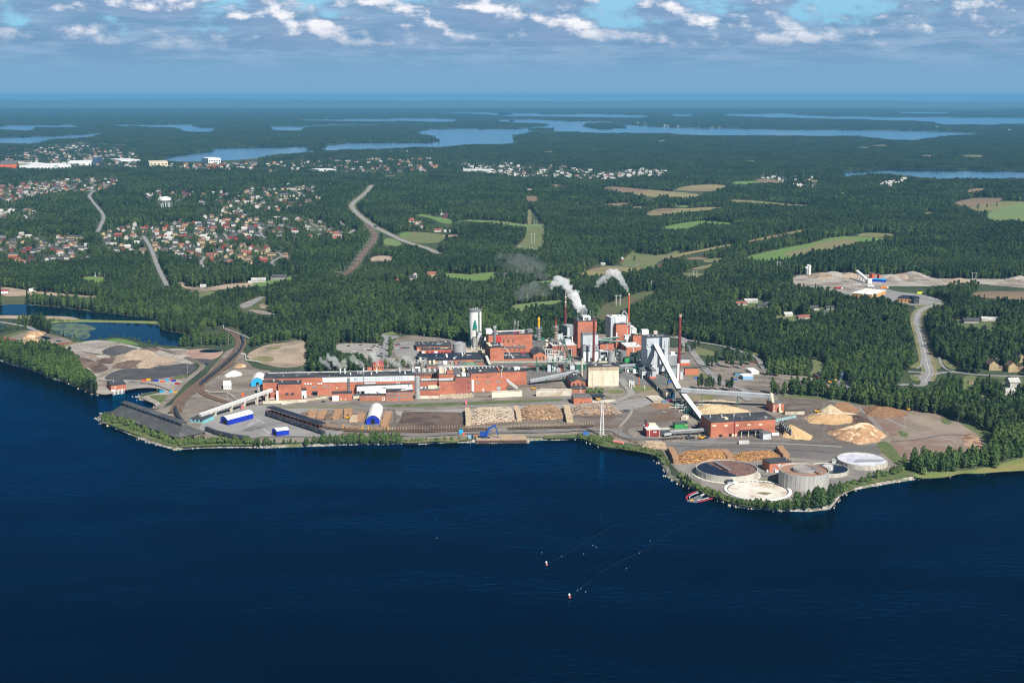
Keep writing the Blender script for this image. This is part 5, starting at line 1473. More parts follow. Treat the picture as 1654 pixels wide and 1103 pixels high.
# white tower with painted spruces
c0=G('a',1080,790)
TR,TZ=8.1,zat(c0.y,px('a',0,205)[1])
root=empty('silo_tower',c0,'tall white round tower with dark green spruces painted on it','tower')
local(MB().lathe(c0,[(TR,GZ-.3),(TR,TZ)],40,cap=False).build('wall',mat('white_tower_paint',(0.80,0.79,0.73),(0.72,0.71,0.66),0.1,0.7,0.05)),root)
local(MB().lathe(c0,[(TR+.05,TZ-1.6),(TR+.35,TZ-1.6),(TR+.35,TZ+.5),(TR-.4,TZ+.5),(TR-.4,TZ)],40,cap=True).build('roof',S_dull),root)
mb=MB()
for k in range(16):
 a=k*math.pi/8
 p=c0.xy.to_3d()+Vector((math.cos(a)*TR,math.sin(a)*TR,TZ+.5))
 mb.bar(p,p+Vector((0,0,1.2)),.14)
mb.lathe(c0,[(TR,TZ+1.6),(TR+.12,TZ+1.6),(TR+.12,TZ+1.75),(TR,TZ+1.75)],40,cap=False)
for dx,hh,ww in((-.5,2.2,2.2),(2.6,3.0,1.0),(-3.5,1.4,1.6)):
 mb.box(c0,Vector((1,0,0)),Vector((0,1,0)),dx,dx+ww,-1,1,TZ+.4,TZ+.5+hh)
local(mb.build('railing',S_steel),root)
def mural(name,prof,m):
 """flat picture on the curved wall: rows of (picture y, left x, right x) in frame a"""
 vs,fs=[],[]
 nseg=6
 def pt(x,y):
  X=px('a',x,0)[0]
  cx=CX+F*c0.x/(c0.y*CP-(30-H)*SP)
  k=F/(c0.y*CP-(30-H)*SP)
  s_=max(-.985,min(.985,(X-cx)/k/TR))
  a=math.asin(s_)
  r=TR+.04
  Y=c0.y-r*math.cos(a)
  return(c0.x+r*math.sin(a),Y,zat(Y,px('a',0,y)[1]))
 for y,xl,xr in prof:
  for i in range(nseg+1):
   vs.append(pt(xl+(xr-xl)*i/nseg,y))
 for r in range(len(prof)-1):
  for i in range(nseg):
   k=r*(nseg+1)+i
   fs.append((k,k+nseg+1,k+nseg+2,k+1))
 local(mesh_obj(name,vs,fs,m),root)
mural('spruce_mural',[(348,1076,1080),(378,1072,1084),(382,1064,1092),(412,1061,1098),(416,1052,1102),(452,1050,1106),(457,1044,1111),(495,1042,1114),(500,1036,1114),(535,1036,1110)],P_teal)
zz=[]
for k in range(12):
 y=222+k*29
 zz+=[(y,1136-(k%2)*4,1146),(y+14,1115,1166),(y+15,1128,1158)]
mural('spruce_mural',zz,P_deep)
mural('spruce_mural',[(452,989,992),(500,985,998),(505,978,1000),(560,974,1003),(640,970,1006),(720,970,1010),(780,970,1012)],P_teal)
for x in(1066,1118,1168):
 cyl('concrete_silo','one of three grey concrete silos clustered at the foot of the painted tower','silo','a',x,842,2.9,650,mat('silo_concrete',(0.36,0.35,0.33),(0.27,0.265,0.25),0.12,0.9,0.15,stretch=(1,1,.3)),group='silos below the painted tower')
b=Bld('silo_lift_house','white lift housing with a sloping chute on top of the grey silos','lift housing','a',1112,660,1182,656,575,560,W_grey,S_dull,z0=zat(G('a',1118,842).y,px('a',0,652)[1]))
b.add('chute',MB().bar(b.onwall(1075,520,1),b.onwall(1125,600,1),1.6),S_dull)
b=Bld('pump_deck','pale concrete deck with pipes between the silver tank and the black roof','deck','a',925,905,1235,898,870,830,M_conc,M_conc,lip=.1)
for k in range(7):
 b.roofbox('pipe_stand',.05+.13*k,.08+.13*k,.3,.5,2.4+(k%3)*1.2,(S_pipe,S_dull,P_cream)[k%3])
cyl('white_silo','small white silo with a red mark beside the tall brick hall','silo','a',1238,760,1.5,655,P_white)
b=Bld('dark_kiosk','dark blue box building between the painted tower and the brick hall','kiosk','a',1220,820,1300,815,735,715,W_dark,R_black)
# ---------------------------------------------------------------- brick heart of the pulp mill
b=Bld('brick_hall','tall wide brick hall with a red panel and arched slits, behind the steel flue','mill hall','b',92,715,800,690,418,368)
b.panel('red_panel',215,425,295,540,mat('red_cladding',(0.45,0.045,0.045),(0.40,0.04,0.04),0.2),.2)
b.wins([(330,495,346,537),(402,491,420,534),(480,490,498,534)],G_dark)
b.roofbox('penthouse',-.03,.10,.3,.8,5.5,W_white).roofbox('parapet',.1,.92,.92,1.0,1.0,P_white)
b.roofbox('roof_vent',.60,.66,.2,.5,1.0,W_red).roofbox('roof_vent',.70,.74,.2,.5,1.2,W_red).roofbox('fan_house',.92,1.05,.4,.9,3.0,S_dull)
for u in(.59,.66,.83):
 b.add('vent_pipe',MB().bar(b.top(u,.3),b.top(u,.3,6.5),.6,n=8),S_steel)
HALL2=b
b=Bld('brick_block','square brick block with a column of four small windows at its right edge','mill block','b',120,868,340,858,622,548)
b.wins([(298,640,312,660),(298,706,312,726),(298,762,312,782),(298,816,312,836)],G_grey)
b.roofbox('hatch',.0,.25,.3,.9,1.2,P_cream)
BB=b
chimney('steel_flue','thick dark steel flue with a bent tip rising from the square brick block','b',190,545,1.9,1.8,265,S_dull,[('collar',300,262,S_steel,.5)],z0=BB.z0+BB.h)
b.add('pipe',MB().path([b.top(.9,.2,.5),b.onwall(400,660,-4),b.onwall(490,790,-3)],.9),S_pipe)
b=Bld('brick_block','middle brick block with a row of small dark windows','mill block','b',342,735,695,725,628,578,B_brick,R_grey)
b.wins([(350+78*k,640,370+78*k,658)for k in range(5)],G_dark)
b=Bld('brick_block','low brick block with skylights in its broad dark roof','mill block','b',342,850,818,842,800,704)
for k in range(6):
 b.roofbox('roof_light',.02+.09*k,.06+.09*k,.5,.6,.5,P_white)
b.roofbox('red_pipe',.64,.82,.82,.9,1.2,W_red).roofbox('roof_vent',.3,.33,.1,.2,1.5,P_white)
b=Bld('gabled_brick_house','brick gable house with three tall windows, beside the pipe bridge','mill house','b',815,845,1036,840,742,690,B_brick,R_dark,kind='gd',rise=4.2,depth=34)
b.wins([(855,764,872,810),(914,764,932,810),(974,762,992,808)],G_dark)
b=Bld('washer_building','dark grey windowless building below the steel tower with the orange stack','mill block','b',690,640,1075,622,540,492,mat('dark_grey_render',(0.135,0.135,0.135),(0.105,0.105,0.108),0.1),R_grey)
b.roofbox('pipe_stand',.05,.2,.2,.4,2.6,P_cream).roofbox('drum',.55,.9,.4,.8,2.2,W_green).roofbox('drum',.25,.3,.3,.6,2.5,S_steel)
cyl('domed_vessel','squat green grey domed vessel on the dark grey building','vessel','b',868,560,4.2,430,mat('green_grey_steel',(0.17,0.22,0.21),(0.12,0.16,0.155),0.2),2.6,rail=True)
def reactor(label,x,y,r,ysh,ytip,shaft,tipm,tipr):
 c=G('b',x,y)
 z1,z2=zat(c.y,px('b',0,ysh)[1]),zat(c.y,px('b',0,ytip)[1])
 root=empty('reactor_tower',c,label,'tower')
 local(MB().lathe(c,[(r,GZ),(r,z1-3),(r*.7,z1),(r*.7,z1+.4)],18).build('shaft',shaft),root)
 mb=MB()
 for f,e in((.35,.7),(.5,.5),(.62,.8),(.78,1.1),(.9,1.4)):
  z=GZ+(z1-GZ)*f
  mb.lathe(c,[(r,z),(r+e,z),(r+e,z+.7),(r,z+.7)],18,cap=False)
 local(mb.build('platform',S_dull),root)
 mb=MB()
 for k in range(8):
  a=k*math.pi/4
  p=c.xy.to_3d()+Vector((math.cos(a)*(r+1.2),math.sin(a)*(r+1.2),z1-(z1-GZ)*.22))
  mb.bar(p,p+Vector((0,0,(z1-GZ)*.25)),.3)
 local(mb.build('stair_frame',S_steel),root)
 local(MB().lathe(c,[(tipr,z1),(tipr*.92,z1+(z2-z1)*.62),(tipr*1.1,z1+(z2-z1)*.64),(tipr*1.1,z1+(z2-z1)*.8),(tipr*.55,z2)]if tipr>1.2 else[(tipr,z1),(tipr*.3,z2)],14).build('stack_tip',tipm),root)
reactor('steel tower with a thick yellow orange stack on top',903,610,2.3,284,122,mat('tower_grey',(0.21,0.205,0.195),(0.28,0.275,0.26),0.3),C_yellow,1.45)
reactor('brown lagged column with a thin orange spike on top',1180,590,2.5,262,122,mat('tower_tan',(0.36,0.28,0.19),(0.29,0.225,0.16),0.2),C_orange,.75)
chimney('tall_chimney','tall slender chimney, dark red below and pale brown above, behind the spiked column','3',225,428,1.9,.8,126,C_red,[('pale_upper_shaft',236,126,mat('pale_brown_shaft',(0.30,0.21,0.155),(0.25,0.17,0.13),0.2),.06),('white_ring',172,166,P_white,.2),('white_ring',205,200,P_white,.2)])
# pipes and machinery between the gable house and the recovery boiler
root=empty('pipe_cluster',G('b',1130,800),'tangle of white pipes, arches and small vessels between the gable house and the brick boiler','pipework')
mb=MB()
base=840
for x0,x1,y in((1045,1230,665),(1060,1180,720),(1110,1330,770),(1010,1120,640),(1180,1420,800)):
 P0,P1=at_h('b',x0,y,base),at_h('b',x1,y,base)
 mb.path([Vector((P0.x,P0.y,GZ)),P0,P1,Vector((P1.x,P1.y,GZ+2))],1.0,n=8)
for k in range(34):
 x,yb=random.uniform(1030,1330),random.uniform(700,850)
 p=G('b',x,yb)
 hh=random.uniform(3,12)
 if k%3==0:
  q=p+Vector((random.uniform(-12,12),random.uniform(-3,3),0))
  mb.path([p,p+Vector((0,0,hh)),q+Vector((0,0,hh)),q],.7,n=6)
 elif k%3==1:
  mb.lathe(p,[(1.5,GZ),(1.5,GZ+hh*.7),(.5,GZ+hh*.7+1)],10)
 else:
  mb.box(p,Vector((1,0,0)),Vector((0,1,0)),-2,2,-2,2,GZ,GZ+hh*.6)
local(mb.build('pipework',S_pipe),root)
mb=MB()
for k in range(16):
 x,yb=random.uniform(1030,1420),random.uniform(660,840)
 p=G('b',x,yb)
 mb.box(p,Vector((1,0,0)),Vector((0,1,0)),-random.uniform(1,3.5),2,-2,2,GZ,GZ+random.uniform(3,8))
local(mb.build('machinery',S_dull),root)
b=Bld('brick_block','orange brick block with a white stepped roof between the truss conveyor and the boiler tower','mill block','b',1125,765,1520,752,588,545,B_old,W_white)
b.roofbox('duct',.55,.8,.2,.7,5.5,W_grey).roofbox('tank',.83,.87,.3,.5,9.0,W_cream).roofbox('duct',.1,.3,.3,.6,2.0,S_dull)
b.add('steam_pipe',MB().path([b.onwall(1560,660,1),b.onwall(1540,720,1),b.onwall(1525,780,1)],1.3,n=8),S_pipe)
b=Bld('grey_tower_block','slim grey and white service tower left of the brick boiler tower','mill block','c',360,700,470,690,480,450,W_mid,S_steel)
b.panel('white_cladding',365,490,405,690,W_grey,.2)
b=Bld('boiler_tower','tall square brick boiler tower steaming from its flat roof','boiler house','c',530,885,836,874,398,345)
b.wins([(560,500,573,542),(636,498,650,540),(715,495,730,540)],G_grey)
b.roofbox('penthouse',.35,.75,.3,.8,4.5,W_white).roofbox('steam_vent',.44,.5,.2,.45,3.4,S_dull).roofbox('steam_vent',.56,.62,.2,.45,3.4,S_dull)
for u in(.12,.77,.92):
 b.add('mast',MB().bar(b.top(u,.5),b.top(u,.5,12 if u>.5 else 7),.45),S_steel)
mb=MB()
for k in range(9):
 mb.bar(b.top(k/8,.03),b.top(k/8,.03,1.3),.14)
mb.bar(b.top(0,.03,1.3),b.top(1,.03,1.3),.14)
b.add('railing',mb,S_steel)
BT=b
b=Bld('white_boiler_house','pale boiler house with a red dot, behind the front red chimney','boiler house','c',612,985,862,978,612,578,W_grey,R_grey)
b.roofbox('roof_duct',.0,.9,.3,.6,1.5,S_dull)
b.panel('red_dot',710,720,724,736,W_red)
b.wins([(685,690,750,697),(685,662,750,667)],W_mid,'louvre')
for x0,x1,lb in((624,732,'white tower block with a green stripe, left of the front red chimney'),(806,866,'white tower block with a green stripe, right of the front red chimney')):
 b=Bld('filter_tower',lb,'filter tower','c',x0,1048,x1,1046,800,778,W_white,S_steel)
 b.panel('grey_top',x0,802,x1,868,W_mid,.12)
 b.panel('green_stripe',x0,866,x1,882,W_green,.2)
 b.panel('window',(x0+x1)/2-10,815,(x0+x1)/2+8,833,G_dark,.25)
chimney('red_chimney','dark red chimney standing in front of the pale boiler house','c',787,1080,1.45,1.3,318,C_red,[('top_ring',330,310,S_dull,.45),('foot',1080,1040,S_steel,.6)])
# right group
b=Bld('bark_boiler','tall pale grey boiler house with a folded steel flue on its roof','boiler house','d',60,815,335,800,338,302,W_grey,W_white)
b.panel('white_block',145,300,335,432,W_white,.5)
b.wins([(120,430,134,440),(120,530,134,540),(120,600,134,610)],G_dark)
b.add('folded_flue',MB().path([b.onwall(236,305,1),b.onwall(280,215,1),b.onwall(328,285,1),b.onwall(320,420,1)],1.9,n=8),S_steel)
b.panel('grey_box',215,392,330,435,W_mid,1.0)
b=Bld('brick_block','plain square brick block in front of the pale boiler house with the folded flue','mill block','d',148,830,326,822,442,420)
b.panel('white_duct',145,575,165,640,P_white,1.5)
b=Bld('brick_block','low brick block between the two boiler houses with pipes on its wall','mill block','c',893,930,1115,922,760,722)
b.wins([(915,820,935,832),(1052,812,1066,826)],G_dark)
b.roofbox('duct',.1,.9,.3,.6,1.5,S_dull)
b.add('pipe',MB().bar(b.onwall(1015,850,.4),b.onwall(1015,750,.4),.6,n=6),S_pipe)
gantry('pipe_bridge','sloping green pipe bridge from the brick boiler to the pale boiler house','pipe bridge',at_h('c',850,690,960),at_h('c',1210,650,900),1.8,1.6,W_green,S_pipe)
gantry('pipe_bridge','level green pipe bridge below the sloping one','pipe bridge',at_h('c',870,700,1000),at_h('c',1290,725,1000),1.8,1.4,W_green,S_pipe)
chimney('orange_chimney','bright orange chimney with a grey collar, smoking at the tip','3',657,470,1.15,.85,150,C_orange,[('collar',362,344,S_steel,1.3),('white_tip',152,146,P_white,.15)])
b=Bld('white_duct_house','stepped white duct housing right of the orange chimney','mill block','d',372,700,480,694,520,500,W_white,W_white)
b.add('elbow_duct',MB().path([b.onwall(372,470,-1),b.onwall(420,480,-1),b.onwall(450,530,-1)],3.6,n=8),W_white)
b.panel('dark_gap',388,520,402,610,W_dark,.2)
b=Bld('brick_block','square brick block touching the big grey boiler house','mill block','d',424,905,558,900,620,598)
b.panel('louvre',435,700,462,712,G_dark)
b=Bld('white_block','white stepped block with a brick foot, between brick and grey boiler houses','mill block','d',318,880,422,876,645,615,W_white,W_white)
b.add('side_duct',MB().bar(b.onwall(285,650,2),b.onwall(320,660,2),4.5),W_grey)
b=Bld('brick_block','brick block with a bright white sloping roof, left of the grey boiler house','mill block','d',318,982,552,974,812,745,B_brick,W_white)
b.panel('white_pipe',420,822,432,900,P_white,.6)
b.panel('dark_porch',400,905,552,975,P_black,.3)
cyl('steel_tank','upright ribbed steel tank, brighter of the two before the brick block','tank','c',1078,1060,4.2,885,S_steel,1.0,bands=6,rail=True)
cyl('steel_tank','upright dark steel tank next to the white roofed brick block','tank','c',1262,1040,4.2,880,S_dull,1.0,bands=5,rail=True)
b=Bld('pump_house','small pale pump building with dark openings left of the steel tanks','mill block','c',900,1040,1015,1036,880,862,W_grey,W_white)
b.panel('opening',905,885,1010,935,P_black).panel('opening',905,985,1010,1030,P_black)
b=Bld('equipment_yard','row of small white and dark machines before the steel tanks','machinery','c',870,1062,1180,1058,1036,1020,P_cream,S_dull)
for k in range(6):
 b.roofbox('machine',.05+.15*k,.15+.15*k,.2,.7,1.5+(k*7%3),(P_white,W_dark,S_pipe)[k%3])
b=Bld('green_container','bright green box house among dark machinery left of the grey boiler house','container','d',292,1062,400,1058,985,965,W_bright,R_dark)
root=empty('conveyor_machinery',G('d',480,1050),'dark green and black machinery at the foot of the grey boiler house','machinery')
M_bg=mat('black_green_machinery',(0.018,0.04,0.04),(0.05,0.075,0.07),0.3)
for k in range(22):
 p=G('d',random.uniform(400,600),random.uniform(1010,1060))
 hh=random.uniform(3,13)
 q=G('d',random.uniform(400,610),random.uniform(1010,1060))
 mb=MB().bar(p+Vector((0,0,hh)),q+Vector((0,0,hh*.6)),1.1)if k%2 else MB().box(p,Vector((1,0,0)),Vector((0,1,0)),-2,2,-2,2,GZ,GZ+hh)
 local(mb.build('chute' if k%2 else 'machine_housing',M_bg),root)
local(MB().path([at_h('d',430,1000,1050),at_h('d',490,990,1050),at_h('d',590,1040,1060)],1.0,n=8).build('pipe',S_pipe),root)
# big grey boiler house
b=Bld('power_boiler','big pale grey boiler house with a dark left side and green stripes','boiler house','_',1043.4,605.2,1080,604.0,546,540,W_grey,R_dark)
PB=b
b.panel('green_stripe',625,795,998,808,W_green,.3,'d')
b.panel('green_stripe',500,262,895,274,W_green,.3,'f')
for x0,x1 in((640,755),(842,935)):
 b.panel('silo_bay',x0,830,x1,1075,W_grey,4.5,'d')
 for k in range(5):
  xx=x0+(x1-x0)*(k+.5)/5
  b.panel('rib',xx-3,836,xx+3,1070,W_mid,4.8,'d')
b.panel('top_hood',735,748,832,795,W_mid,5.0,'d')
b.wins([(655,762,670,778),(870,756,884,772)],G_dark,'window')
for o in list(b.root.children):
 if o.name.startswith('window'):
  bpy.data.objects.remove(o)
for r in((655,762,670,778),(870,756,884,772)):
 b.panel('window',*r,G_dark,.2,'d')
b.panel('downpipe',932,700,938,1100,W_mid,.5,'d')
b.panel('opening',745,400,825,440,P_black,.2,'f')
for x in(738,770,815):
 b.panel('brick_pier',x,425,x+14,445,C_orange,.5,'f')
b.panel('side_pipe',998,680,1012,1010,S_pipe,-1.0+2,'d')
b.roofbox('penthouse',-.03,.26,.75,1.05,5.5,W_white).roofbox('penthouse',.5,.66,.8,1.0,3.6,M_conc)
for k in range(4):
 b.roofbox('roof_light',.12+.2*k,.22+.2*k,.35,.5,.6,W_mid)
TOPQ=PB.onwall(790,775,2.5,'d')
TRANS=at_h('_',1096.5,629.5,652)
gantry('inclined_gallery','long steep white conveyor gallery climbing to the grey boiler house','conveyor',TRANS,TOPQ,4.6,3.4,W_dark,mat('bright_white_roof',(0.86,0.86,0.85),(0.8,0.8,0.79),0.2,0.5,0.03),[(.33,5.0),(.62,4.5)],roof_w=5.4)
T2=at_h('f',1108,738,925)
gantry('inclined_gallery','lower white conveyor gallery descending from the transfer point to the brick wood room','conveyor',at_h('g',1348,378,408),T2,4.4,3.2,W_dark,MATS['bright_white_roof'],[(t_,3.2)for t_ in(.15,.3,.45,.6,.75,.9)],roof_w=5.2,legw=.4)
gantry('level_gallery','long level grey conveyor gallery on green trestles, towards the chip yard','conveyor',at_h('_',1099.5,630,655),at_h('_',1250.5,640.2,658),4.6,3.6,W_mid,W_grey,[(.23,1.8),(.61,1.8),(.94,1.8)])
gantry('level_gallery','short level grey gallery entering the grey boiler house from the left','conveyor',at_h('f',115,312,400),at_h('f',552,290,400),3.2,2.4,W_mid,W_grey,[(.3,1.2),(.7,1.2)])
gantry('inclined_gallery','blue grey conveyor rising from the brick front to the green truss','conveyor',at_h('2',915,662,685),at_h('3',315,680,745),3.8,2.8,W_mid,W_grey,[(.35,1.4),(.7,1.4)])
gantry('inclined_gallery','short white conveyor against the right end of the brick front','conveyor',at_h('j',1385,440,600),at_h('j',1560,575,605),2.6,2.0,W_grey,W_white)
# green pipe rack and truss
P0,P1=at_h('b',140,862,960),at_h('b',1425,848,1030)
root=empty('pipe_rack',(P0+P1)/2,'long green pipe rack carrying pale pipes across the middle of the mill','pipe rack')
mb=MB()
for k in(-1.6,-.5,.6,1.6):
 mb.bar(P0+Vector((0,k,.6)),P1+Vector((0,k,.6)),.7,n=6)
local(mb.build('pipe',S_pipe),root)
mb=MB()
for s_ in(-2,2):
 mb.bar(P0+Vector((0,s_,0)),P1+Vector((0,s_,0)),.5)
 mb.bar(P0+Vector((0,s_,2.2)),P1+Vector((0,s_,2.2)),.3)
 for k in range(25):
  p=P0.lerp(P1,k/24)+Vector((0,s_,0))
  mb.bar(p,p+Vector((0,0,2.2)),.25)
local(mb.build('frame',mat('pale_green_steel',(0.20,0.33,0.26),(0.15,0.27,0.21),0.3)),root)
mb=MB()
for t_ in(.31,.57,.78,.94):
 p=P0.lerp(P1,t_)
 for s_ in(-2,2):
  mb.bar(p+Vector((0,s_,3 if t_>.5 else 0)),Vector((p.x,p.y+s_,GZ-.3)),.8)
 mb.bar(p+Vector((0,-2,-3)),Vector((p.x,p.y+2,GZ+1)),.4)
local(mb.build('leg',W_green),root)
P0,P1=at_h('b',1270,470,760),at_h('b',1425,835,870)
root=empty('truss_conveyor',(P0+P1)/2,'steep green lattice conveyor with a white head box','conveyor')
mb=MB()
d=Vector((1.6,0,0))
for s_ in(-1,1):
 mb.bar(P0+d*s_,P1+d*s_,.6)
 mb.bar(P0+d*s_+Vector((0,0,2.6)),P1+d*s_+Vector((0,0,2.6)),.4)
for k in range(14):
 a,b2=P0.lerp(P1,k/14),P0.lerp(P1,(k+1)/14)
 mb.bar(a+d,b2-d,.3).bar(a-d,b2-d+Vector((0,0,2.6)),.3).bar(a+d,b2+d+Vector((0,0,2.6)),.3)
local(mb.build('lattice',W_green),root)
mb=MB()
e_=Vector((1,0,0))
mb.box(P0,e_,Vector((0,1,0)),-4.8,1.5,-2,3,P0.z-1,P0.z+5.5)
local(mb.build('head_box',W_grey),root)
mb=MB()
for s_ in(-4.5,0.8):
 mb.bar(Vector((P0.x+s_,P0.y,P0.z-1)),Vector((P0.x+s_*.8,P0.y,GZ)),.7)
local(mb.build('leg',S_steel),root)
b=Bld('white_silo_block','white clad silo block standing under the green pipe rack','silo','b',1048,1012,1182,1008,880,862,W_grey,S_dull)
b.add('rib',MB().box(b.A,b.e,b.n,b.w*.48,b.w*.54,-.3,-.005,GZ,GZ+b.h),W_mid)
b=Bld('brick_kiosk','little brick kiosk beside the white silo block','kiosk','b',1250,1010,1305,1006,910,895,B_old,R_dark)
b=Bld('brick_shed','long low brick shed under the green pipe rack','shed','b',880,985,1035,980,958,930,B_old,R_dark)
p=G('b',1220,1005)
tag(MB().bar(p+Vector((0,-3,2.8)),p+Vector((0,4,2.8)),5.4,n=16).build('round_hopper',S_steel),'round silver drum on its side by the brick kiosk','drum')
b=Bld('grey_switch_house','low silver switch house behind the brick gable house','switch house','e',612,378,700,374,300,270,W_grey,S_steel)
b=Bld('green_grid_frame','dark green framed machine block behind the cream building','machinery','e',700,380,870,374,290,260,W_green,S_pipe)
b.row(705,865,4,300,360,.7,mat('dark_green_mesh',(0.05,0.10,0.085)))
p=G('e',800,490)
tag(MB().bar(p,Vector((p.x,p.y,zat(p.y,px('e',0,190)[1]))),1.6,n=10).build('cream_pipe',W_cream),'upright cream pipe left of the cream building','pipe')
# cream building and its neighbours
b=Bld('cream_building','large cream rendered building with rust stained pilasters','mill building','e',905,655,1395,648,330,280,W_cream,R_dark)
b.band(335,384,mat('rusty_cornice',(0.47,0.385,0.27),(0.38,0.29,0.19),0.15),'cornice',.3)
for x in(982,1150,1315):
 b.panel('pilaster',x-8,390,x+8,648,W_cream,.4)
b.wins([(920+100*k,345,935+100*k,358)for k in range(5)],G_dark)
b.panel('plinth',905,630,1395,655,mat('stained_plinth',(0.50,0.43,0.32)),.3)
b.add('roof_arch',MB().path([b.top(.75,.5,0),b.top(.83,.5,3),b.top(.93,.4,1),b.top(1.02,.0,-1)],1.1,n=6),W_dark)
b=Bld('gabled_brick_house','brick gable house with a low lean-to, left of the cream building','mill house','e',622,692,856,688,578,500,B_brick,R_dark,kind='gd',rise=3.6,depth=46)
b.wins([(655,592,686,630),(727,590,753,630),(797,588,826,628)],G_dark)
b.roofbox('roof_light',.35,.6,.55,.62,3.2,P_white)
b=Bld('lean_to','brick lean-to with a dark roof at the foot of the gable house','shed','e',644,756,872,752,692,645,B_old,R_dark)
b.panel('white_mark',780,655,790,750,P_white,.1)
b=Bld('brick_garage','low brick garage with red doors beside the dark canopy','garage','e',668,935,956,928,828,770,B_brick,R_grey)
b.wins([(767,888,782,932),(788,888,803,931)],W_red,'door').wins([(697,866,715,880),(838,892,862,910),(893,890,918,908)],G_dark)
def canopy(name,label,fr,x0,y0,x1,y1,ytop,yback,roofm,posts=4):
 A,B=G(fr,x0,y0),G(fr,x1,y1)
 h=zat(A.y,px(fr,0,ytop)[1])
 T=G(fr,(x0+x1)/2,yback,h)
 e=(B-A).normalized()
 n=Vector((-e.y,e.x,0))
 w_,d_=(B-A).length,max(4,(T.y-(A.y+B.y)/2)/n.y)
 root=empty(name,(A+B)/2,label,'canopy')
 local(MB().box(A,e,n,-.4,w_+.4,-.4,d_+.4,h,h+.5).build('roof',roofm),root)
 mb=MB()
 for k in range(posts):
  mb.bar(A+e*(w_*k/(posts-1)),(A+e*(w_*k/(posts-1))).xy.to_3d()+Vector((0,0,h)),.5)
 local(mb.build('post',P_cream),root)
 local(MB().box(A,e,n,0,w_,d_-.5,d_,GZ-.2,h-.02).build('back_wall',W_dark),root)
 return root
canopy('open_canopy','black roofed open shed beside the brick garage','e',962,872,1165,868,818,770,R_black)
b=Bld('retaining_wall','long white concrete bunker wall left of the gable house','wall','e',62,806,640,795,700,None,M_conc,M_conc,depth=2.0,lip=.15)
b=Bld('retaining_wall','low stained concrete wall continuing the bunker wall to the left','wall','2',655,775,862,765,735,None,W_cream,M_conc,depth=2.0,lip=.15)
b=Bld('retaining_wall','white concrete ramp wall below the left end of the machine hall','wall','h',450,840,1220,725,822,None,W_cream,W_cream,depth=1.6,lip=.1)
b=Bld('retaining_wall','pale concrete wall under the brick corner wing','wall','h',150,825,862,795,795,None,W_cream,W_cream,depth=1.6,lip=.1)
b=Bld('retaining_wall','small white concrete wall in front of the open canopy','wall','e',970,912,1340,890,882,None,M_conc,M_conc,depth=1.0,lip=.1)
# timber and rubble below the brick front
def rubble(name,label,cat,fr,quad,n,m,smin=.6,smax=1.6):
 mb=MB()
 P=[G(fr,*q)for q in quad]
 for _ in range(n):
  u,v=random.random(),random.random()
  p=P[0].lerp(P[1],u).lerp(P[3].lerp(P[2],u),v)
  s_=random.uniform(smin,smax)
  q=[Vector((random.uniform(-1,1),random.uniform(-1,1),0)).normalized()*s_*random.uniform(.6,1)for _ in range(1)]
  a=random.uniform(0,6.28)
  pts=[p+Vector((math.cos(a+k*1.256+random.uniform(-.3,.3))*s_,math.sin(a+k*1.256)*s_*.8,0))for k in range(5)]
  k0=len(mb.v)
  hh=s_*random.uniform(.7,1.3)
  mb.add([(t_.x,t_.y,GZ-.2)for t_ in pts]+[(p.x+(t_.x-p.x)*.55,p.y+(t_.y-p.y)*.55,GZ+hh)for t_ in pts],[(i,(i+1)%5,5+(i+1)%5,5+i)for i in range(5)]+[(5,6,7,8,9)])
 o=mb.build(name,m)
 return tag(o,label,cat)
M_rock=mat('blasted_rock',(0.52,0.43,0.32),(0.36,0.29,0.215),0.5,0.95,0.25)
rubble('rock_bank','bank of pale boulders below the plain brick blocks','rocks','j',[(300,745),(830,725),(830,665),(300,690)],320,M_rock)
rubble('rock_bank','scattered pale boulders right of the brick hall','rocks','2',[(650,775),(860,765),(860,735),(660,745)],160,M_rock)
# front yard buildings on the right
b=Bld('grey_workshop','small pale grey workshop on a brick foot, before the grey boiler house','workshop','f',470,520,692,515,398,345,W_grey,R_grey)
b.panel('brick_foot',535,487,692,518,C_orange,.15).panel('door',485,462,522,512,P_black).wins([(530,420,550,482),(620,416,640,480)],G_dark)
cyl('white_silo','white silo with a lattice ladder at the foot of the far right chimney','silo','f',1048,545,1.7,285,P_white,.6)
chimney('red_chimney','dark red chimney with a pale tip, rightmost in the mill','f',1064,540,1.75,1.6,-525,C_red,[('pale_tip',-480,-528,mat('rusty_tip',(0.45,0.33,0.26)),.1)])
b=Bld('grey_filter_block','tall grey block with dark side left of the rightmost chimney','filter house','f',905,310,1035,304,150,125,W_mid,W_white)
b.roofbox('elbow_duct',.3,.8,.2,.7,3.5,P_white)
b=Bld('grey_lower_block','low grey shed in front of the filter block','shed','f',905,470,1035,464,345,315,W_mid,R_grey)
b.wins([(930,400,1000,408),(930,430,1000,438)],W_white,'louvre')
b=Bld('grey_side_block','narrow pale grey block right of the white silo','shed','f',1088,530,1136,528,408,395,W_grey,S_steel)
b=Bld('two_tone_shed','shed with grey upper and brick lower walls behind the small brick store','shed','f',1082,306,1244,302,208,165,W_grey,R_grey)
b.panel('brick_foot',1082,262,1244,306,C_orange,.15)
b=Bld('brick_store','small square brick store with a thin dark roof by the lawn','store','f',1165,460,1385,454,354,342)
b=Bld('transfer_tower','white and blue transfer house under the conveyor bend','transfer house','f',862,855,1008,850,735,690,W_cream,R_grey)
b.panel('blue_door',892,800,932,850,W_cyan,.2).panel('dark_half',935,735,1008,852,mat('navy_panel',(0.02,0.06,0.12)),.15)
b=Bld('concrete_slab','flat square concrete slab on the yard below the transfer house','slab','f',655,905,850,895,880,800,M_conc,M_conc,lip=.1)
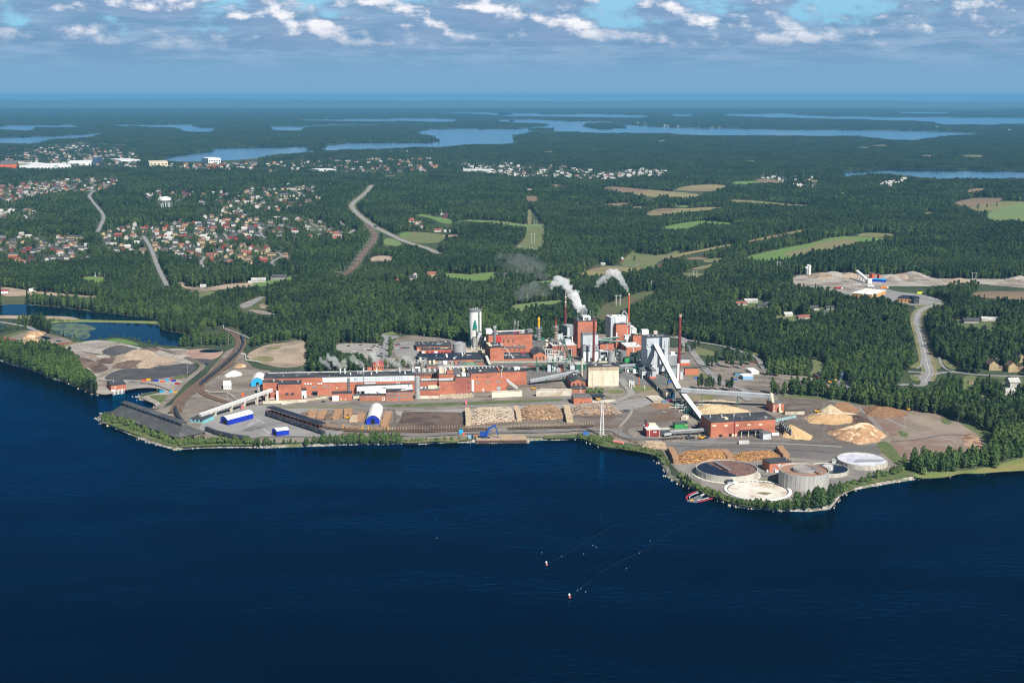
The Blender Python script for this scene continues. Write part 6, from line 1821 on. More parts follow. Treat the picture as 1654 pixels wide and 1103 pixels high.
tag(MB().box(G('f',800,905),Vector((1,0,0)),Vector((0,1,0)),0,5.8,0,2.5,GZ,GZ+2.4).build('blue_container',mat('faded_blue',(0.14,0.20,0.32),(0.11,0.16,0.27),0.2)),'faded blue skip at the edge of the concrete slab','skip')
tag(MB().box(G('f',895,892),Vector((1,0,0)),Vector((0,1,0)),0,3.2,0,2.5,GZ,GZ+2.4).build('red_container',W_red),'bright red skip beside the faded blue one','skip')
# steel portal and poles on the grass island
root=empty('pipe_portal',G('f',305,660),'white steel portal standing at the edge of the dry grass island','portal')
mb=MB()
for x,y in((268,655),(340,660),(305,690)):
 p=G('f',x,y)
 mb.bar(p,p+Vector((0,0,7.5)),.7)
a=at_h('f',268,545,655)
c_=at_h('f',340,580,660)
mb.bar(a,c_,.9).bar(a+Vector((0,0,-2)),c_+Vector((0,0,-2)),.9)
local(mb.build('frame',P_white),root)
p=G('f',424,630)
tag(MB().bar(p,p+Vector((0,0,10.5)),.9,n=8).build('orange_post',C_orange),'upright orange pipe post on the grass island','post')
for x,y in((515,690),(717,715)):
 p=G('f',x,y)
 tag(MB().bar(p,p+Vector((0,0,5.0)),.5).build('white_post',P_white),'short white post on the dry grass island','post','white posts on the grass island')
 # wood room
b=Bld('wood_room','long brick wood room with a flat dark roof and small cream windows','wood room','4',287,452,728,428,350,302)
b.wins([(300,364,326,377),(382,363,404,375),(460,361,481,373),(540,359,562,371),(620,356,641,369)],P_cream)
b.panel('gate',345,432,368,448,P_black).wins([(433,428,447,448),(452,427,466,446),(470,426,486,446)],P_cream,'door').panel('gate',412,425,432,446,P_black)
b.add('wall_pipe',MB().bar(b.onwall(452,440,.4),b.onwall(452,345,.4),.6),W_red)
for u in(.08,.26,.45,.70):
 b.add('roof_vent',MB().bar(b.top(u,.6,-.4),b.top(u,.6,2.6),1.2,n=8),S_pipe)
WR=b
canopy('open_canopy','black open lean-to along the front of the wood room','4',498,452,645,444,412,402,R_black)
b=Bld('lean_to','grey lean-to at the right end of the wood room','shed','4',646,468,702,464,428,412,W_grey,R_grey)
cyl_p=G('4',705,446)
root=empty('white_tank',cyl_p,'long white tank lying at the right end of the wood room','tank')
local(MB().bar(cyl_p+Vector((0,0,2)),G('4',752,444)+Vector((0,0,2)),3.4,n=14).build('shell',P_white),root)
tag(MB().box(G('4',482,499),Vector((1,0.06,0)),Vector((-.06,1,0)),0,9.6,0,2.8,GZ+.3,GZ+3.2).build('box_trailer',S_pipe),'pale grey box trailer parked before the wood room','trailer')
gantry('discharge_conveyor','pale blue discharge conveyor at the right end of the wood room','conveyor',at_h('4',728,338,400),at_h('4',872,308,385),2.2,1.6,mat('pale_blue_steel',(0.30,0.46,0.48),(0.25,0.39,0.41),0.2),MATS['pale_blue_steel'],[(.5,.8)])
b=Bld('infeed_house','dark red and white infeed house at the foot of the white gallery','infeed house','g',1305,510,1405,506,450,420,W_red,R_dark)
b.panel('white_foot',1305,480,1405,512,P_white,.3)
b=Bld('green_shed','bright green sheet shed beside the log conveyor','shed','g',900,528,1112,520,450,418,W_bright,R_dark)
b.panel('hatch',1060,450,1112,480,mat('pale_green',(0.25,0.42,0.2)),.5)
b=Bld('debarking_house','dark red house with white trim and a white roof on the log yard','debarking house','g',445,662,662,655,545,475,W_falu,P_white)
b.panel('trim',445,530,662,546,P_cream,.3).panel('trim',488,546,500,662,P_cream,.2).panel('trim',652,546,662,656,P_cream,.2).panel('sign',555,566,605,588,P_white,.2)
b.add('dark_stack',MB().bar(b.top(.12,.7),b.top(.12,.7,6.5),2.0,n=8),W_dark)
b.add('red_hood',MB().bar(b.top(.16,.6),b.top(.16,.6,3.0),2.4),W_red)
b.roofbox('machinery',.4,.9,.7,1.0,2.2,P_cream)
b=Bld('dark_annex','dark navy annex right of the red debarking house','shed','g',664,655,815,648,545,530,W_dark,S_pipe)
gantry('log_conveyor','long grey log conveyor deck leading into the wood room','conveyor',at_h('g',825,585,640),at_h('g',1445,540,620),3.0,2.2,S_dull,W_grey,[(.1,1.2),(.3,1.2),(.52,1.2),(.75,1.2),(.95,1.2)],S_dull)
gantry('log_conveyor','short feed table sloping down before the dark annex','conveyor',at_h('g',725,625,665),at_h('g',840,605,650),2.0,1.4,W_grey,W_grey,[(.9,.8)],S_dull)
tag(MB().box(G('g',1005,385),Vector((.9,-.42,0)),Vector((.42,.9,0)),0,5,0,9,GZ,GZ+3.4).build('grey_hut',W_cream),'small pale hut with a grey roof under the lower gallery','hut')
# chip screening house
b=Bld('screen_house','small brick screen house at the end of the level gallery','screen house','o',72,608,240,598,482,430,B_brick,R_grey)
b.panel('opening',165,478,192,520,P_white).panel('panel',90,508,108,545,W_grey).panel('panel',85,570,110,602,W_grey)
b.add('yellow_chute',MB().bar(b.top(.05,.4,9.5),b.top(.2,.3,0),2.2),P_cream)
b.add('machinery',MB().bar(b.onwall(170,560,2),b.onwall(235,640,2),2.0).bar(b.onwall(180,530,2),b.onwall(180,600,2),2.0),P_cream)
b=Bld('concrete_bunker','pale concrete bay wall filled with bark, beside the screen house','bunker','o',258,645,545,640,588,572,M_conc,M_bark,lip=.1)
p0,p1=G('o',235,905),G('o',385,995)
root=empty('chip_bay_wall',p0,'stepped grey concrete bay wall holding back the wood chips','wall')
mb=MB()
PTS=[G('o',195,860),G('o',350,985)]
dv=(PTS[1]-PTS[0])
nn=Vector((-dv.y,dv.x,0)).normalized()
for k in range(6):
 a,c_=PTS[0].lerp(PTS[1],k/6),PTS[0].lerp(PTS[1],(k+1)/6-.01)
 mb.prism([a-nn*.4,c_-nn*.4,c_+nn*.4,a+nn*.4],GZ-.2,GZ+9.5-k*.3)
 mb.prism([a-nn*2,a+(c_-a)*.12-nn*2,a+(c_-a)*.12-nn*.41,a-nn*.41],GZ-.2,GZ+9.3-k*.3)
local(mb.build('panel',mat('grey_precast',(0.24,0.245,0.25),(0.31,0.31,0.30),0.2)),root)
# small vents, ducts and hatches over the big flat roofs
for rt in[o for o in bpy.data.objects if o.get('category')in('mill hall','mill block','boiler house','workshop','wood room','mill building')]:
 rf=[c for c in rt.children if c.name.startswith('roof')and c.name.split('.')[0]=='roof']
 if not rf:
  continue
 v=[rf[0].data.vertices[i].co for i in range(4,8)]
 for _ in range(min(9,3+int((v[1]-v[0]).length/14))):
  a,b2=random.uniform(.08,.92),random.uniform(.15,.9)
  p=v[0].lerp(v[1],a).lerp(v[3].lerp(v[2],a),b2)
  e=(v[1]-v[0]).normalized()
  k=random.random()
  mb=MB()
  if k<.45:
   mb.bar(p,p+Vector((0,0,random.uniform(1,2.6))),random.uniform(.7,1.4),n=8)
  elif k<.8:
   mb.box(p,e,Vector((-e.y,e.x,0)),0,random.uniform(1.2,4),0,random.uniform(1,2),p.z-.1,p.z+random.uniform(.6,1.8))
  else:
   mb.bar(p+Vector((0,0,.6)),p+e*random.uniform(4,12)+Vector((0,0,.6)),.6)
  (mb.build('roof_vent',random.choice((S_pipe,S_steel,S_dull,P_cream,R_grey)),rf[0]))
def cluster(label,fr,quad,n,hmax,mats):
 P=[G(fr,*q)for q in quad]
 root=empty('process_equipment',(P[0]+P[1])/2,label,'machinery')
 ex,ey=Vector((1,0,0)),Vector((0,1,0))
 pip,fra=MB(),MB()
 for k in range(n):
  u,v=random.random(),random.random()
  p=P[0].lerp(P[1],u).lerp(P[3].lerp(P[2],u),v)
  hh=hmax*random.uniform(.35,1)
  if k%3==0:
   r_=random.uniform(1.0,2.2)
   local(MB().lathe(p,[(r_,GZ),(r_,GZ+hh*.8),(r_*.3,GZ+hh*.8+r_*.5)],12).build('vessel',mats[0]),root)
  elif k%3==1:
   q=P[0].lerp(P[1],random.random())
   q=Vector((p.x+random.uniform(-14,14),p.y+random.uniform(-4,4),GZ))
   pip.path([p,p+Vector((0,0,hh)),q+Vector((0,0,hh)),q],random.uniform(.5,.9),n=6)
  else:
   w_=random.uniform(1.5,3.5)
   for a in(-w_,w_):
    for b2 in(-2,2):
     fra.bar(p+Vector((a,b2,0)),p+Vector((a,b2,hh)),.35)
   for z in(.5,1):
    fra.box(p,ex,ey,-w_,w_,-2,2,GZ+hh*z-.2,GZ+hh*z)
 for nm,m_,mt in(('pipework',pip,mats[1]),('platform',fra,mats[2])):
  local(m_.build(nm,mt),root)
cluster('silver vessels and pipes in front of the low brick block between the boilers','c',[(870,1010),(1310,1010),(1310,930),(870,930)],26,9,(S_steel,S_pipe,W_green))
cluster('pipes and platforms left of the brick boiler tower','c',[(330,800),(520,790),(520,690),(200,690)],22,13,(S_dull,S_pipe,S_steel))
cluster('small tanks and pipes between the dark grey building and the spiked column','b',[(1040,640),(1200,640),(1300,560),(960,560)],22,12,(P_cream,S_pipe,S_dull))
cluster('pipes under the green rack beside the white silo block','b',[(720,1000),(1040,1000),(1040,930),(720,930)],18,7,(S_dull,B_old,W_green))
cluster('pale machines in the yard right of the cream building','f',[(110,440),(430,430),(430,350),(110,350)],18,6,(P_white,S_pipe,W_green))
cluster('dark machines under the white galleries','f',[(1010,960),(1180,1080),(1300,1090),(1080,880)],22,6,(W_mid,S_pipe,W_green))
cluster('tanks and pipes behind the pale boiler house with the folded flue','d',[(340,640),(560,640),(560,590),(340,590)],14,8,(P_white,S_pipe,S_dull))
cluster('vessels between the square brick block and the gable house','b',[(345,700),(700,700),(700,655),(345,655)],12,7,(S_dull,S_pipe,S_steel))
cluster('fans and pipes on the yard behind the lettered hall','j',[(-120,215),(240,215),(240,150),(-60,150)],20,7,(P_cream,S_pipe,S_dull))
# ================================================================== YARDS, TANKS, HEAPS, TRAINS
def hall(name,label,A,B,C,hs,rise,gable,side,roof,fr,door=None):
 """arched tarpaulin hall: gable A-B, long side from B to C"""
 A,B,C=G(fr,*A),G(fr,*B),G(fr,*C)
 e=(B-A)
 w_=e.length
 e.normalize()
 L=C-B
 root=empty(name,(A+B)/2,label,'tent hall')
 n=10
 prof=[]
 for i in range(n+1):
  t_=i/n
  prof.append((w_*t_,hs+rise*(1-abs(2*t_-1)**2.2)))
 def ring(off,o):
  return[A+e*u+off+Vector((0,0,z+o))for u,z in prof]
 r0,r1=ring(-L*.012,.12),ring(L*1.012,.12)
 r2,r3=ring(-L*.012,.0),ring(L*1.012,.0)
 mb=MB()
 for a,b_ in((r0,r1),(r2,r3)):
  mb.add(a+b_,[(i,i+1,n+2+i,n+1+i)for i in range(n)])
 local(mb.build('roof',roof),root)
 mb=MB()
 for off in(Vector(),L):
  base=[A+off,B+off]
  mb.add([base[0],base[1]]+[q-Vector((0,0,.02))for q in reversed(ring(off,0))],[tuple(range(n+3))])
 local(mb.build('gable',gable),root)
 mb=MB()
 for p in(A,B):
  q=p+L
  mb.add([p,q,q+Vector((0,0,hs)),p+Vector((0,0,hs))],[(0,1,2,3)])
 local(mb.build('side_wall',side),root)
 out=Vector((e.y,-e.x,0))
 a,b_,hd=door or(.35,.65,.6)
 local(MB().box(A,e,-out,w_*a,w_*b_,-.1,-.02,GZ,GZ+(hs+rise)*hd).build('doorway',P_black),root)
 return root
def hall2(label,fr,A,B,C,*a,**k):
 return hall('tent_hall',label,A,B,C,*a,fr,**k)
hall2('big white roofed hall with a blue gable standing on the log yard','l',(195,420),(398,410),(446,225),4.6,4.4,W_blue,W_tarp,W_tarp,door=(.36,.64,.62))
hall2('blue walled tent hall with white arched roof, the larger one beside the conveyor','6',(1035,820),(1096,838),(1300,783),5.4,2.6,W_blue,W_blue,W_tarp,door=(.3,.8,.6))
hall2('small blue walled tent hall with white arched roof near the shore','k',(362,573),(436,593),(616,572),5.0,2.2,W_blue,W_blue,W_tarp,door=(.2,.8,.62))
hall2('light blue fronted tent hall left of the brick corner wing','6',(1280,522),(1385,516),(1400,470),4.8,4.6,W_cyan,W_tarp,W_tarp,door=(.4,.62,.45))
# long conveyor to the quay
gantry('level_gallery','long pale conveyor gallery on concrete piers running down to the quay shed','conveyor',at_h('6',868,756,800),at_h('h',285,605,770),3.6,2.6,S_pipe,P_white,[(.2,.5),(.42,.5),(.6,.5),(.78,.5),(.93,.5)],M_conc,legw=1.6)
b=Bld('conveyor_house','light blue conveyor head house beside the dark quay shed','conveyor house','6',790,808,900,820,782,750,mat('pale_blue_boards',(0.20,0.50,0.56),(0.16,0.42,0.48),0.2),R_dark,kind='mono',rise=1.0)
b.row(800,890,3,785,800,.5,G_dark,.1)
b=Bld('silver_shed','silver sheet shed at the left end of the brick wing','shed','h',62,665,152,660,545,520,S_steel,R_grey)
# dark timber quay shed with a raised ridge
P1,P2,P3=G('6',143,777),G('6',688,978),G('6',930,938)
e1=P1-P2
Ls=e1.length
e1.normalize()
e2=Vector((e1.y,-e1.x,0))
if e2.dot(P3-P2)<0:
 e2=-e2
Ws=(P3-P2).dot(e2)
root=empty('quay_shed',P2,'huge weathered timber quay shed with dark hipped roof and raised ridge, on the lakeshore','shed')
hw,hr=5.2,13.0
def Q(u,v,z):
 p=P2+e1*u+e2*v
 return Vector((p.x,p.y,GZ+z))
mb=MB().prism([Q(0,0,0),Q(0,Ws,0),Q(Ls,Ws,0),Q(Ls,0,0)],GZ-.5,GZ+hw,cap=False)
local(mb.build('wall',W_wood),root)
o=1.0
E=[Q(-o,-o,hw-.3),Q(-o,Ws+o,hw-.3),Q(Ls+o,Ws+o,hw-.3),Q(Ls+o,-o,hw-.3)]
Ra,Rb=Q(Ws*.42,Ws/2,hr),Q(Ls-2,Ws/2,hr)
mb=MB()
mb.add(E+[Ra,Rb],[(1,0,4),(0,3,5,4),(2,1,4,5),(3,2,5),(0,1,2,3)])
local(mb.build('roof',mat('tarred_roof',(0.060,0.063,0.066),(0.082,0.084,0.086),0.10,0.9,0.2,c3=(0.11,0.11,0.11),scale3=0.03)),root)
mb=MB()
mb.box(Q(Ws*.42,Ws/2,0),e1,e2,0,Ls-Ws*.42-4,-3.2,3.2,GZ+hr-1.6,GZ+hr+1.6)
mon=local(mb.build('roof_monitor',W_wood),root)
mb=MB()
k0,k1=Q(Ws*.42-.8,Ws/2,0),None
mb.add([Q(Ws*.42-.8,Ws/2+s_,hr+z)for s_,z in((-4,1.5),(0,2.6),(4,1.5))]+[Q(Ls-3,Ws/2+s_,hr+z)for s_,z in((-4,1.5),(0,2.6),(4,1.5))],[(0,1,4,3),(1,2,5,4)])
mb.add([Q(Ws*.42-.8,Ws/2+s_,hr+z-.02)for s_,z in((-4,1.5),(0,2.6),(4,1.5))],[(0,1,2)])
local(mb.build('monitor_roof',MATS['tarred_roof']),root)
for k in range(14):
 u=Ws*.42+3+k*(Ls-Ws*.42-10)/13.5
 c_=Q(u,Ws/2-3.25,hr)
 local(MB().box(c_,e1,e2,0,1.6,-.1,.02,GZ+hr-.1,GZ+hr+1.0).build('window',P_white),root)
for u0 in(.05,.16,.3,.42,.55,.68,.8,.92):
 c_=Q(u0*Ls,0,0)
 local(MB().box(c_,e1,e2,0,3.2,-.15,-.01,GZ,GZ+3.6).build('door',P_black),root)
for v0,m in((.38,P_black),(.1,W_wood),(.75,W_wood)):
 c_=Q(0,v0*Ws,0)
 local(MB().box(c_,e2,e1,0,Ws*.2,-.15,-.01,GZ,GZ+3.8).build('gate',m),root)
 # pump house by the inlet
b=Bld('pump_house','square brick pump house with a flat dark roof at the water of the inlet','pump house','6',148,562,270,550,516,480)
b.panel('gate',150,545,185,562,P_white,.2).panel('sign',172,524,190,532,P_cream,.2)
b.roofbox('mast_foot',.3,.34,.5,.6,2.4,S_steel)
root=empty('pump_screens',G('6',200,572),'row of pale steel intake screens at the water below the pump house','screens')
mb=MB()
for k in range(9):
 p=G('6',165+11*k,572-1.5*k)
 mb.bar(p,p+Vector((0,0,3.0)),.6).bar(p+Vector((0,0,2.6)),p+Vector((1,-4,-2)),.6)
local(mb.build('frame',S_pipe),root)
b=Bld('yard_office','white flat roofed office block on the gravel left of the mill','office','6',1058,548,1122,545,520,500,P_white,W_white)
b.roofbox('upper_floor',.0,1.0,.55,1.0,3.0,P_white)
b.row(1062,1120,4,526,534,.6,G_dark)
# ---- round tanks of the effluent works
def round_tank(label,fr,x,y,R_,hh,fillz,fillm,wall,name='settling_tank',rim=.5,patch=None,bridge=None,inner=None):
 c=G(fr,x,y)
 root=empty(name,c,label,'tank')
 n=72
 mb=MB().lathe(c,[(R_,GZ-.3),(R_,GZ+hh),(R_-rim,GZ+hh),(R_-rim,GZ+fillz-.5)],n,cap=False)
 local(mb.build('wall',wall),root)
 local(MB().lathe(c,[(R_-rim-.02,GZ+fillz)],n).build('surface',fillm),root)
 mb=MB()
 for k in range(n//2):
  a=k*4*math.pi/n
  d=Vector((math.cos(a),math.sin(a),0))
  mb.bar(c+d*(R_+.12),c+d*(R_+.12)+Vector((0,0,hh-.4)),.14)
 local(mb.build('pilaster',wall),root)
 if patch:
  a0,a1,m,f=patch
  pts=[(c.x+math.cos(R(a))*(R_-rim-.3)*random.uniform(.97,1),c.y+math.sin(R(a))*(R_-rim-.3)*random.uniform(.97,1))for a in np.linspace(a0,a1,40)]
  am=(a0+a1)/2
  m_=len(pts)
  pts+=[(pts[-1][0]*(1-q)+pts[0][0]*q+random.uniform(-1.6,1.6)-math.cos(R(am))*R_*f*math.sin(q*math.pi),pts[-1][1]*(1-q)+pts[0][1]*q+random.uniform(-1.6,1.6)-math.sin(R(am))*R_*f*math.sin(q*math.pi))for q in np.linspace(.05,.95,16)]
  local(mesh_obj('scum',[(p[0],p[1],GZ+fillz+.04)for p in pts],fill(pts),m),root)
 if bridge:
  f,x0,y0,x1,y1=bridge
  a,b_=G(f,x0,y0,GZ+hh+1),G(f,x1,y1,GZ+hh+1)
  mb=MB().bar(a,b_,1.8,h=.4)
  d=(b_-a).normalized()
  s_=Vector((-d.y,d.x,0))*.9
  for q in(-1,1):
   mb.bar(a+s_*q+Vector((0,0,1.2)),b_+s_*q+Vector((0,0,1.2)),.2)
   for k in range(12):
    p=a.lerp(b_,k/11)+s_*q
    mb.bar(p,p+Vector((0,0,1.2)),.15)
  local(mb.build('scraper_bridge',S_steel),root)
 if inner:
  r,z=inner
  mb=MB().lathe(c,[(r,GZ+fillz-.3),(r,GZ+z),(r-.4,GZ+z),(r-.4,GZ+fillz)],36,cap=False)
  mb.lathe(c,[(r+.9,GZ+z-1),(r+1.0,GZ+z-1),(r+1.0,GZ+z-.8),(r+.9,GZ+z-.8)],36,cap=False)
  for k in range(9):
   mb.bar(c+Vector((-r,(k-4)*r/5,0))*1.0+Vector((0,0,z-.5)),c+Vector((r,(k-4)*r/5,0))+Vector((0,0,z-.5)),.25)if abs(k-4)<4 else None
  local(mb.build('inner_ring',S_steel),root)
 return root,c
T_wall=mat('tank_concrete',(0.50,0.48,0.42),(0.44,0.42,0.37),0.35,0.9,0.14,stretch=(1,1,0.12),c3=(0.38,0.35,0.29),scale3=0.3)
T_dark=water_material('dark_effluent',(0.006,0.010,0.030),(0.008,0.012,0.034),0.05,0.25)
T_scum=mat('brown_scum',(0.17,0.095,0.078),(0.23,0.135,0.11),0.10,0.8,0.15,c3=(0.09,0.06,0.06),scale3=0.10)
T_brown=mat('brown_sludge',(0.33,0.20,0.14),(0.26,0.155,0.11),0.12,0.8,0.15)
T_foam=mat('white_foam',(0.62,0.62,0.68),(0.45,0.46,0.55),0.12,0.7,0.1)
rt,c_=round_tank('wide round settling tank, half dark water and half brown scum','p',678,420,26.0,5.6,4.9,T_dark,T_wall,patch=(-75,128,T_scum,.02),bridge=('p',497,225,725,355))
local(MB().lathe(c_,[(29,GZ+.05),(28.5,GZ+.5),(26.4,GZ+.5)],60,cap=False).build('footing',M_conc),rt)
rt,c_=round_tank('empty shallow round basin with a white stained floor','p',1140,668,27.2,1.0,.35,mat('stained_basin',(0.60,0.55,0.48),(0.70,0.67,0.60),0.07,0.9,0.1,c3=(0.44,0.35,0.25),scale3=0.06),P_white,'basin',2.4)
mb=MB()
for k in range(44):
 if k%11 in(4,):
  continue
 a,a2=k*math.pi/22,(k+.72)*math.pi/22
 mb.bar(c_+Vector((math.cos(a)*24.4,math.sin(a)*24.4,.62)),c_+Vector((math.cos(a2)*24.4,math.sin(a2)*24.4,.62)),.6)
local(mb.build('gutter',W_dark),rt)
lp=[(c_.x+math.cos(a)*(5+2*math.sin(3*a))+4,c_.y+math.sin(a)*4-8)for a in np.linspace(0,6.0,20)]
local(mesh_obj('puddle',[(p[0],p[1],GZ+.40)for p in lp],fill(lp),mat('olive_puddle',(0.20,0.17,0.09))),rt)
rt,c_=round_tank('tall round concrete tank with an inner steel ring and brown sludge','4',922,775,20.3,13.2,12.0,T_brown,mat('tall_tank_concrete',(0.43,0.42,0.39),(0.37,0.36,0.34),0.35,0.9,0.14,stretch=(1,1,0.10)),inner=(9.0,14.6),bridge=('4',990,660,1045,690))
rt,c_=round_tank('round tank of dark water between the tall tank and the foam tank','4',1090,690,17.2,3.8,2.8,T_dark,T_wall,bridge=('4',985,665,1110,668))
local(MB().lathe(c_,[(4.5,GZ+2.5),(4.5,GZ+6.0)],24).build('centre_well',S_pipe),rt)
rt,c_=round_tank('round settling tank covered in white foam, nearest the grassy slope','5',222,632,21.5,4.6,3.9,T_foam,T_wall,bridge=('5',178,608,375,606))
b=Bld('sludge_house','brick pump building with a dark roof between the round tanks','pump house','4',690,692,836,680,632,602)
b.panel('grey_door',718,655,732,682,W_mid,.2).panel('vent',745,632,768,650,W_grey,.3)
b.add('side_block',MB().box(b.B,b.e,b.n,-8,1,-6,0,GZ,GZ+5),B_brick).roofbox('mast_foot',.9,.93,.4,.5,2.5,S_steel)
b=Bld('grey_hut','small square grey hut in front of the wide settling tank','hut','p',690,575,770,572,528,510,W_mid,W_dark)
b=Bld('grey_hut','pale grey box hut behind the foam tank','hut','5',18,632,62,632,610,604,W_grey,S_steel)
for x,y in((1295,385),(1335,372),(1420,395)):
 tag(MB().box(G('p',x,y),Vector((1,.1,0)),Vector((-.1,1,0)),-1.5,2.5,-1,1,GZ,GZ+1.9).build('parked_van',P_white if x!=1335 else S_steel),'pale van parked at the brick pump building by the round tanks','van','vans at the pump building')
 # ---- heaps of logs and chips
def heap(name,label,cat,fr,quad,hh,m,logs=0,lm=None,rough=.5,group=None,sharp=.22,ll=4.0,nu=46,nv=16,seed=1,ang=None):
 """a mound over the ground quad (front-left, front-right, back-right, back-left)"""
 P=[G(fr,*q)if len(q)==2 else G(*q)for q in quad]
 r=random.Random(seed)
 vs,fs=[],[]
 def bil(u,v):
  return P[0].lerp(P[1],u).lerp(P[3].lerp(P[2],u),v)
 def prof(u,v):
  e=min(1,u/sharp,(1-u)/sharp)
  f=min(1,v/.34,(1-v)/.34)
  return(e**.8)*(f**.8)
 for j in range(nv+1):
  for i in range(nu+1):
   u,v=i/nu,j/nv
   p=bil(u,v)
   z=hh*prof(u,v)*(1+.16*math.sin(9*u+3*v)*math.sin(5*v+seed))+(r.uniform(-rough,rough)if 0<j<nv else 0)
   vs.append((p.x+r.uniform(-.4,.4),p.y+r.uniform(-.4,.4),GZ-.1+max(0,z)))
 for j in range(nv):
  for i in range(nu):
   k=j*(nu+1)+i
   fs.append((k,k+1,k+nu+2,k+nu+1))
 o=mesh_obj(name,vs,fs,m)
 tag(o,label,cat,group)
 if logs:
  mb=MB()
  d0=(P[1]-P[0]).normalized()
  for _ in range(logs):
   u,v=r.uniform(.02,.98),r.uniform(.02,.95)
   p=bil(u,v)
   z=GZ+hh*prof(u,v)+r.uniform(.1,.5)
   a=r.gauss(ang if ang is not None else 0,.5)
   d=Vector((math.cos(a)*d0.x-math.sin(a)*d0.y,math.sin(a)*d0.x+math.cos(a)*d0.y,r.uniform(-.15,.15)))*ll/2
   c0_=Vector((p.x,p.y,z))
   mb.bar(c0_-d,c0_+d,r.uniform(.35,.6))
  lo=mb.build('logs',lm or L_birch)
  lo.parent=o
 return o
heap('log_heap','long tangled heap of pale birch logs behind the blue crane','log heap','m',[(110,440),(880,372),(840,200),(180,220)],7.5,L_log,900,L_birch,.6,seed=3)
heap('log_heap','long heap of brown logs between two pale stacks','log heap','m',[(905,360),(1590,345),(1500,175),(900,195)],7.5,L_logd,620,mat('tan_logs',(0.40,0.28,0.18),(0.28,0.185,0.11),0.8),.6,seed=4)
heap('log_heap','heap of grey brown logs below the brick garage','log heap','n',[(390,290),(1150,268),(990,140),(390,165)],6.5,L_logd,520,mat('grey_logs',(0.42,0.35,0.30),(0.27,0.205,0.16),0.8),.6,seed=5)
heap('log_heap','orange brown heap of logs at the left, behind the wide settling tank','log heap','4',[(60,640),(440,615),(370,550),(60,575)],6.0,L_logo,420,mat('orange_logs',(0.44,0.245,0.105),(0.29,0.15,0.065),0.8),.6,seed=6)
heap('log_heap','orange brown heap of logs at the right, behind the wide settling tank','log heap','4',[(440,622),(790,605),(720,560),(440,580)],5.0,L_logo,320,MATS['orange_logs'],.6,seed=7)
heap('log_heap','loose heap of pale cut logs near the shore, below the red debarking house','log heap','g',[(380,850),(770,870),(720,760),(410,750)],3.4,L_log,260,L_end,.5,seed=8)
def stack(label,fr,p0,p1,wd,hh,m,name='log_stack',group=None,gaps=6):
 """a row of neatly laid log piles, end on"""
 A,B=G(fr,*p0),G(fr,*p1)
 mb=MB()
 d=(B-A)
 n=max(1,gaps)
 for k in range(n):
  a,b_=A+d*(k/n),A+d*((k+.93)/n)
  for j in range(4):
   hj=hh*(j+1)/4*random.uniform(.9,1.06)
   s_=Vector((-d.y,d.x,0)).normalized()
   aa,bb=a+d*(.02*j/n),b_-d*(.02*j/n)
   o_=random.uniform(-.4,.4)
   mb.prism([aa+s_*(o_-wd/2),bb+s_*(o_-wd/2),bb+s_*(o_+wd/2),aa+s_*(o_+wd/2)][::1]if s_.cross(d).z<0 else[bb+s_*(o_-wd/2),aa+s_*(o_-wd/2),aa+s_*(o_+wd/2),bb+s_*(o_+wd/2)],GZ-.1+hh*j/4,GZ+hj)
 return tag(mb.build(name,m),label,'log stack',group)
stack('pale log stack closing the left end of the birch heap','m',(150,440),(140,235),5,5.5,L_end)
stack('pale log stack between the birch heap and the brown heap','m',(905,370),(860,215),5,5.5,L_end)
stack('pale log stack at the right end of the brown heap','n',(368,395),(310,190),6.5,5.5,L_end)
stack('brown log stack at the shore end of the orange heap','4',(52,635),(10,545),5,5.0,L_endo)
stack('brown log stack between the two orange heaps','4',(425,612),(375,560),6,4.5,L_endo)
stack('brown log stack beside the pump building of the round tanks','4',(805,600),(755,540),6,5,L_endo)
for(x0,y0),(x1,y1),m in(((945,322),(970,225),L_endo),((1090,330),(1130,235),L_endo),((1200,360),(1225,290),M_bark),((1290,345),(1350,270),L_endo),((1345,250),(1350,222),L_endo),((1490,330),(1495,210),L_endo),((1565,385),(1610,310),L_end)):
 stack('short row of sawn logs in the left log yard, near the white hall','k',(x0,y0),(x1,y1),8.0,2.6,m,group='log rows of the left yard',gaps=5)
stack('long row of orange logs right of the white roofed hall','l',(465,450),(530,270),7,3,L_endo,gaps=9)
stack('short row of orange logs left of the white roofed hall','l',(105,370),(140,285),6,3,L_endo,gaps=4)
def cone(label,fr,x,y,rx,ry,hh,m,name='chip_heap',cat='chip heap',peak=(0,0),seed=0,noise=.08,ridge_=None,rot=0.0):
 """a poured heap: rx, ry in metres on the ground"""
 c=G(fr,x,y)
 r=random.Random(seed+31)
 n,k=48,12
 ph=[r.uniform(0,6.28)for _ in range(4)]
 vs,fs=[],[]
 for j in range(k+1):
  t_=j/k
  for i in range(n):
   a=i*6.2832/n
   w_=1+.10*math.sin(3*a+ph[0])+.06*math.sin(7*a+ph[1])
   rr=(1-t_)*w_
   dx,dy=rx*rr*math.cos(a)+peak[0]*t_,ry*rr*math.sin(a)+peak[1]*t_
   if ridge_:
    dx+=math.copysign(min(abs(rx*.5),abs(rx*rr)),math.cos(a))*0+ridge_*math.cos(a)*t_*(1-t_*.15)
   z=hh*(t_**.95)*(1+noise*math.sin(11*a+ph[2])*(1-t_))+(r.uniform(-.35,.35)if 0<j<k else 0)
   vs.append((c.x+dx*math.cos(rot)-dy*math.sin(rot),c.y+dx*math.sin(rot)+dy*math.cos(rot),GZ-.1+z))
 for j in range(k):
  for i in range(n):
   fs.append((j*n+i,j*n+(i+1)%n,(j+1)*n+(i+1)%n,(j+1)*n+i))
 fs.append(tuple(range(k*n,k*n+n)))
 return tag(mesh_obj(name,vs,fs,m),label,cat)
M_saw=mat('sawdust',(0.50,0.335,0.18),(0.42,0.275,0.145),0.12,0.95,0.12)
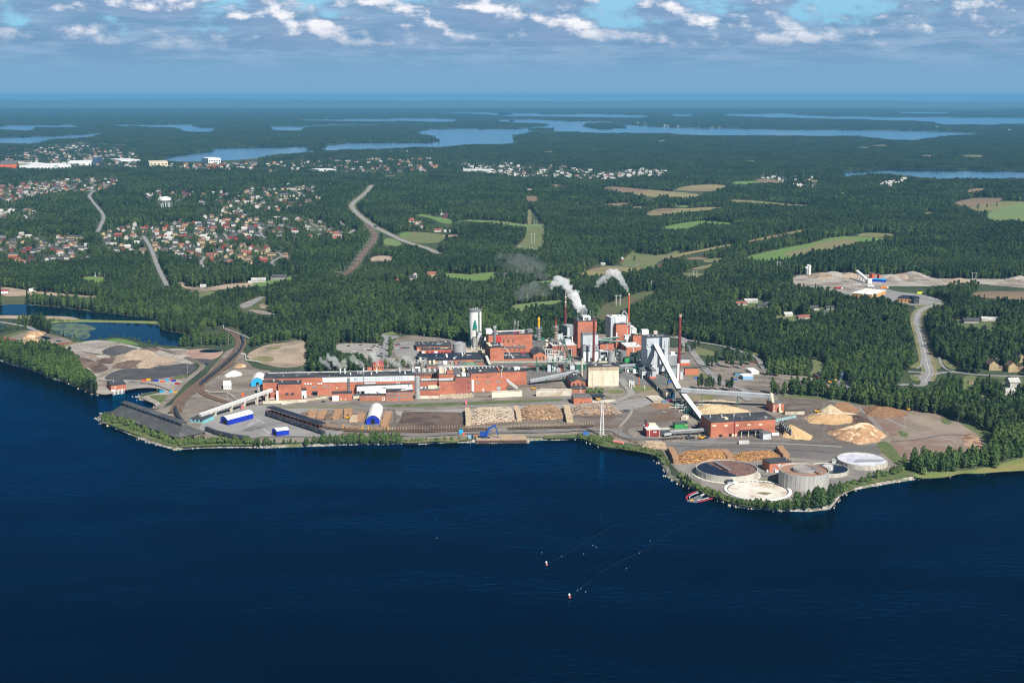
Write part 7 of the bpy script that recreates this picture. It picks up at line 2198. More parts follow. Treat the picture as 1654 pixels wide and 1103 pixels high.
M_peach=mat('fresh_chips',(0.41,0.25,0.14),(0.33,0.195,0.105),0.10,0.95,0.12,c3=(0.70,0.52,0.35),scale3=0.12)
M_brnh=mat('brown_bark_heap',(0.25,0.145,0.080),(0.20,0.112,0.062),0.2,0.95,0.2)
M_wchip=mat('white_chip_heap',(0.52,0.43,0.30),(0.42,0.33,0.22),0.12,0.95,0.1)
cone('big pale orange heap of fresh chips on the right side of the chip yard','o',1330,960,26,26,12,M_peach,peak=(7,5),seed=1,ridge_=5)
cone('brown bark heap at the back of the chip yard','o',1110,580,17,13,9,M_brnh,seed=2,ridge_=5,name='bark_heap',cat='bark heap')
cone('white chip heap next to the brown bark heap','o',930,600,12,14,8,M_wchip,seed=3)
cone('low white tongue of chips running right below the bark heap','o',1010,625,22,8,1.6,M_wchip,seed=4,ridge_=8)
cone('long low sawdust heap across the middle of the chip yard','o',960,715,30,22,5.5,M_saw,seed=5,ridge_=10)
cone('small dark bark heap touching the sawdust heap','o',1330,725,13,20,4.5,mat('dark_bark',(0.075,0.048,0.036),(0.11,0.075,0.055),0.3),seed=6,name='bark_heap',cat='bark heap')
cone('yellow chip heap leaning against the grey bay wall','o',440,945,14,20,9,M_chip,peak=(-6,6),seed=7)
cone('pale yellow chip heap under the level gallery','4',340,272,29,26,6,mat('yellow_chips',(0.56,0.43,0.26),(0.48,0.36,0.21),0.1),seed=8,ridge_=8)
cone('flat white chip heap behind the yellow one under the gallery','4',330,215,26,14,1.2,M_wchip,seed=9,ridge_=10)
cone('brown bark heap on the spread bark field','5',370,280,22,26,6,M_brnh,seed=10,name='bark_heap',cat='bark heap',ridge_=5)
cone('sand heap on the left bank, topped pale','7',1190,558,24,30,9,M_sand,seed=11,ridge_=10,name='sand_heap',cat='sand heap')
for i_,(x,y,a_,h_,m_)in enumerate(((1040,585,16,4,M_sand),(1300,585,20,5,M_sand),(1420,590,13,3,M_sand),(930,590,15,3.5,M_bark),(860,565,12,3,M_pale),(1120,620,22,3,M_bark),(1240,625,18,3,M_sand),(740,625,14,3,M_bark),(1520,560,12,3,M_pale),(1250,505,14,3,M_bark))):
 cone('low heap of earth or sand in the dump of the left bank','7',x,y,a_,a_*1.3,h_,m_,seed=40+i_,ridge_=5,name='earth_heap',cat='earth heap')['group']='low heaps of the left bank'
cone('dark ash heap behind the sand heap on the left bank','7',1000,510,20,30,6,M_ash,seed=12,ridge_=8,name='ash_heap',cat='ash heap')
cone('white heap beside the mill road left of the mill','6',1140,425,10,16,5,mat('white_heap',(0.75,0.73,0.68),(0.62,0.60,0.55),0.2),seed=13,name='lime_heap',cat='lime heap')
cone('small orange sand heap beside the railway curve','6',1195,360,8,10,4,M_peach,seed=14,name='sand_heap',cat='sand heap')
cone('orange chip heap at the far end of the left bank yard','B',430,330,12,30,6,M_peach,seed=15,ridge_=5)
cone('small orange chip heap near the red bark bed','B',400,410,12,18,3.5,M_saw,seed=16)
cone('red brown bark heap at the left edge of the picture','B',60,425,12,26,8,M_red,seed=17,name='bark_heap',cat='bark heap')
cone('flat heap of brown bark on the yard below the transfer house','g',700,165,14,14,1.6,M_brnh,seed=18,name='bark_heap',cat='bark heap')
# bark and branches left along the shore
rubble('timber_scrap','dark heap of scrap along the shore road, left of the cut logs','scrap heap','n',[(880,560),(1400,720),(1400,690),(900,540)],130,mat('scrap',(0.06,0.055,0.055),(0.22,0.12,0.07),0.4,lo=.5,hi=.55),.4,1.0)
rubble('bark_scrap','dark bark scrap around the debarking house','scrap heap','g',[(620,720),(1040,700),(1040,670),(700,680)],150,mat('dark_scrap',(0.035,0.03,0.03),(0.09,0.06,0.045),0.4),.4,1.0)
rubble('machine_scrap','low heap of grey and dark scrap metal on the quay below the pump house','scrap heap','6',[(270,500),(420,515),(420,500),(290,490)],60,mat('grey_scrap',(0.24,0.25,0.24),(0.09,0.09,0.09),0.5),.5,1.2)
# ---- trains
def wagon_proto(kind):
 root=empty({'box':'covered_wagon','log':'timber_wagon','ylog':'timber_wagon'}[kind],(0,0,0))
 mb=MB()
 ex,ey=Vector((1,0,0)),Vector((0,1,0))
 if kind=='box':
  mb.add([(x,y,z)for x in(-9.6,9.6)for y,z in((-1.45,1.1),(1.45,1.1),(1.45,3.5),(.8,4.2),(-.8,4.2),(-1.45,3.5))],[(0,1,7,6),(1,2,8,7),(2,3,9,8),(3,4,10,9),(4,5,11,10),(5,0,6,11),(5,4,3,2,1,0),(6,7,8,9,10,11)])
  b_=mb.build('body',mat('wagon_navy',(0.030,0.038,0.052),(0.045,0.055,0.07),0.2,0.5,rand=.25))
  b_.parent=root
  m2=MB()
  m2.box(Vector(),ex,ey,-4,-1.5,-1.52,-1.46,1.6,2.6)
  q=m2.build('plate',mat('wagon_plate',(0.30,0.24,0.17)))
  q.parent=root
 else:
  m=mat('wagon_rust',(0.105,0.068,0.05),(0.075,0.052,0.042),0.3)
  mb.box(Vector(),ex,ey,-9.8,9.8,-1.4,1.4,.9,1.3)
  b_=mb.build('bed',m)
  b_.parent=root
  ym=mat('stake_steel',(0.42,0.33,0.20),(0.25,0.17,0.11),0.4)
  for k in range(8):
   s_=MB()
   for y in(-1.35,1.35):
    s_.bar((-9+k*2.57,y,1.3),(-9+k*2.57,y,4.4),.34)
   q=s_.build('stake',ym)
   q.parent=root
  if kind=='ylog':
   for x in(-9.7,9.7):
    q=MB().box(Vector(),ex,ey,x-.25,x+.25,-1.4,1.4,1.3,4.6).build('end_wall',C_yellow)
    q.parent=root
   q=MB().box(Vector(),ex,ey,-9,9,-1.2,1.2,1.3,2.6).build('load',L_logd)
   q.parent=root
 for x in(-6.6,6.6):
  m3=MB()
  for dx in(-.9,.9):
   m3.bar((x+dx,-.8,.48),(x+dx,.8,.48),.92,n=10)
  q=m3.build('bogie',W_dark)
  q.parent=root
 return root
PR={}
def train(kind,pts,n,label,group,off=0.0,gap=20.8,z=GZ+.5,start=0.0):
 L_=[0]
 for a,b_ in zip(pts,pts[1:]):
  L_.append(L_[-1]+(b_-a).length)
 for k in range(n):
  s_=start+(k+.5)*gap
  if s_>L_[-1]:
   break
  j=max(i for i in range(len(L_)-1)if L_[i]<=s_)
  d=(pts[j+1]-pts[j]).normalized()
  p=pts[j]+d*(s_-L_[j])+Vector((-d.y,d.x,0))*off
  if kind not in PR:
   PR[kind]=o=wagon_proto(kind)
   o['category']='wagon'
  else:
   o=copy_tree(PR[kind])
  o.location=(p.x,p.y,z)
  o.rotation_euler=(0,0,math.atan2(d.y,d.x))
  o['label'],o['group']=label,group
def cut(lp,y0,y1):
 """the stretch of a line between two picture rows"""
 return[p for p in lp if y0<=project((p.x,p.y,GZ))[1]<=y1]
train('box',cut(RW2,546,629),40,'dark covered wagon in the long train on the railway curve','covered wagons of the long train',2.6)
train('box',[G('6',668,712),G('6',678,760),G('6',715,812)],3,'dark covered wagon at the inner end of the quay shed','covered wagons at the quay shed')
train('box',[G('6',915,882),G('6',1000,915),G('6',1130,945),G('6',1290,966)],5,'dark covered wagon on the shore siding right of the quay shed','covered wagons on the shore siding')
train('box',[G('k',270,290),G('k',1135,578)],12,'dark covered wagon in front of the long black platform roof','covered wagons at the platform roof')
train('box',[G('k',-60,672),G('k',66,660)],1,'dark covered wagon standing alone at the shore','covered wagon at the shore')
train('log',[G('k',880,425),G('k',1100,470),G('k',1380,505)],4,'empty timber wagon behind the platform roof','timber wagons of the long siding')
train('ylog',[G('k',1410,498),G('k',1612,508)],1,'yellow ended timber wagon with logs, near the shore trees','yellow timber wagon left of the white hall')
train('ylog',[G('l',220,520),G('l',440,522)],1,'yellow ended timber wagon in front of the white roofed hall','yellow timber wagon at the white hall')
train('log',[G('l',450,528),G('l',1654,502),G('m',440,495)],9,'empty timber wagon with stakes on the long siding','timber wagons of the long siding')
train('log',[G('m',770,490),G('m',1654,464),G('n',690,450)],12,'empty timber wagon with stakes on the siding below the log heaps','timber wagons below the log heaps')
P0,P1=G('k',262,245),G('k',1045,500)
d=(P1-P0)
s_=Vector((-d.y,d.x,0)).normalized()
root=empty('platform_roof',P0,'long narrow black platform roof beside the covered wagons','canopy')
local(MB().prism([P0+s_*1.5,P1+s_*1.5,P1+s_*9.5,P0+s_*9.5],GZ+5.2,GZ+5.8,bottom=True).build('roof',R_black),root)
mb=MB()
for k in range(14):
 p=P0+d*(k/13)
 mb.bar(p+s_*2,p+s_*2+Vector((0,0,5.3)),.4).bar(p+s_*9,p+s_*9+Vector((0,0,5.3)),.4)
local(mb.build('post',W_falu),root)
local(MB().prism([P0+s_*2.2,P1+s_*2.2,P1+s_*9,P0+s_*9],GZ,GZ+1.1,bottom=True).build('platform',mat('platform_brick',(0.16,0.09,0.075))),root)
# ---- quay and crane
A,B=G('m',270,700,0.0),G('m',1020,692,0.0)
d=(B-A).normalized()
s_=Vector((-d.y,d.x,0))
Lq=(B-A).length
root=empty('timber_quay',A,'timber quay on dark piles at the shore below the blue crane','quay')
local(MB().prism([A,B,B+s_*20,A+s_*20],GZ-.3,GZ+1.2,bottom=True).build('deck',mat('quay_deck',(0.42,0.31,0.19),(0.30,0.245,0.20),0.08)),root)
mb=MB()
for k in range(30):
 p=A+d*(Lq*(k+.5)/30)
 mb.bar(p-s_*.3+Vector((0,0,-1)),p-s_*.3+Vector((0,0,3.0)),1.1)
local(mb.build('pile',mat('rusty_pile',(0.12,0.062,0.045),(0.16,0.10,0.08),0.4)),root)
local(MB().box(A,d,s_,-.2,Lq+.2,-.6,0,GZ+.6,GZ+1.3).build('edge_beam',mat('quay_beam',(0.33,0.23,0.185))),root)
c_=G('m',395,630)
sc_=F/9.19/(c_.y*CP-(GZ-H)*SP)
def cr(x,y):
 return at_h('m',x,y,630)
C_blue=mat('crane_blue',(0.020,0.075,0.33),(0.016,0.06,0.27),0.2,0.45)
root=empty('harbour_crane',c_,'blue timber crane with a folded boom and grapple on the quay','crane')
local(MB().box(c_,Vector((1,0,0)),Vector((0,1,0)),-3,5,-3,3,GZ,GZ+1.6).build('track',W_dark),root)
local(MB().box(c_,Vector((1,0,0)),Vector((0,1,0)),-4.5,2.2,-2,2,GZ+3.2,GZ+6.6).box(c_,Vector((1,0,0)),Vector((0,1,0)),-1,2,-1.2,1.2,GZ+1.5,GZ+3.3).build('body',C_blue),root)
local(MB().box(c_,Vector((1,0,0)),Vector((0,1,0)),1.0,3.4,-2.6,-.6,GZ+4.2,GZ+7.0).build('cab',C_blue),root)
local(MB().bar(cr(400,560),cr(445,490),1.6).bar(cr(445,490),cr(545,425),1.4).bar(cr(330,565),cr(440,520),1.6).build('boom',C_blue),root)
local(MB().bar(cr(545,422),cr(560,470),1.1).bar(cr(560,470),cr(592,575),.9).build('jib',C_blue),root)
local(MB().bar(cr(440,530),cr(488,505),.9).bar(cr(440,480),cr(470,460),.8).build('cylinder',C_blue),root)
local(MB().bar(cr(592,575),cr(594,605),.6).bar(cr(585,602),cr(600,602),.6).build('grapple',W_dark),root)
for fr,x0,y0,x1,ln,hh,m,nm,lb in(('m',12,570,75,0,4.5,W_cyan,'cyan_container','light blue container with an open top left of the crane'),('m',62,578,100,0,1.8,C_orange,'orange_skip','small orange skip beside the light blue container'),('m',148,630,195,0,3.0,mat('pale_blue_box',(0.22,0.42,0.52)),'blue_cabin','pale blue cabin on the quay left of the crane'),('m',192,622,222,0,2.6,mat('navy_box',(0.02,0.035,0.08)),'dark_generator','dark blue box beside the pale blue cabin'),('n',568,578,655,0,3.0,mat('blue_cont',(0.03,0.16,0.42)),'blue_container','blue container with a white roof in the shore grass'),('6',1203,606,1224,0,4.0,C_orange,'orange_hut','orange box hut on the gravel left of the brick wing'),('m',105,128,132,0,5.0,mat('pink_box',(0.62,0.16,0.19)),'pink_kiosk','pink red box standing on the grass strip'),('6',1200,710,1214,0,4.0,mat('pink_box',(0.6,.2,.2)),'red_kiosk','slim red box beside the long pale gallery')):
 a,b_=G(fr,x0,y0),G(fr,x1,y0-1)
 L2=(b_-a).length
 tag(MB().box(a,Vector((1,0,0)),Vector((0,1,0)),0,L2,0,2.6,GZ,GZ+hh).build(nm,m),lb,'container')
a,b_=G('n',1015,690),G('n',1168,715)
root=empty('red_tank',a,'long pink red tank lying in the grass by the shore','tank')
local(MB().bar(a+Vector((0,0,1.5)),b_+Vector((0,0,1.5)),2.6,n=14).build('shell',mat('faded_red_tank',(0.62,0.17,0.15),(0.68,0.30,0.26),0.4)),root)
p=G('m',268,612)
tag(MB().bar(p,at_h('m',250,560,612),1.1,n=8).build('orange_buoy',C_orange),'leaning orange marker on the quay left of the crane','marker')
# lattice mast
c_=G('n',848,590)
zt=zat(c_.y,px('n',0,112)[1])
root=empty('floodlight_mast',c_,'tall white lattice mast in the shore grass','mast')
mb=MB()
for k in range(16):
 z0,z1=GZ+(zt-GZ)*k/16,GZ+(zt-GZ)*(k+1)/16
 w0,w1=2.0-1.45*k/16,2.0-1.45*(k+1)/16
 cs=[(-1,-1),(1,-1),(1,1),(-1,1)]
 for i in range(4):
  a,b2=cs[i],cs[(i+1)%4]
  A0,A1=c_.xy.to_3d()+Vector((a[0]*w0,a[1]*w0,z0)),c_.xy.to_3d()+Vector((a[0]*w1,a[1]*w1,z1))
  B1=c_.xy.to_3d()+Vector((b2[0]*w1,b2[1]*w1,z1))
  mb.bar(A0,A1,.36).bar(A0,B1,.24)
local(mb.build('lattice',P_white),root)
local(MB().box(c_,Vector((1,0,0)),Vector((0,1,0)),-1.5,1.5,-.6,.6,zt,zt+1.6).build('lamp_head',S_steel),root)
# lamp posts and poles
LAMPS=[('6',1098,720,560),('k',98,540,400),('o',1178,415,215),('5',508,430,320),('p',1125,430,145),('6',768,420,330),('6',1100,185,60),('2',428,380,305),('i',865,275,150),('j',620,730,640),('j',870,740,650),('5',545,270,195),('_',1330,672,652),('h',785,300,60),('6',1185,250,200),('6',1165,275,225),('6',885,205,130),('b',1575,195,60)]
for i,(fr,x,y,yt)in enumerate(LAMPS):
 p=G(fr,x,y)
 zt=zat(p.y,px(fr,0,yt)[1])
 if i==0:
  LP=root=empty('lamp_post',(p.x,p.y,GZ),'slim grey lamp post standing in the mill yard','lamp post','lamp posts of the mill area')
  q=MB().bar((0,0,0),(0,0,1),.26).build('pole',S_steel)
  q.parent=root
  q=MB().box(Vector((0,0,0)),Vector((1,0,0)),Vector((0,1,0)),-.9,.9,-.3,.3,.985,1.01).build('lamp_head',S_steel)
  q.parent=root
  root.scale=(1.0,1.0,zt-GZ)
 else:
  copy_tree(LP,(p.x,p.y,GZ),0,None,(1.0,1.0,zt-GZ))
  # floating boom at the intake
def boom(label,pts,w_,m,name='floating_boom'):
 lp=smooth_line([G('p',x,y,0.0)for x,y in pts],2)
 mb=MB()
 for a,b_ in zip(lp,lp[1:]):
  mb.bar(a+Vector((0,0,.25)),b_+Vector((0,0,.25)),w_,h=.7)
 return tag(mb.build(name,m),label,'boom')
M_boom=mat('red_boom',(0.42,0.05,0.065),(0.36,0.045,0.06),0.2,0.5)
boom('red floating boom bowed round the left side of the intake',[(280,665),(200,690),(110,730),(72,785),(105,812)],1.2,M_boom)
boom('red floating boom on the right side of the intake',[(245,835),(330,820),(430,790),(520,765)],1.1,M_boom)
boom('white inner float line bending round the left of the intake',[(285,690),(190,715),(125,755),(130,800),(170,815)],.45,S_pipe,'float_line')
boom('white inner float line on the right of the intake',[(235,810),(330,795),(440,762)],.45,S_pipe,'float_line')
root=empty('intake_pontoon',G('p',165,820,0),'grey floating pontoon with a yellow mark and a gangway to the shore','pontoon')
q=lambda x,y,z=.0:G('p',x,y,z)
local(MB().bar(q(95,815,.3),q(245,832,.3),2.0,h=.8).bar(q(120,815,.3),q(265,742,.3),2.0,h=.6).bar(q(180,820,.3),q(300,760,.3),1.2,h=.6).build('deck',S_dull),root)
local(MB().bar(q(290,738,.9),q(440,668,2.2),1.6,h=.8).build('gangway',S_pipe),root)
local(MB().box(q(158,818),Vector((1,0,0)),Vector((0,1,0)),-1.2,1.2,-.8,.8,.5,1.2).build('yellow_box',C_yellow),root)
# buoys on the lake
for i,(x,y,big)in enumerate(((757,217,1),(911,434,1),(24,37,0),(724,134,0),(856,158,0),(1003,142,0),(1066,87,0),(1088,98,0),(985,374,0),(1017,395,0),(962,383,0),(1290,240,0),(1377,136,0),(1450,54,0))):
 X,Y=700+x/4.135,860+y/4.135
 p=ground(X,Y,0.0)
 s_=.75 if big else .24
 lb=('red and white marker buoy on the open lake, the nearest to the bottom edge' if y>400 else 'red and white marker buoy on the open lake, farther out than its twin')if big else 'tiny white float on the open lake'
 root=empty('marker_buoy' if big else 'float',p,lb,'buoy',None if big else 'floats on the lake')
 local(MB().lathe(p,[(s_*.7,-.3),(s_,.2*s_),(s_*.8,.9*s_),(s_*.25,1.5*s_)],10).build('hull',mat('buoy_red',(0.75,0.16,0.10))if big else P_white),root)
 if big:
  local(MB().lathe((p.x-.3,p.y),[(.5,1.4),(.75,2.2),(.3,2.9)],10).build('top_mark',P_white),root)
for lb,pts in(('long dark boom line curving across the lake from the nearest buoy',[(911,434),(985,374),(1100,275),(1220,200),(1377,136),(1500,50),(1700,-60),(1900,-160)]),('faint boom line from the farther buoy towards the point',[(757,217),(856,158),(980,85),(1100,10),(1250,-70)])):
 lp=smooth_line([ground(700+x/4.135,860+y/4.135,0.0)for x,y in pts],2)
 mb=MB()
 for a,b_ in zip(lp,lp[1:]):
  mb.bar(a+Vector((0,0,.05)),b_+Vector((0,0,.05)),.17,h=.15)
 tag(mb.build('boom_line',mat('boom_dark',(0.006,0.018,0.04))),lb,'boom')
 # ================================================================== SHORE TREES, FAR BUILDINGS, VEHICLES, STEAM
def tree_row(fr,pts,n,kn,hpx,label,group,name,cat='tree',jit=2.0,parts=True):
 lp=[G(fr,*p)for p in pts]
 L_=[0]
 for a,b_ in zip(lp,lp[1:]):
  L_.append(L_[-1]+(b_-a).length)
 for k in range(n):
  s_=L_[-1]*(k+random.uniform(.1,.9))/n
  j=max(i for i in range(len(L_)-1)if L_[i]<=s_)
  p=lp[j].lerp(lp[j+1],(s_-L_[j])/max(.01,L_[j+1]-L_[j]))+Vector((random.uniform(-jit,jit),random.uniform(-jit,jit),0))
  h=random.uniform(*hpx)/FR[fr][2]/ppm((p.x,p.y,GZ))/.97
  v=random.randrange(3)
  sc=h/PROTO[(kn,v)][3]
  w_=sc**.75*random.uniform(.85,1.15)
  tree(kn,v,(p.x,p.y,GZ-.3),(w_,w_,sc),random.uniform(0,6.28),name,label,cat,group,parts)
A_=('young birch on the stony shore below the log yard','young birches of the log yard shore','birch_tree')
tree_row('k',[(60,735),(240,735),(430,725)],7,'birch',(75,120),*A_)
tree_row('k',[(500,705),(700,703)],6,'birch',(45,85),*A_)
tree_row('k',[(800,720),(1050,700),(1120,712)],12,'birch',(55,125),*A_)
tree_row('k',[(1090,705),(1300,695),(1654,695)],22,'birch',(90,155),*A_)
tree_row('l',[(0,695),(200,695),(400,695),(540,695),(700,690)],34,'birch',(95,190),*A_)
B_=('low green willow bush on the lake shore','willow bushes along the shore','shore_bush','bush')
tree_row('6',[(75,795),(150,800),(300,850),(450,905),(600,960),(690,995)],46,'bush',(28,62),'willow bush on the bank below the dark quay shed','bushes below the quay shed','shore_bush','bush',4)
tree_row('6',[(700,1000),(900,985),(1130,985),(1400,985)],30,'bush',(30,70),*B_)
tree_row('6',[(75,790),(100,785)],3,'birch',(50,80),*A_)
tree_row('l',[(740,670),(1000,660),(1200,650),(1600,640)],18,'bush',(25,55),*B_)
tree_row('n',[(540,620),(650,640),(720,670),(830,700),(1000,660)],16,'bush',(40,80),*B_)
tree_row('n',[(840,650),(960,640)],5,'bush',(60,90),*B_)
tree_row('g',[(0,830),(300,880),(560,900),(720,990),(780,1090)],22,'bush',(30,70),*B_)
tree_row('p',[(40,535),(110,575),(180,600)],6,'spruce',(100,160),'young conifer on the shore left of the wide settling tank','young conifers by the tanks','spruce_tree')
tree_row('p',[(0,480),(90,560),(200,620),(300,650),(420,690),(560,750),(700,800),(900,860)],40,'bush',(35,90),*B_)
tree_row('p',[(780,850),(900,875),(1050,895)],8,'birch',(70,110),'leafy tree on the point in front of the round tanks','trees on the point by the tanks','leafy_tree')
tree_row('p',[(1050,890),(1200,915),(1400,940),(1654,945)],30,'birch',(100,155),'leafy tree on the point in front of the round tanks','trees on the point by the tanks','leafy_tree')
tree_row('4',[(870,945),(960,935),(1050,935),(1130,900)],20,'birch',(90,150),'leafy tree on the point in front of the round tanks','trees on the point by the tanks','leafy_tree')
tree_row('4',[(1100,870),(1188,815)],8,'birch',(60,100),'leafy tree on the point in front of the round tanks','trees on the point by the tanks','leafy_tree')
tree_row('5',[(20,870),(120,790),(270,750),(420,710),(540,660),(640,705)],30,'bush',(22,60),*B_)
tree_row('5',[(560,670),(760,660),(960,640),(1140,600)],60,'birch',(70,130),'leafy tree in the belt below the spread bark field','tree belt below the bark field','leafy_tree',jit=14)
tree_row('o',[(60,340),(300,340),(460,340)],12,'birch',(170,280),'tall birch in the row behind the chip yard','birch row behind the chip yard','birch_tree',jit=5)
tree_row('o',[(480,345),(760,360),(1060,400),(1400,440),(1654,480)],44,'birch',(140,290),'tall birch in the row behind the chip yard','birch row behind the chip yard','birch_tree',jit=6)
tree_row('z',[(235,880),(400,890),(580,890)],9,'pine',(90,150),'pine by the level gallery at the gravel road','pines by the level gallery','pine_tree',jit=5)
tree_row('z',[(260,690),(420,690),(600,690),(780,660)],14,'pine',(100,170),'pine on the storage yard behind the brick store','pines on the storage yard','pine_tree',jit=9)
tree_row('z',[(900,750),(1250,740)],12,'birch',(110,170),'broad leafy tree at the edge of the storage yard','leafy trees at the storage yard','birch_tree',jit=9)
tree_row('d',[(1180,930),(1260,950),(1450,860),(1540,860)],6,'pine',(120,230),'pine beside the road right of the boiler house','pines by the mill road','pine_tree')
tree_row('e',[(880,745),(1150,750)],9,'bush',(50,90),'bush in front of the cream building','bushes by the cream building','bush','bush')
tree_row('i',[(820,260),(880,265),(1120,240),(1260,250)],8,'birch',(110,190),'tree behind the lettered machine hall','trees behind the machine hall','birch_tree')
tree_row('i',[(-90,250),(200,260),(500,255)],18,'pine',(120,230),'pine behind the lettered machine hall','pines behind the machine hall','pine_tree',jit=10)
tree_row('1',[(985,500),(985,410)],3,'birch',(60,90),'tree on the strip between the road and the car park','trees at the car park','birch_tree')
tree_row('7',[(90,262),(200,262),(400,258),(600,262)],16,'birch',(16,34),'small tree on the spit between the two ponds','trees on the pond spit','birch_tree',parts=False)
tree_row('7',[(290,325),(480,365),(690,420)],16,'spruce',(22,45),'small conifer along the near edge of the pond','conifers along the pond','spruce_tree',parts=False)
tree_row('7',[(810,410),(1000,390),(1190,430),(1380,470),(1460,480)],22,'birch',(16,34),'small tree along the near edge of the pond','trees along the pond','birch_tree',parts=False)
tree_row('7',[(0,350),(100,330),(230,320)],12,'birch',(30,55),'small tree on the left bank by the haul road','trees by the haul road','birch_tree',parts=False)
tree_row('6',[(670,205),(800,195),(950,185),(1090,185)],22,'birch',(70,125),'tree at the pond end behind the railway','trees behind the railway','birch_tree',jit=8)
for fr,x,y in(('y',1285,222),('y',1358,212),('y',1428,200),('x',295,648),('x',185,670)):
 tree_row(fr,[(x,y),(x+.1,y)],1,'birch',(28,45),'lone tree standing out in the open fields','lone field trees','birch_tree',parts=False)
mb=MB()
for p in shore_r:
 if not(-520<p.x<560):
  continue
 for _ in range(5):
  q=p+Vector((random.uniform(-5,5),random.uniform(-1.5,3),0))
  s_=random.uniform(.35,1.1)
  a=random.uniform(0,6.28)
  ps=[q+Vector((math.cos(a+k*1.57),math.sin(a+k*1.57),0))*s_ for k in range(4)]
  mb.add([(t_.x,t_.y,-.3)for t_ in ps]+[(q.x+(t_.x-q.x)*.5,q.y+(t_.y-q.y)*.5,s_*random.uniform(.6,1.2)+.3)for t_ in ps],[(0,1,5,4),(1,2,6,5),(2,3,7,6),(3,0,4,7),(4,5,6,7)])
tag(mb.build('shore_stones',M_rock),kind='stuff')
# ---- buildings beyond the mill
FAR=[('long_hall','long hall with a pale teal roof in the suburb at the left edge','u',120,268,275,266,254,228,W_white,'teal'),('school','white school building with a dark roof beside the playing field','u',725,752,845,745,722,700,W_white,R_dark),('school','yellow school building with a dark roof near the white one','u',965,795,1085,798,772,750,W_cream,R_black),('school','pale flat school wing behind the yellow one','u',990,712,1120,705,695,684,P_white,W_white),('hospital','big white hospital block with a long bright front, left part','q',125,545,240,545,515,500,P_white,P_white),('hospital','big white hospital block with a long bright front, middle part','q',238,548,352,548,512,495,P_white,P_white),('hospital','big white hospital block with a long bright front, right part','q',350,545,455,540,510,495,P_white,P_white),('town_hall','row of white town blocks behind the hospital','q',440,510,590,508,490,478,P_white,P_white),('tower_block','dark blue glass tower block on the far town skyline','q',598,508,631,508,455,450,mat('blue_glass',(0.07,0.11,0.17)),W_grey),('town_hall','brick coloured town block at the far left edge','q',0,540,110,538,505,480,C_orange,R_grey),('town_hall','yellow town block behind the white hospital','q',60,500,160,500,485,478,P_cream,R_grey),('apartment_block','long yellow apartment block with a lower wing near the bay','q',965,520,1085,518,488,480,P_cream,W_cream),('sports_hall','white sports hall between the town and the bay','q',780,490,905,486,476,468,P_white,P_white),('tower_block','white stepped tower block by the bay','q',1345,502,1426,500,465,458,P_white,P_white),('apartment_block','red apartment block below the white tower block','q',1340,530,1410,530,510,503,C_orange,R_grey),('apartment_block','low yellow apartment block near the bay','q',1258,545,1350,543,530,524,P_cream,R_grey),('greenhouse','long pale blue roofed greenhouse in the forest','w',858,48,1052,47,40,25,W_grey,'ice'),('terrace_row','long white terrace row in front of the far village','r',1350,532,1512,534,520,514,P_white,W_white),('terrace_row','white terrace row in the left half of the far village','r',445,535,555,532,520,513,P_white,W_white),('terrace_row','grey roofed school block on the hill of the suburb','v',690,82,830,82,68,55,P_cream,R_grey),('terrace_row','long cream terrace row below the hill school','v',610,135,775,135,122,112,P_cream,R_grey),('terrace_row','pink apartment house on the lawn of the suburb','u',1375,330,1412,330,305,300,mat('pink_wall',(0.55,0.27,0.22)),R_dark),('industrial_hall','orange industrial hall with a white roof beside the gravel plant','y',350,872,500,886,845,812,mat('orange_wall',(0.62,0.33,0.12)),'snow'),('office','orange banded office with a dark roof at the end of the road','y',685,912,810,922,880,862,mat('orange_wall',(0.62,0.33,0.12)),R_black),('office','dark glass cube at the right end of the orange banded office','y',808,926,848,926,882,865,W_dark,R_black),('depot','long black depot hall behind the birch row','z',1600,800,1740,800,755,715,W_dark,R_dark),('depot','blue panelled end block of the black depot','z',1532,778,1585,778,718,705,mat('blue_panel',(0.10,0.17,0.30)),R_dark),('red_barn','small red barn beside the depot yard','z',1320,792,1402,790,760,738,W_red,R_dark),('grey_roofed_store','store with a grey roof behind the red barn','z',1352,752,1468,750,735,718,W_red,R_grey),('tent_store','pale blue tent store on the storage yard','z',662,795,752,792,760,742,mat('pale_blue_tent',(0.22,0.40,0.62)),P_white),('white_store','white double container store on the storage yard','z',738,745,806,743,722,692,P_white,P_white),('blue_store','small blue store left of the pale tent store','z',590,758,655,755,735,728,mat('store_blue',(0.07,0.26,0.42)),R_grey),('brick_villa','brick villa with two steep pink red roofs behind the machine hall','i',632,292,800,288,200,150,B_brick,'villa'),('brick_shed','little brick shed left of the villa with pink red roofs','i',535,288,612,286,228,205,B_brick,R_dark),('white_kiosk','small white kiosk with a dark roof behind the hall','i',1305,275,1390,272,222,205,P_white,R_dark),('red_barn','red barn with a pale roof on the meadow in the forest','x',135,660,215,660,640,618,W_falu,'barn'),('yard_shed','silver roofed shed at the left road','u',225,870,275,868,852,842,P_white,W_white),('white_depot','white and red depot at the left edge','u',0,885,62,883,866,858,W_white,W_red),('plant_cabin','pale flat cabins of the gravel plant','y',500,760,600,765,742,735,W_blue,W_cyan)]
XR={'teal':mat('teal_roof',(0.33,0.47,0.47)),'ice':mat('ice_blue_roof',(0.42,0.52,0.56)),'snow':mat('white_flat_roof',(0.80,0.77,0.70)),'villa':mat('pink_red_roof',(0.50,0.085,0.10)),'barn':mat('barn_roof',(0.42,0.44,0.46))}
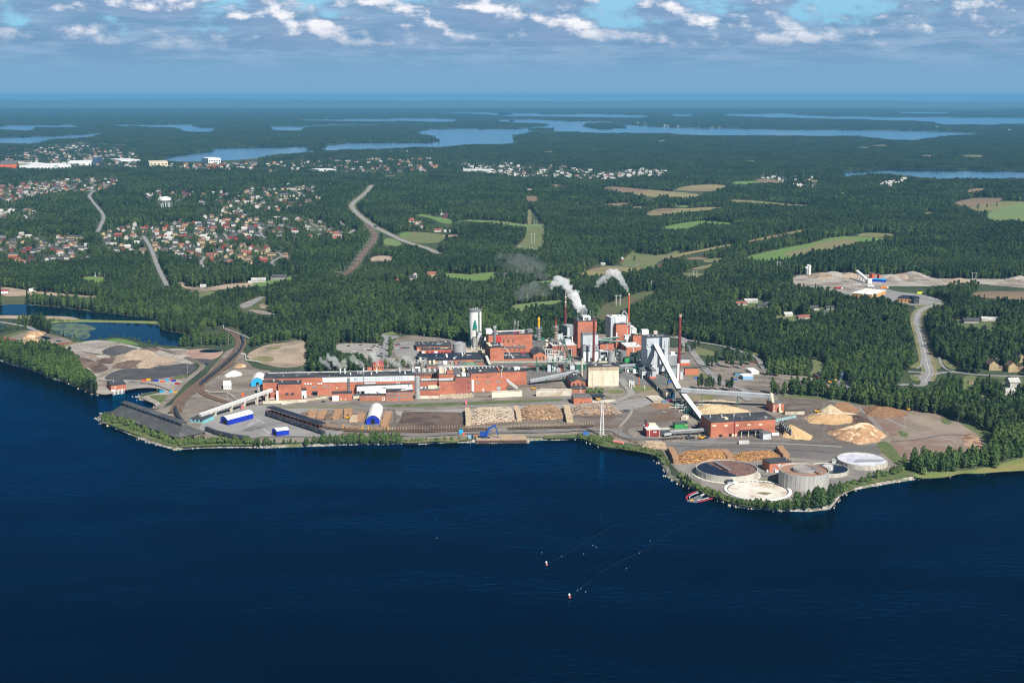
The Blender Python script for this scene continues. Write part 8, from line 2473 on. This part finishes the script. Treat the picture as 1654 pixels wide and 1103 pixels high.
for nm,lb,fr,x0,y0,x1,y1,yt,yb,wm,rm in FAR:
 gab=rm in('villa','barn')
 bb=Bld(nm,lb,nm.split('_')[-1],fr,x0,y0,x1,y1,yt,yb,wm,XR.get(rm,rm),kind='gw' if rm=='barn' else 'gd' if gab else 'flat',rise=3.5 if gab else 1,depth=14 if gab else None)
 if nm in('hospital','apartment_block','tower_block','brick_villa','office','terrace_row'):
  bb.row(x0,x1,5,yt+(y0-yt)*.3,yt+(y0-yt)*.55,.5,G_dark,(y1-y0)/(x1-x0))
  # water tower
c_=G('q',1068,775)
zt,zb=zat(c_.y,px('q',0,716)[1]),zat(c_.y,px('q',0,740)[1])
r_=38/3.995/ppm((c_.x,c_.y,40))
root=empty('water_tower',c_,'broad white water tower on a ring of legs above the forest','water tower')
local(MB().lathe(c_,[(r_*.8,zb),(r_,zb+3),(r_,zt-1),(r_*.2,zt+3)],28).build('tank',P_white),root)
mb=MB()
for k in range(10):
 a=k*.6283
 q=c_.xy.to_3d()+Vector((math.cos(a),math.sin(a),0))*r_*.72
 mb.bar(Vector((q.x,q.y,GZ)),Vector((q.x,q.y,zb+.5)),2.2)
local(mb.build('leg',W_grey),root)
# gravel and concrete plant
for i,(x,y,yt,r_)in enumerate(((10,706,650,2.2),(22,706,636,2.6),(34,712,640,2.4),(455,772,735,2.2),(472,775,738,2.2),(488,775,738,2.2))):
 cyl('cement_silo',('white cement silo in the group at the left end of the gravel pit','white cement silo at the foot of the white conveyors')[i>2],'silo','y',x,y,r_,yt,P_white,1,group=('silos left of the gravel pit','silos at the white conveyors')[i>2])
gantry('plant_conveyor','curved white conveyor climbing over the gravel plant','conveyor',at_h('y',452,735,770),at_h('y',386,680,745),4,3,P_white,P_white,[(.3,2),(.55,2),(.8,2)],P_white)
b=Bld('mixing_tower','orange mixing tower of the gravel plant','tower','y',497,750,520,750,700,690,C_orange,R_grey)
b=Bld('mixing_tower','slim orange hoist tower right of the mixing tower','tower','y',550,755,560,755,708,700,C_orange,R_grey)
for j,(x,y,rx,hh)in enumerate(((130,720,30,9),(210,712,36,9),(330,715,30,8),(640,728,30,8),(700,722,28,7),(800,716,34,10),(1150,758,30,8),(1600,745,30,9))):
 cone('grey brown gravel heap in the gravel pit beyond the road','y',x,y+6,rx,rx,hh,(M_sand,M_pale)[j%2],seed=20+j,name='gravel_heap',cat='gravel heap')['group']='gravel heaps of the pit'
 # ---- vehicles
def car_proto(c,big=False):
 ex,ey,v0=Vector((1,0,0)),Vector((0,1,0)),Vector()
 mb=MB()
 if big:
  mb.box(v0,ex,ey,-6,4,-1.25,1.25,1.0,3.8).box(v0,ex,ey,4.4,6.6,-1.2,1.2,.7,3.0,1).box(v0,ex,ey,-6,6.6,-1,1,.5,1.0,2)
 else:
  mb.box(v0,ex,ey,-2.25,2.25,-.9,.9,.35,.95)
  mb.add([(-1.6,-.85,.95),(1.2,-.85,.95),(1.2,.85,.95),(-1.6,.85,.95),(-1.2,-.7,1.5),(.5,-.7,1.5),(.5,.7,1.5),(-1.2,.7,1.5)],[(0,1,5,4),(1,2,6,5),(2,3,7,6),(3,0,4,7)],2)
  mb.add([(-1.2,-.7,1.5),(.5,-.7,1.5),(.5,.7,1.5),(-1.2,.7,1.5)],[(0,1,2,3)])
 for x in((-4.5,-3,5)if big else(-1.4,1.4)):
  mb.bar((x,-.92,.36),(x,.92,.36),.7,2,n=10)
 return mb
CCOL={'black':(.012,.012,.015),'white':(.72,.72,.7),'dark blue':(.02,.04,.11),'red':(.36,.02,.02),'silver':(.42,.43,.44)}
CPRO={}
def car(fr,x,y,rot,col_,where,big=False):
 p=G(fr,x,y)
 if(col_,big)not in CPRO:
  m=mat('car_paint_'+col_.replace(' ','_'),CCOL[col_]if col_ in CCOL else(.8,.25,.02),None,.3,.3,0,spec=.5)if col_!='lime' else mat('lime_paint',(.62,.75,.03))
  CPRO[(col_,big)]=o=car_proto(col_,big).build('truck' if big else 'parked_car',[m,P_white,G_dark])
  o['category']='truck' if big else 'car'
 else:
  o=CPRO[(col_,big)].copy()
  COL.objects.link(o)
 o.location,o.rotation_euler=(p.x,p.y,GZ+.22),(0,0,rot)
 o['label']='%s %s %s'%(col_,'truck' if big else 'car',where)
 o['group']='%s %ss %s'%(col_,'truck' if big else 'car',where)
cc=list(CCOL)
W1='parked on the open car park behind the pines'
for x,y in((35,230),(265,215),(527,228),(635,212),(668,220),(490,262),(492,285),(565,275),(597,258),(632,275),(665,270),(340,285),(418,282),(418,312),(460,315),(535,330),(600,325),(635,310),(668,325),(605,360),(640,378),(668,378),(600,420),(640,425),(672,435),(575,425),(150,325),(305,318)):
 X,Y=560+x/11.81,540+y/11.81
 car('_',X,Y,random.choice((0,1.57))+.1,random.choice(cc[:3]+cc),W1)
for x,y in((940,275),(1060,270),(1100,270),(1170,268),(960,215),(990,205),(1015,200)):
 car('_',560+x/11.81,540+y/11.81,.3,random.choice(cc),'parked by the brick workshop with roof lights')
for fr,x,y,r_,c in(('k',1125,88,.2,'black'),('e',1060,655,0,'white'),('g',725,268,0,'silver'),('f',375,432,0,'white'),('z',690,790,0,'red'),('6',625,740,.4,'black')):
 car(fr,x,y,r_,c,'standing alone on the '+{'k':'mill street below the corner wing','e':'yard of the cream building','g':'bark yard','f':'yard by the grey workshop','z':'storage yard','6':'gravel behind the quay shed'}[fr])
for x,y in((630,682),(650,680),(700,655),(740,645),(770,640),(440,655),(620,690)):
 car('z',x,y,.3,random.choice(cc),'parked under the pines of the storage yard')
for fr,x,y,r_,c,wh in(('v',1370,372,2.6,'dark blue','driving on the highway towards the bridge'),('y',485,800,.3,'white','parked in the gravel plant yard'),('y',860,853,0,'lime','standing beside the orange banded office'),('y',250,815,0,'red','with a long load in the gravel plant yard'),('y',390,790,2.5,'white','beside the white silos of the gravel plant'),('y',590,810,0,'orange','at the trees of the gravel plant')):
 car(fr,x,y,r_,c,wh,True)
def loader(label,fr,x,y,rot,m=None):
 p=G(fr,x,y)
 ex,ey=Vector((math.cos(rot),math.sin(rot),0)),Vector((-math.sin(rot),math.cos(rot),0))
 root=empty('wheel_loader',p,label,'loader')
 local(MB().box(p,ex,ey,-3.4,1.6,-1.3,1.3,GZ+1.1,GZ+2.7).build('body',m or C_yellow),root)
 local(MB().box(p,ex,ey,-1,1,-.9,.9,GZ+2.7,GZ+4.1).build('cab',G_dark),root)
 local(MB().bar(p+ex*1.4+Vector((0,0,2)),p+ex*4.2+Vector((0,0,1)),.8).box(p,ex,ey,4,5.6,-1.9,1.9,GZ+.3,GZ+1.9).build('bucket',W_dark),root)
 for a in(-2.2,1.2):
  for s_ in(-1.3,1.3):
   q=p+ex*a+ey*s_+Vector((0,0,.9))
   local(MB().bar(q-ey*.4,q+ey*.4,1.8,n=12).build('wheel',P_black),root)
loader('yellow wheel loader pushing into the white chip heap','o',750,612,-.1)
loader('small yellow loader among the log rows of the left yard','k',1490,330,1.4)
loader('yellow loader on the spread bark field near the birch row','5',548,268,.5)
loader('yellow loader parked in front of the wood room','g',1350,690,.2)
loader('black loader with a white cab in front of the log conveyor','g',1130,690,.2,W_dark)
loader('yellow loader in the open canopy','e',1085,870,0)
loader('yellow loader in the depot yard behind the birch row','z',1480,805,.5)
loader('second yellow loader in the depot yard, nearer the birches','z',1450,825,-.4)
loader('yellow machine on the concrete yard left of the gable house','e',35,695,.2)
for i,(x,y,c)in enumerate(((415,480,C_orange),(452,472,C_yellow),(490,478,W_dark),(515,480,W_blue),(565,490,C_orange),(603,478,W_cyan),(635,474,C_orange),(655,482,W_blue),(685,505,W_red),(640,572,W_cyan),(665,578,C_yellow),(560,568,W_cyan))):
 p=G('6',x,y)
 nm=['orange','yellow','black','dark blue','orange','light blue','orange','dark blue','dark red','light blue','yellow','light blue'][i]
 tag(MB().add([(p.x+a*2.6,p.y+b_*1.4,GZ+z)for z,k in((0,.8),(1.9,1))for a,b_ in((-k,-k),(k,-k),(k,k),(-k,k))],[(0,1,5,4),(1,2,6,5),(2,3,7,6),(3,0,4,7),(4,5,6,7)]).build('skip',c),nm+' skip in the row on the quay by the pump house','skip',nm+' skips by the pump house')
for x,y,c in((245,783,W_blue),(290,790,W_blue),(598,800,W_blue),(940-940+10,815,W_blue)):
 p=G('z',x,y)
 tag(MB().box(p,Vector((1,0,0)),Vector((0,1,0)),-1.6,1.6,-1,1,GZ,GZ+2.4).build('skip',mat('bin_blue',(0.02,0.14,0.50))),'bright blue waste skip on the gravel right of the mill','skip','blue skips right of the mill')
 # ---- power lines: two-legged poles in the cutting
for i,(fr,x,y,yt)in enumerate((('x',175,985,905),('x',438,866,798),('x',748,775,722),('x',560,720,684),('x',860,752,720),('x',620,810,775),('x',1368,755,655),('c',1188,150,-40),('w',1060,500,415),('w',960,560,515),('w',1045,565,525),('w',1135,575,540),('w',1080,360,320),('y',1256,740,690),('y',830,705,640))):
 p=G(fr,x,y)
 zt=zat(p.y,px(fr,0,yt)[1])
 if i==0:
  PY=root=empty('power_pole',(p.x,p.y,GZ),'pale two legged power line pole in the forest cutting','power pole','poles of the power lines')
  MB().bar((-3,0,0),(-3,0,1),.5).bar((3,0,0),(3,0,1),.5).build('leg',S_pipe).parent=root
  MB().box(Vector(),Vector((1,0,0)),Vector((0,1,0)),-6,6,-.25,.25,.93,.95).build('crossarm',S_steel).parent=root
  root.scale=(1,1,zt-GZ)
 else:
  copy_tree(PY,(p.x,p.y,GZ),0,None,(1,1,zt-GZ))
  # railway masts
for k,lp in enumerate((RW1,)):
 for j in range(2,len(lp),5):
  p=lp[j]
  tag(MB().bar(p+Vector((-7,0,0)),p+Vector((-7,0,9)),.35).bar(p+Vector((7,0,0)),p+Vector((7,0,9)),.35).bar(p+Vector((-7,0,8.6)),p+Vector((7,0,8.6)),.4).build('railway_portal',S_steel),'grey catenary portal over the railway tracks in the forest','portal','portals over the railway')
  # pipeline beside the railway
for fr,pts in(('6',[(980,22),(1052,20),(1060,62),(1150,95),(1283,150)]),('6',[(1200,270),(1235,272),(1240,320),(1365,338)])):
 lp=[G(fr,*p)+Vector((0,0,2))for p in pts]
 tag(MB().path(lp,1.4,n=8).build('pipeline',S_pipe),'pale district pipeline %s'%('looping over the ground behind the railway curve' if pts[0][1]<100 else 'on the ground near the lime heap'),'pipeline')
 # ---- steam and smoke
def steam_mat(name,dens,c=(1,1,1)):
 m=bpy.data.materials.new(name)
 m.use_nodes=True
 t=NT(m.node_tree)
 v=t.n('ShaderNodeVolumePrincipled',{'Color':(*c,1),'Density':dens,'Anisotropy':0.0})
 t.t.links.new(v.outputs[0],t.n('ShaderNodeOutputMaterial').inputs['Volume'])
 return m
ST={k:steam_mat('steam_%d'%i,k)for i,k in enumerate((.5,.22,.12,.01,.006))}
def puff(mb,c,r,rd):
 n,k=7,4
 vs=[]
 for j in range(k+1):
  th=math.pi*j/k
  for i in range(n):
   a=i*2*math.pi/n
   w_=r*rd.uniform(.8,1.15)
   vs.append((c.x+w_*math.sin(th)*math.cos(a),c.y+w_*math.sin(th)*math.sin(a),c.z+w_*math.cos(th)))
 mb.add(vs,[(j*n+i,j*n+(i+1)%n,(j+1)*n+(i+1)%n,(j+1)*n+i)for j in range(k)for i in range(n)])
def steam(label,fr,ygr,pts,dens,seed,nper=9):
 """a plume through picture points (x, y, half-width) at the distance of its source"""
 rd=random.Random(seed)
 mb=MB()
 sc=FR[fr][2]
 for(x0,y0,r0),(x1,y1,r1)in zip(pts,pts[1:]):
  for k in range(nper):
   t_=k/nper
   x,y,r=x0+(x1-x0)*t_,y0+(y1-y0)*t_,r0+(r1-r0)*t_
   p=at_h(fr,x,y,ygr)
   rw=r/sc/ppm(p)*1.25
   for _ in range(3):
    puff(mb,p+Vector((rd.uniform(-.75,.75),rd.uniform(-.6,.6),rd.uniform(-.75,.75)))*rw,rw*rd.uniform(.3,.62),rd)
 o=mb.build('steam',ST[dens])
 md=o.modifiers.new('merge','REMESH')
 md.mode='VOXEL'
 md.voxel_size=max(.5,pts[-1][2]/sc*.16)
 tag(o,label,'steam',kind='stuff')
steam('thick white steam from the brick boiler tower','3',415,[(368,300,5),(345,262,26),(312,225,26),(300,185,24),(292,145,20)],.5,1)
steam('white steam drifting left from the brick boiler tower','3',415,[(300,145,20),(255,165,16),(248,110,24),(215,60,26),(170,55,26),(120,105,16)],.22,2)
steam('white smoke from the orange chimney tip','3',470,[(660,143,4),(642,105,13),(608,50,18),(575,5,20),(545,-5,20)],.22,3)
steam('thin smoke drifting left from the orange chimney','3',470,[(540,0,20),(510,25,20),(480,55,20),(430,95,14)],.12,4)
for j,pts in enumerate((((1262,275,8),(1220,225,26),(1150,155,34),(1060,90,26)),((1410,275,10),(1400,215,38),(1330,140,50),(1220,60,50)),((1500,270,10),(1480,200,34),(1440,120,38)))):
 steam('pale steam from a roof vent at the left of the machine hall','h',690,pts,.12,10+j)
for j,pts in enumerate((((500,250,10),(440,190,38),(350,140,40),(270,60,40)),((690,230,10),(700,150,36),(640,60,44),(600,10,40)),((1100,240,10),(1020,190,44),(930,130,36),(900,90,24)),((1290,230,10),(1250,150,44),(1180,100,40),(1120,70,24)),((1440,210,10),(1450,170,30),(1490,90,22)))):
 steam('pale steam from a roof vent at the right of the machine hall','i',640,pts,.12,20+j)
for j,(x,a)in enumerate(((508,522),(562,572))):
 steam('thin white steam above the tall brick hall','b',690,[(x,360,5),(x+4,300,12),(a,220,16),(a,175,12)],.22,30+j)
steam('thin steam trailing away left of the boiler plume','3',415,[(125,110,20),(70,125,32),(20,110,40),(-40,130,44),(-100,150,36)],.01,41)
steam('faint blue smoke hanging over the forest left of the boiler steam','w',830,[(1160,800,30),(1100,700,50),(1000,650,70),(900,640,60),(770,600,30)],.006,40,7)
# p7
# ================================================================== AIR
hz_m=bpy.data.materials.new('haze')
hz_m.use_nodes=True
t=NT(hz_m.node_tree)
vol=t.n('ShaderNodeVolumePrincipled',{'Color':(0.18,0.51,0.86,1),'Density':3.5e-5,'Anisotropy':0.0})
o_=t.n('ShaderNodeOutputMaterial')
t.t.links.new(vol.outputs[0],o_.inputs['Volume'])
hv=[(x,y,z)for z in(-3.0,336.0)for x,y in((-75000,-3000),(75000,-3000),(75000,63500),(-75000,63500))]
hf=[(3,2,1,0),(4,5,6,7),(0,1,5,4),(1,2,6,5),(2,3,7,6),(3,0,4,7)]
haze=mesh_obj('haze',hv,hf,hz_m)
tag(haze,kind='stuff')
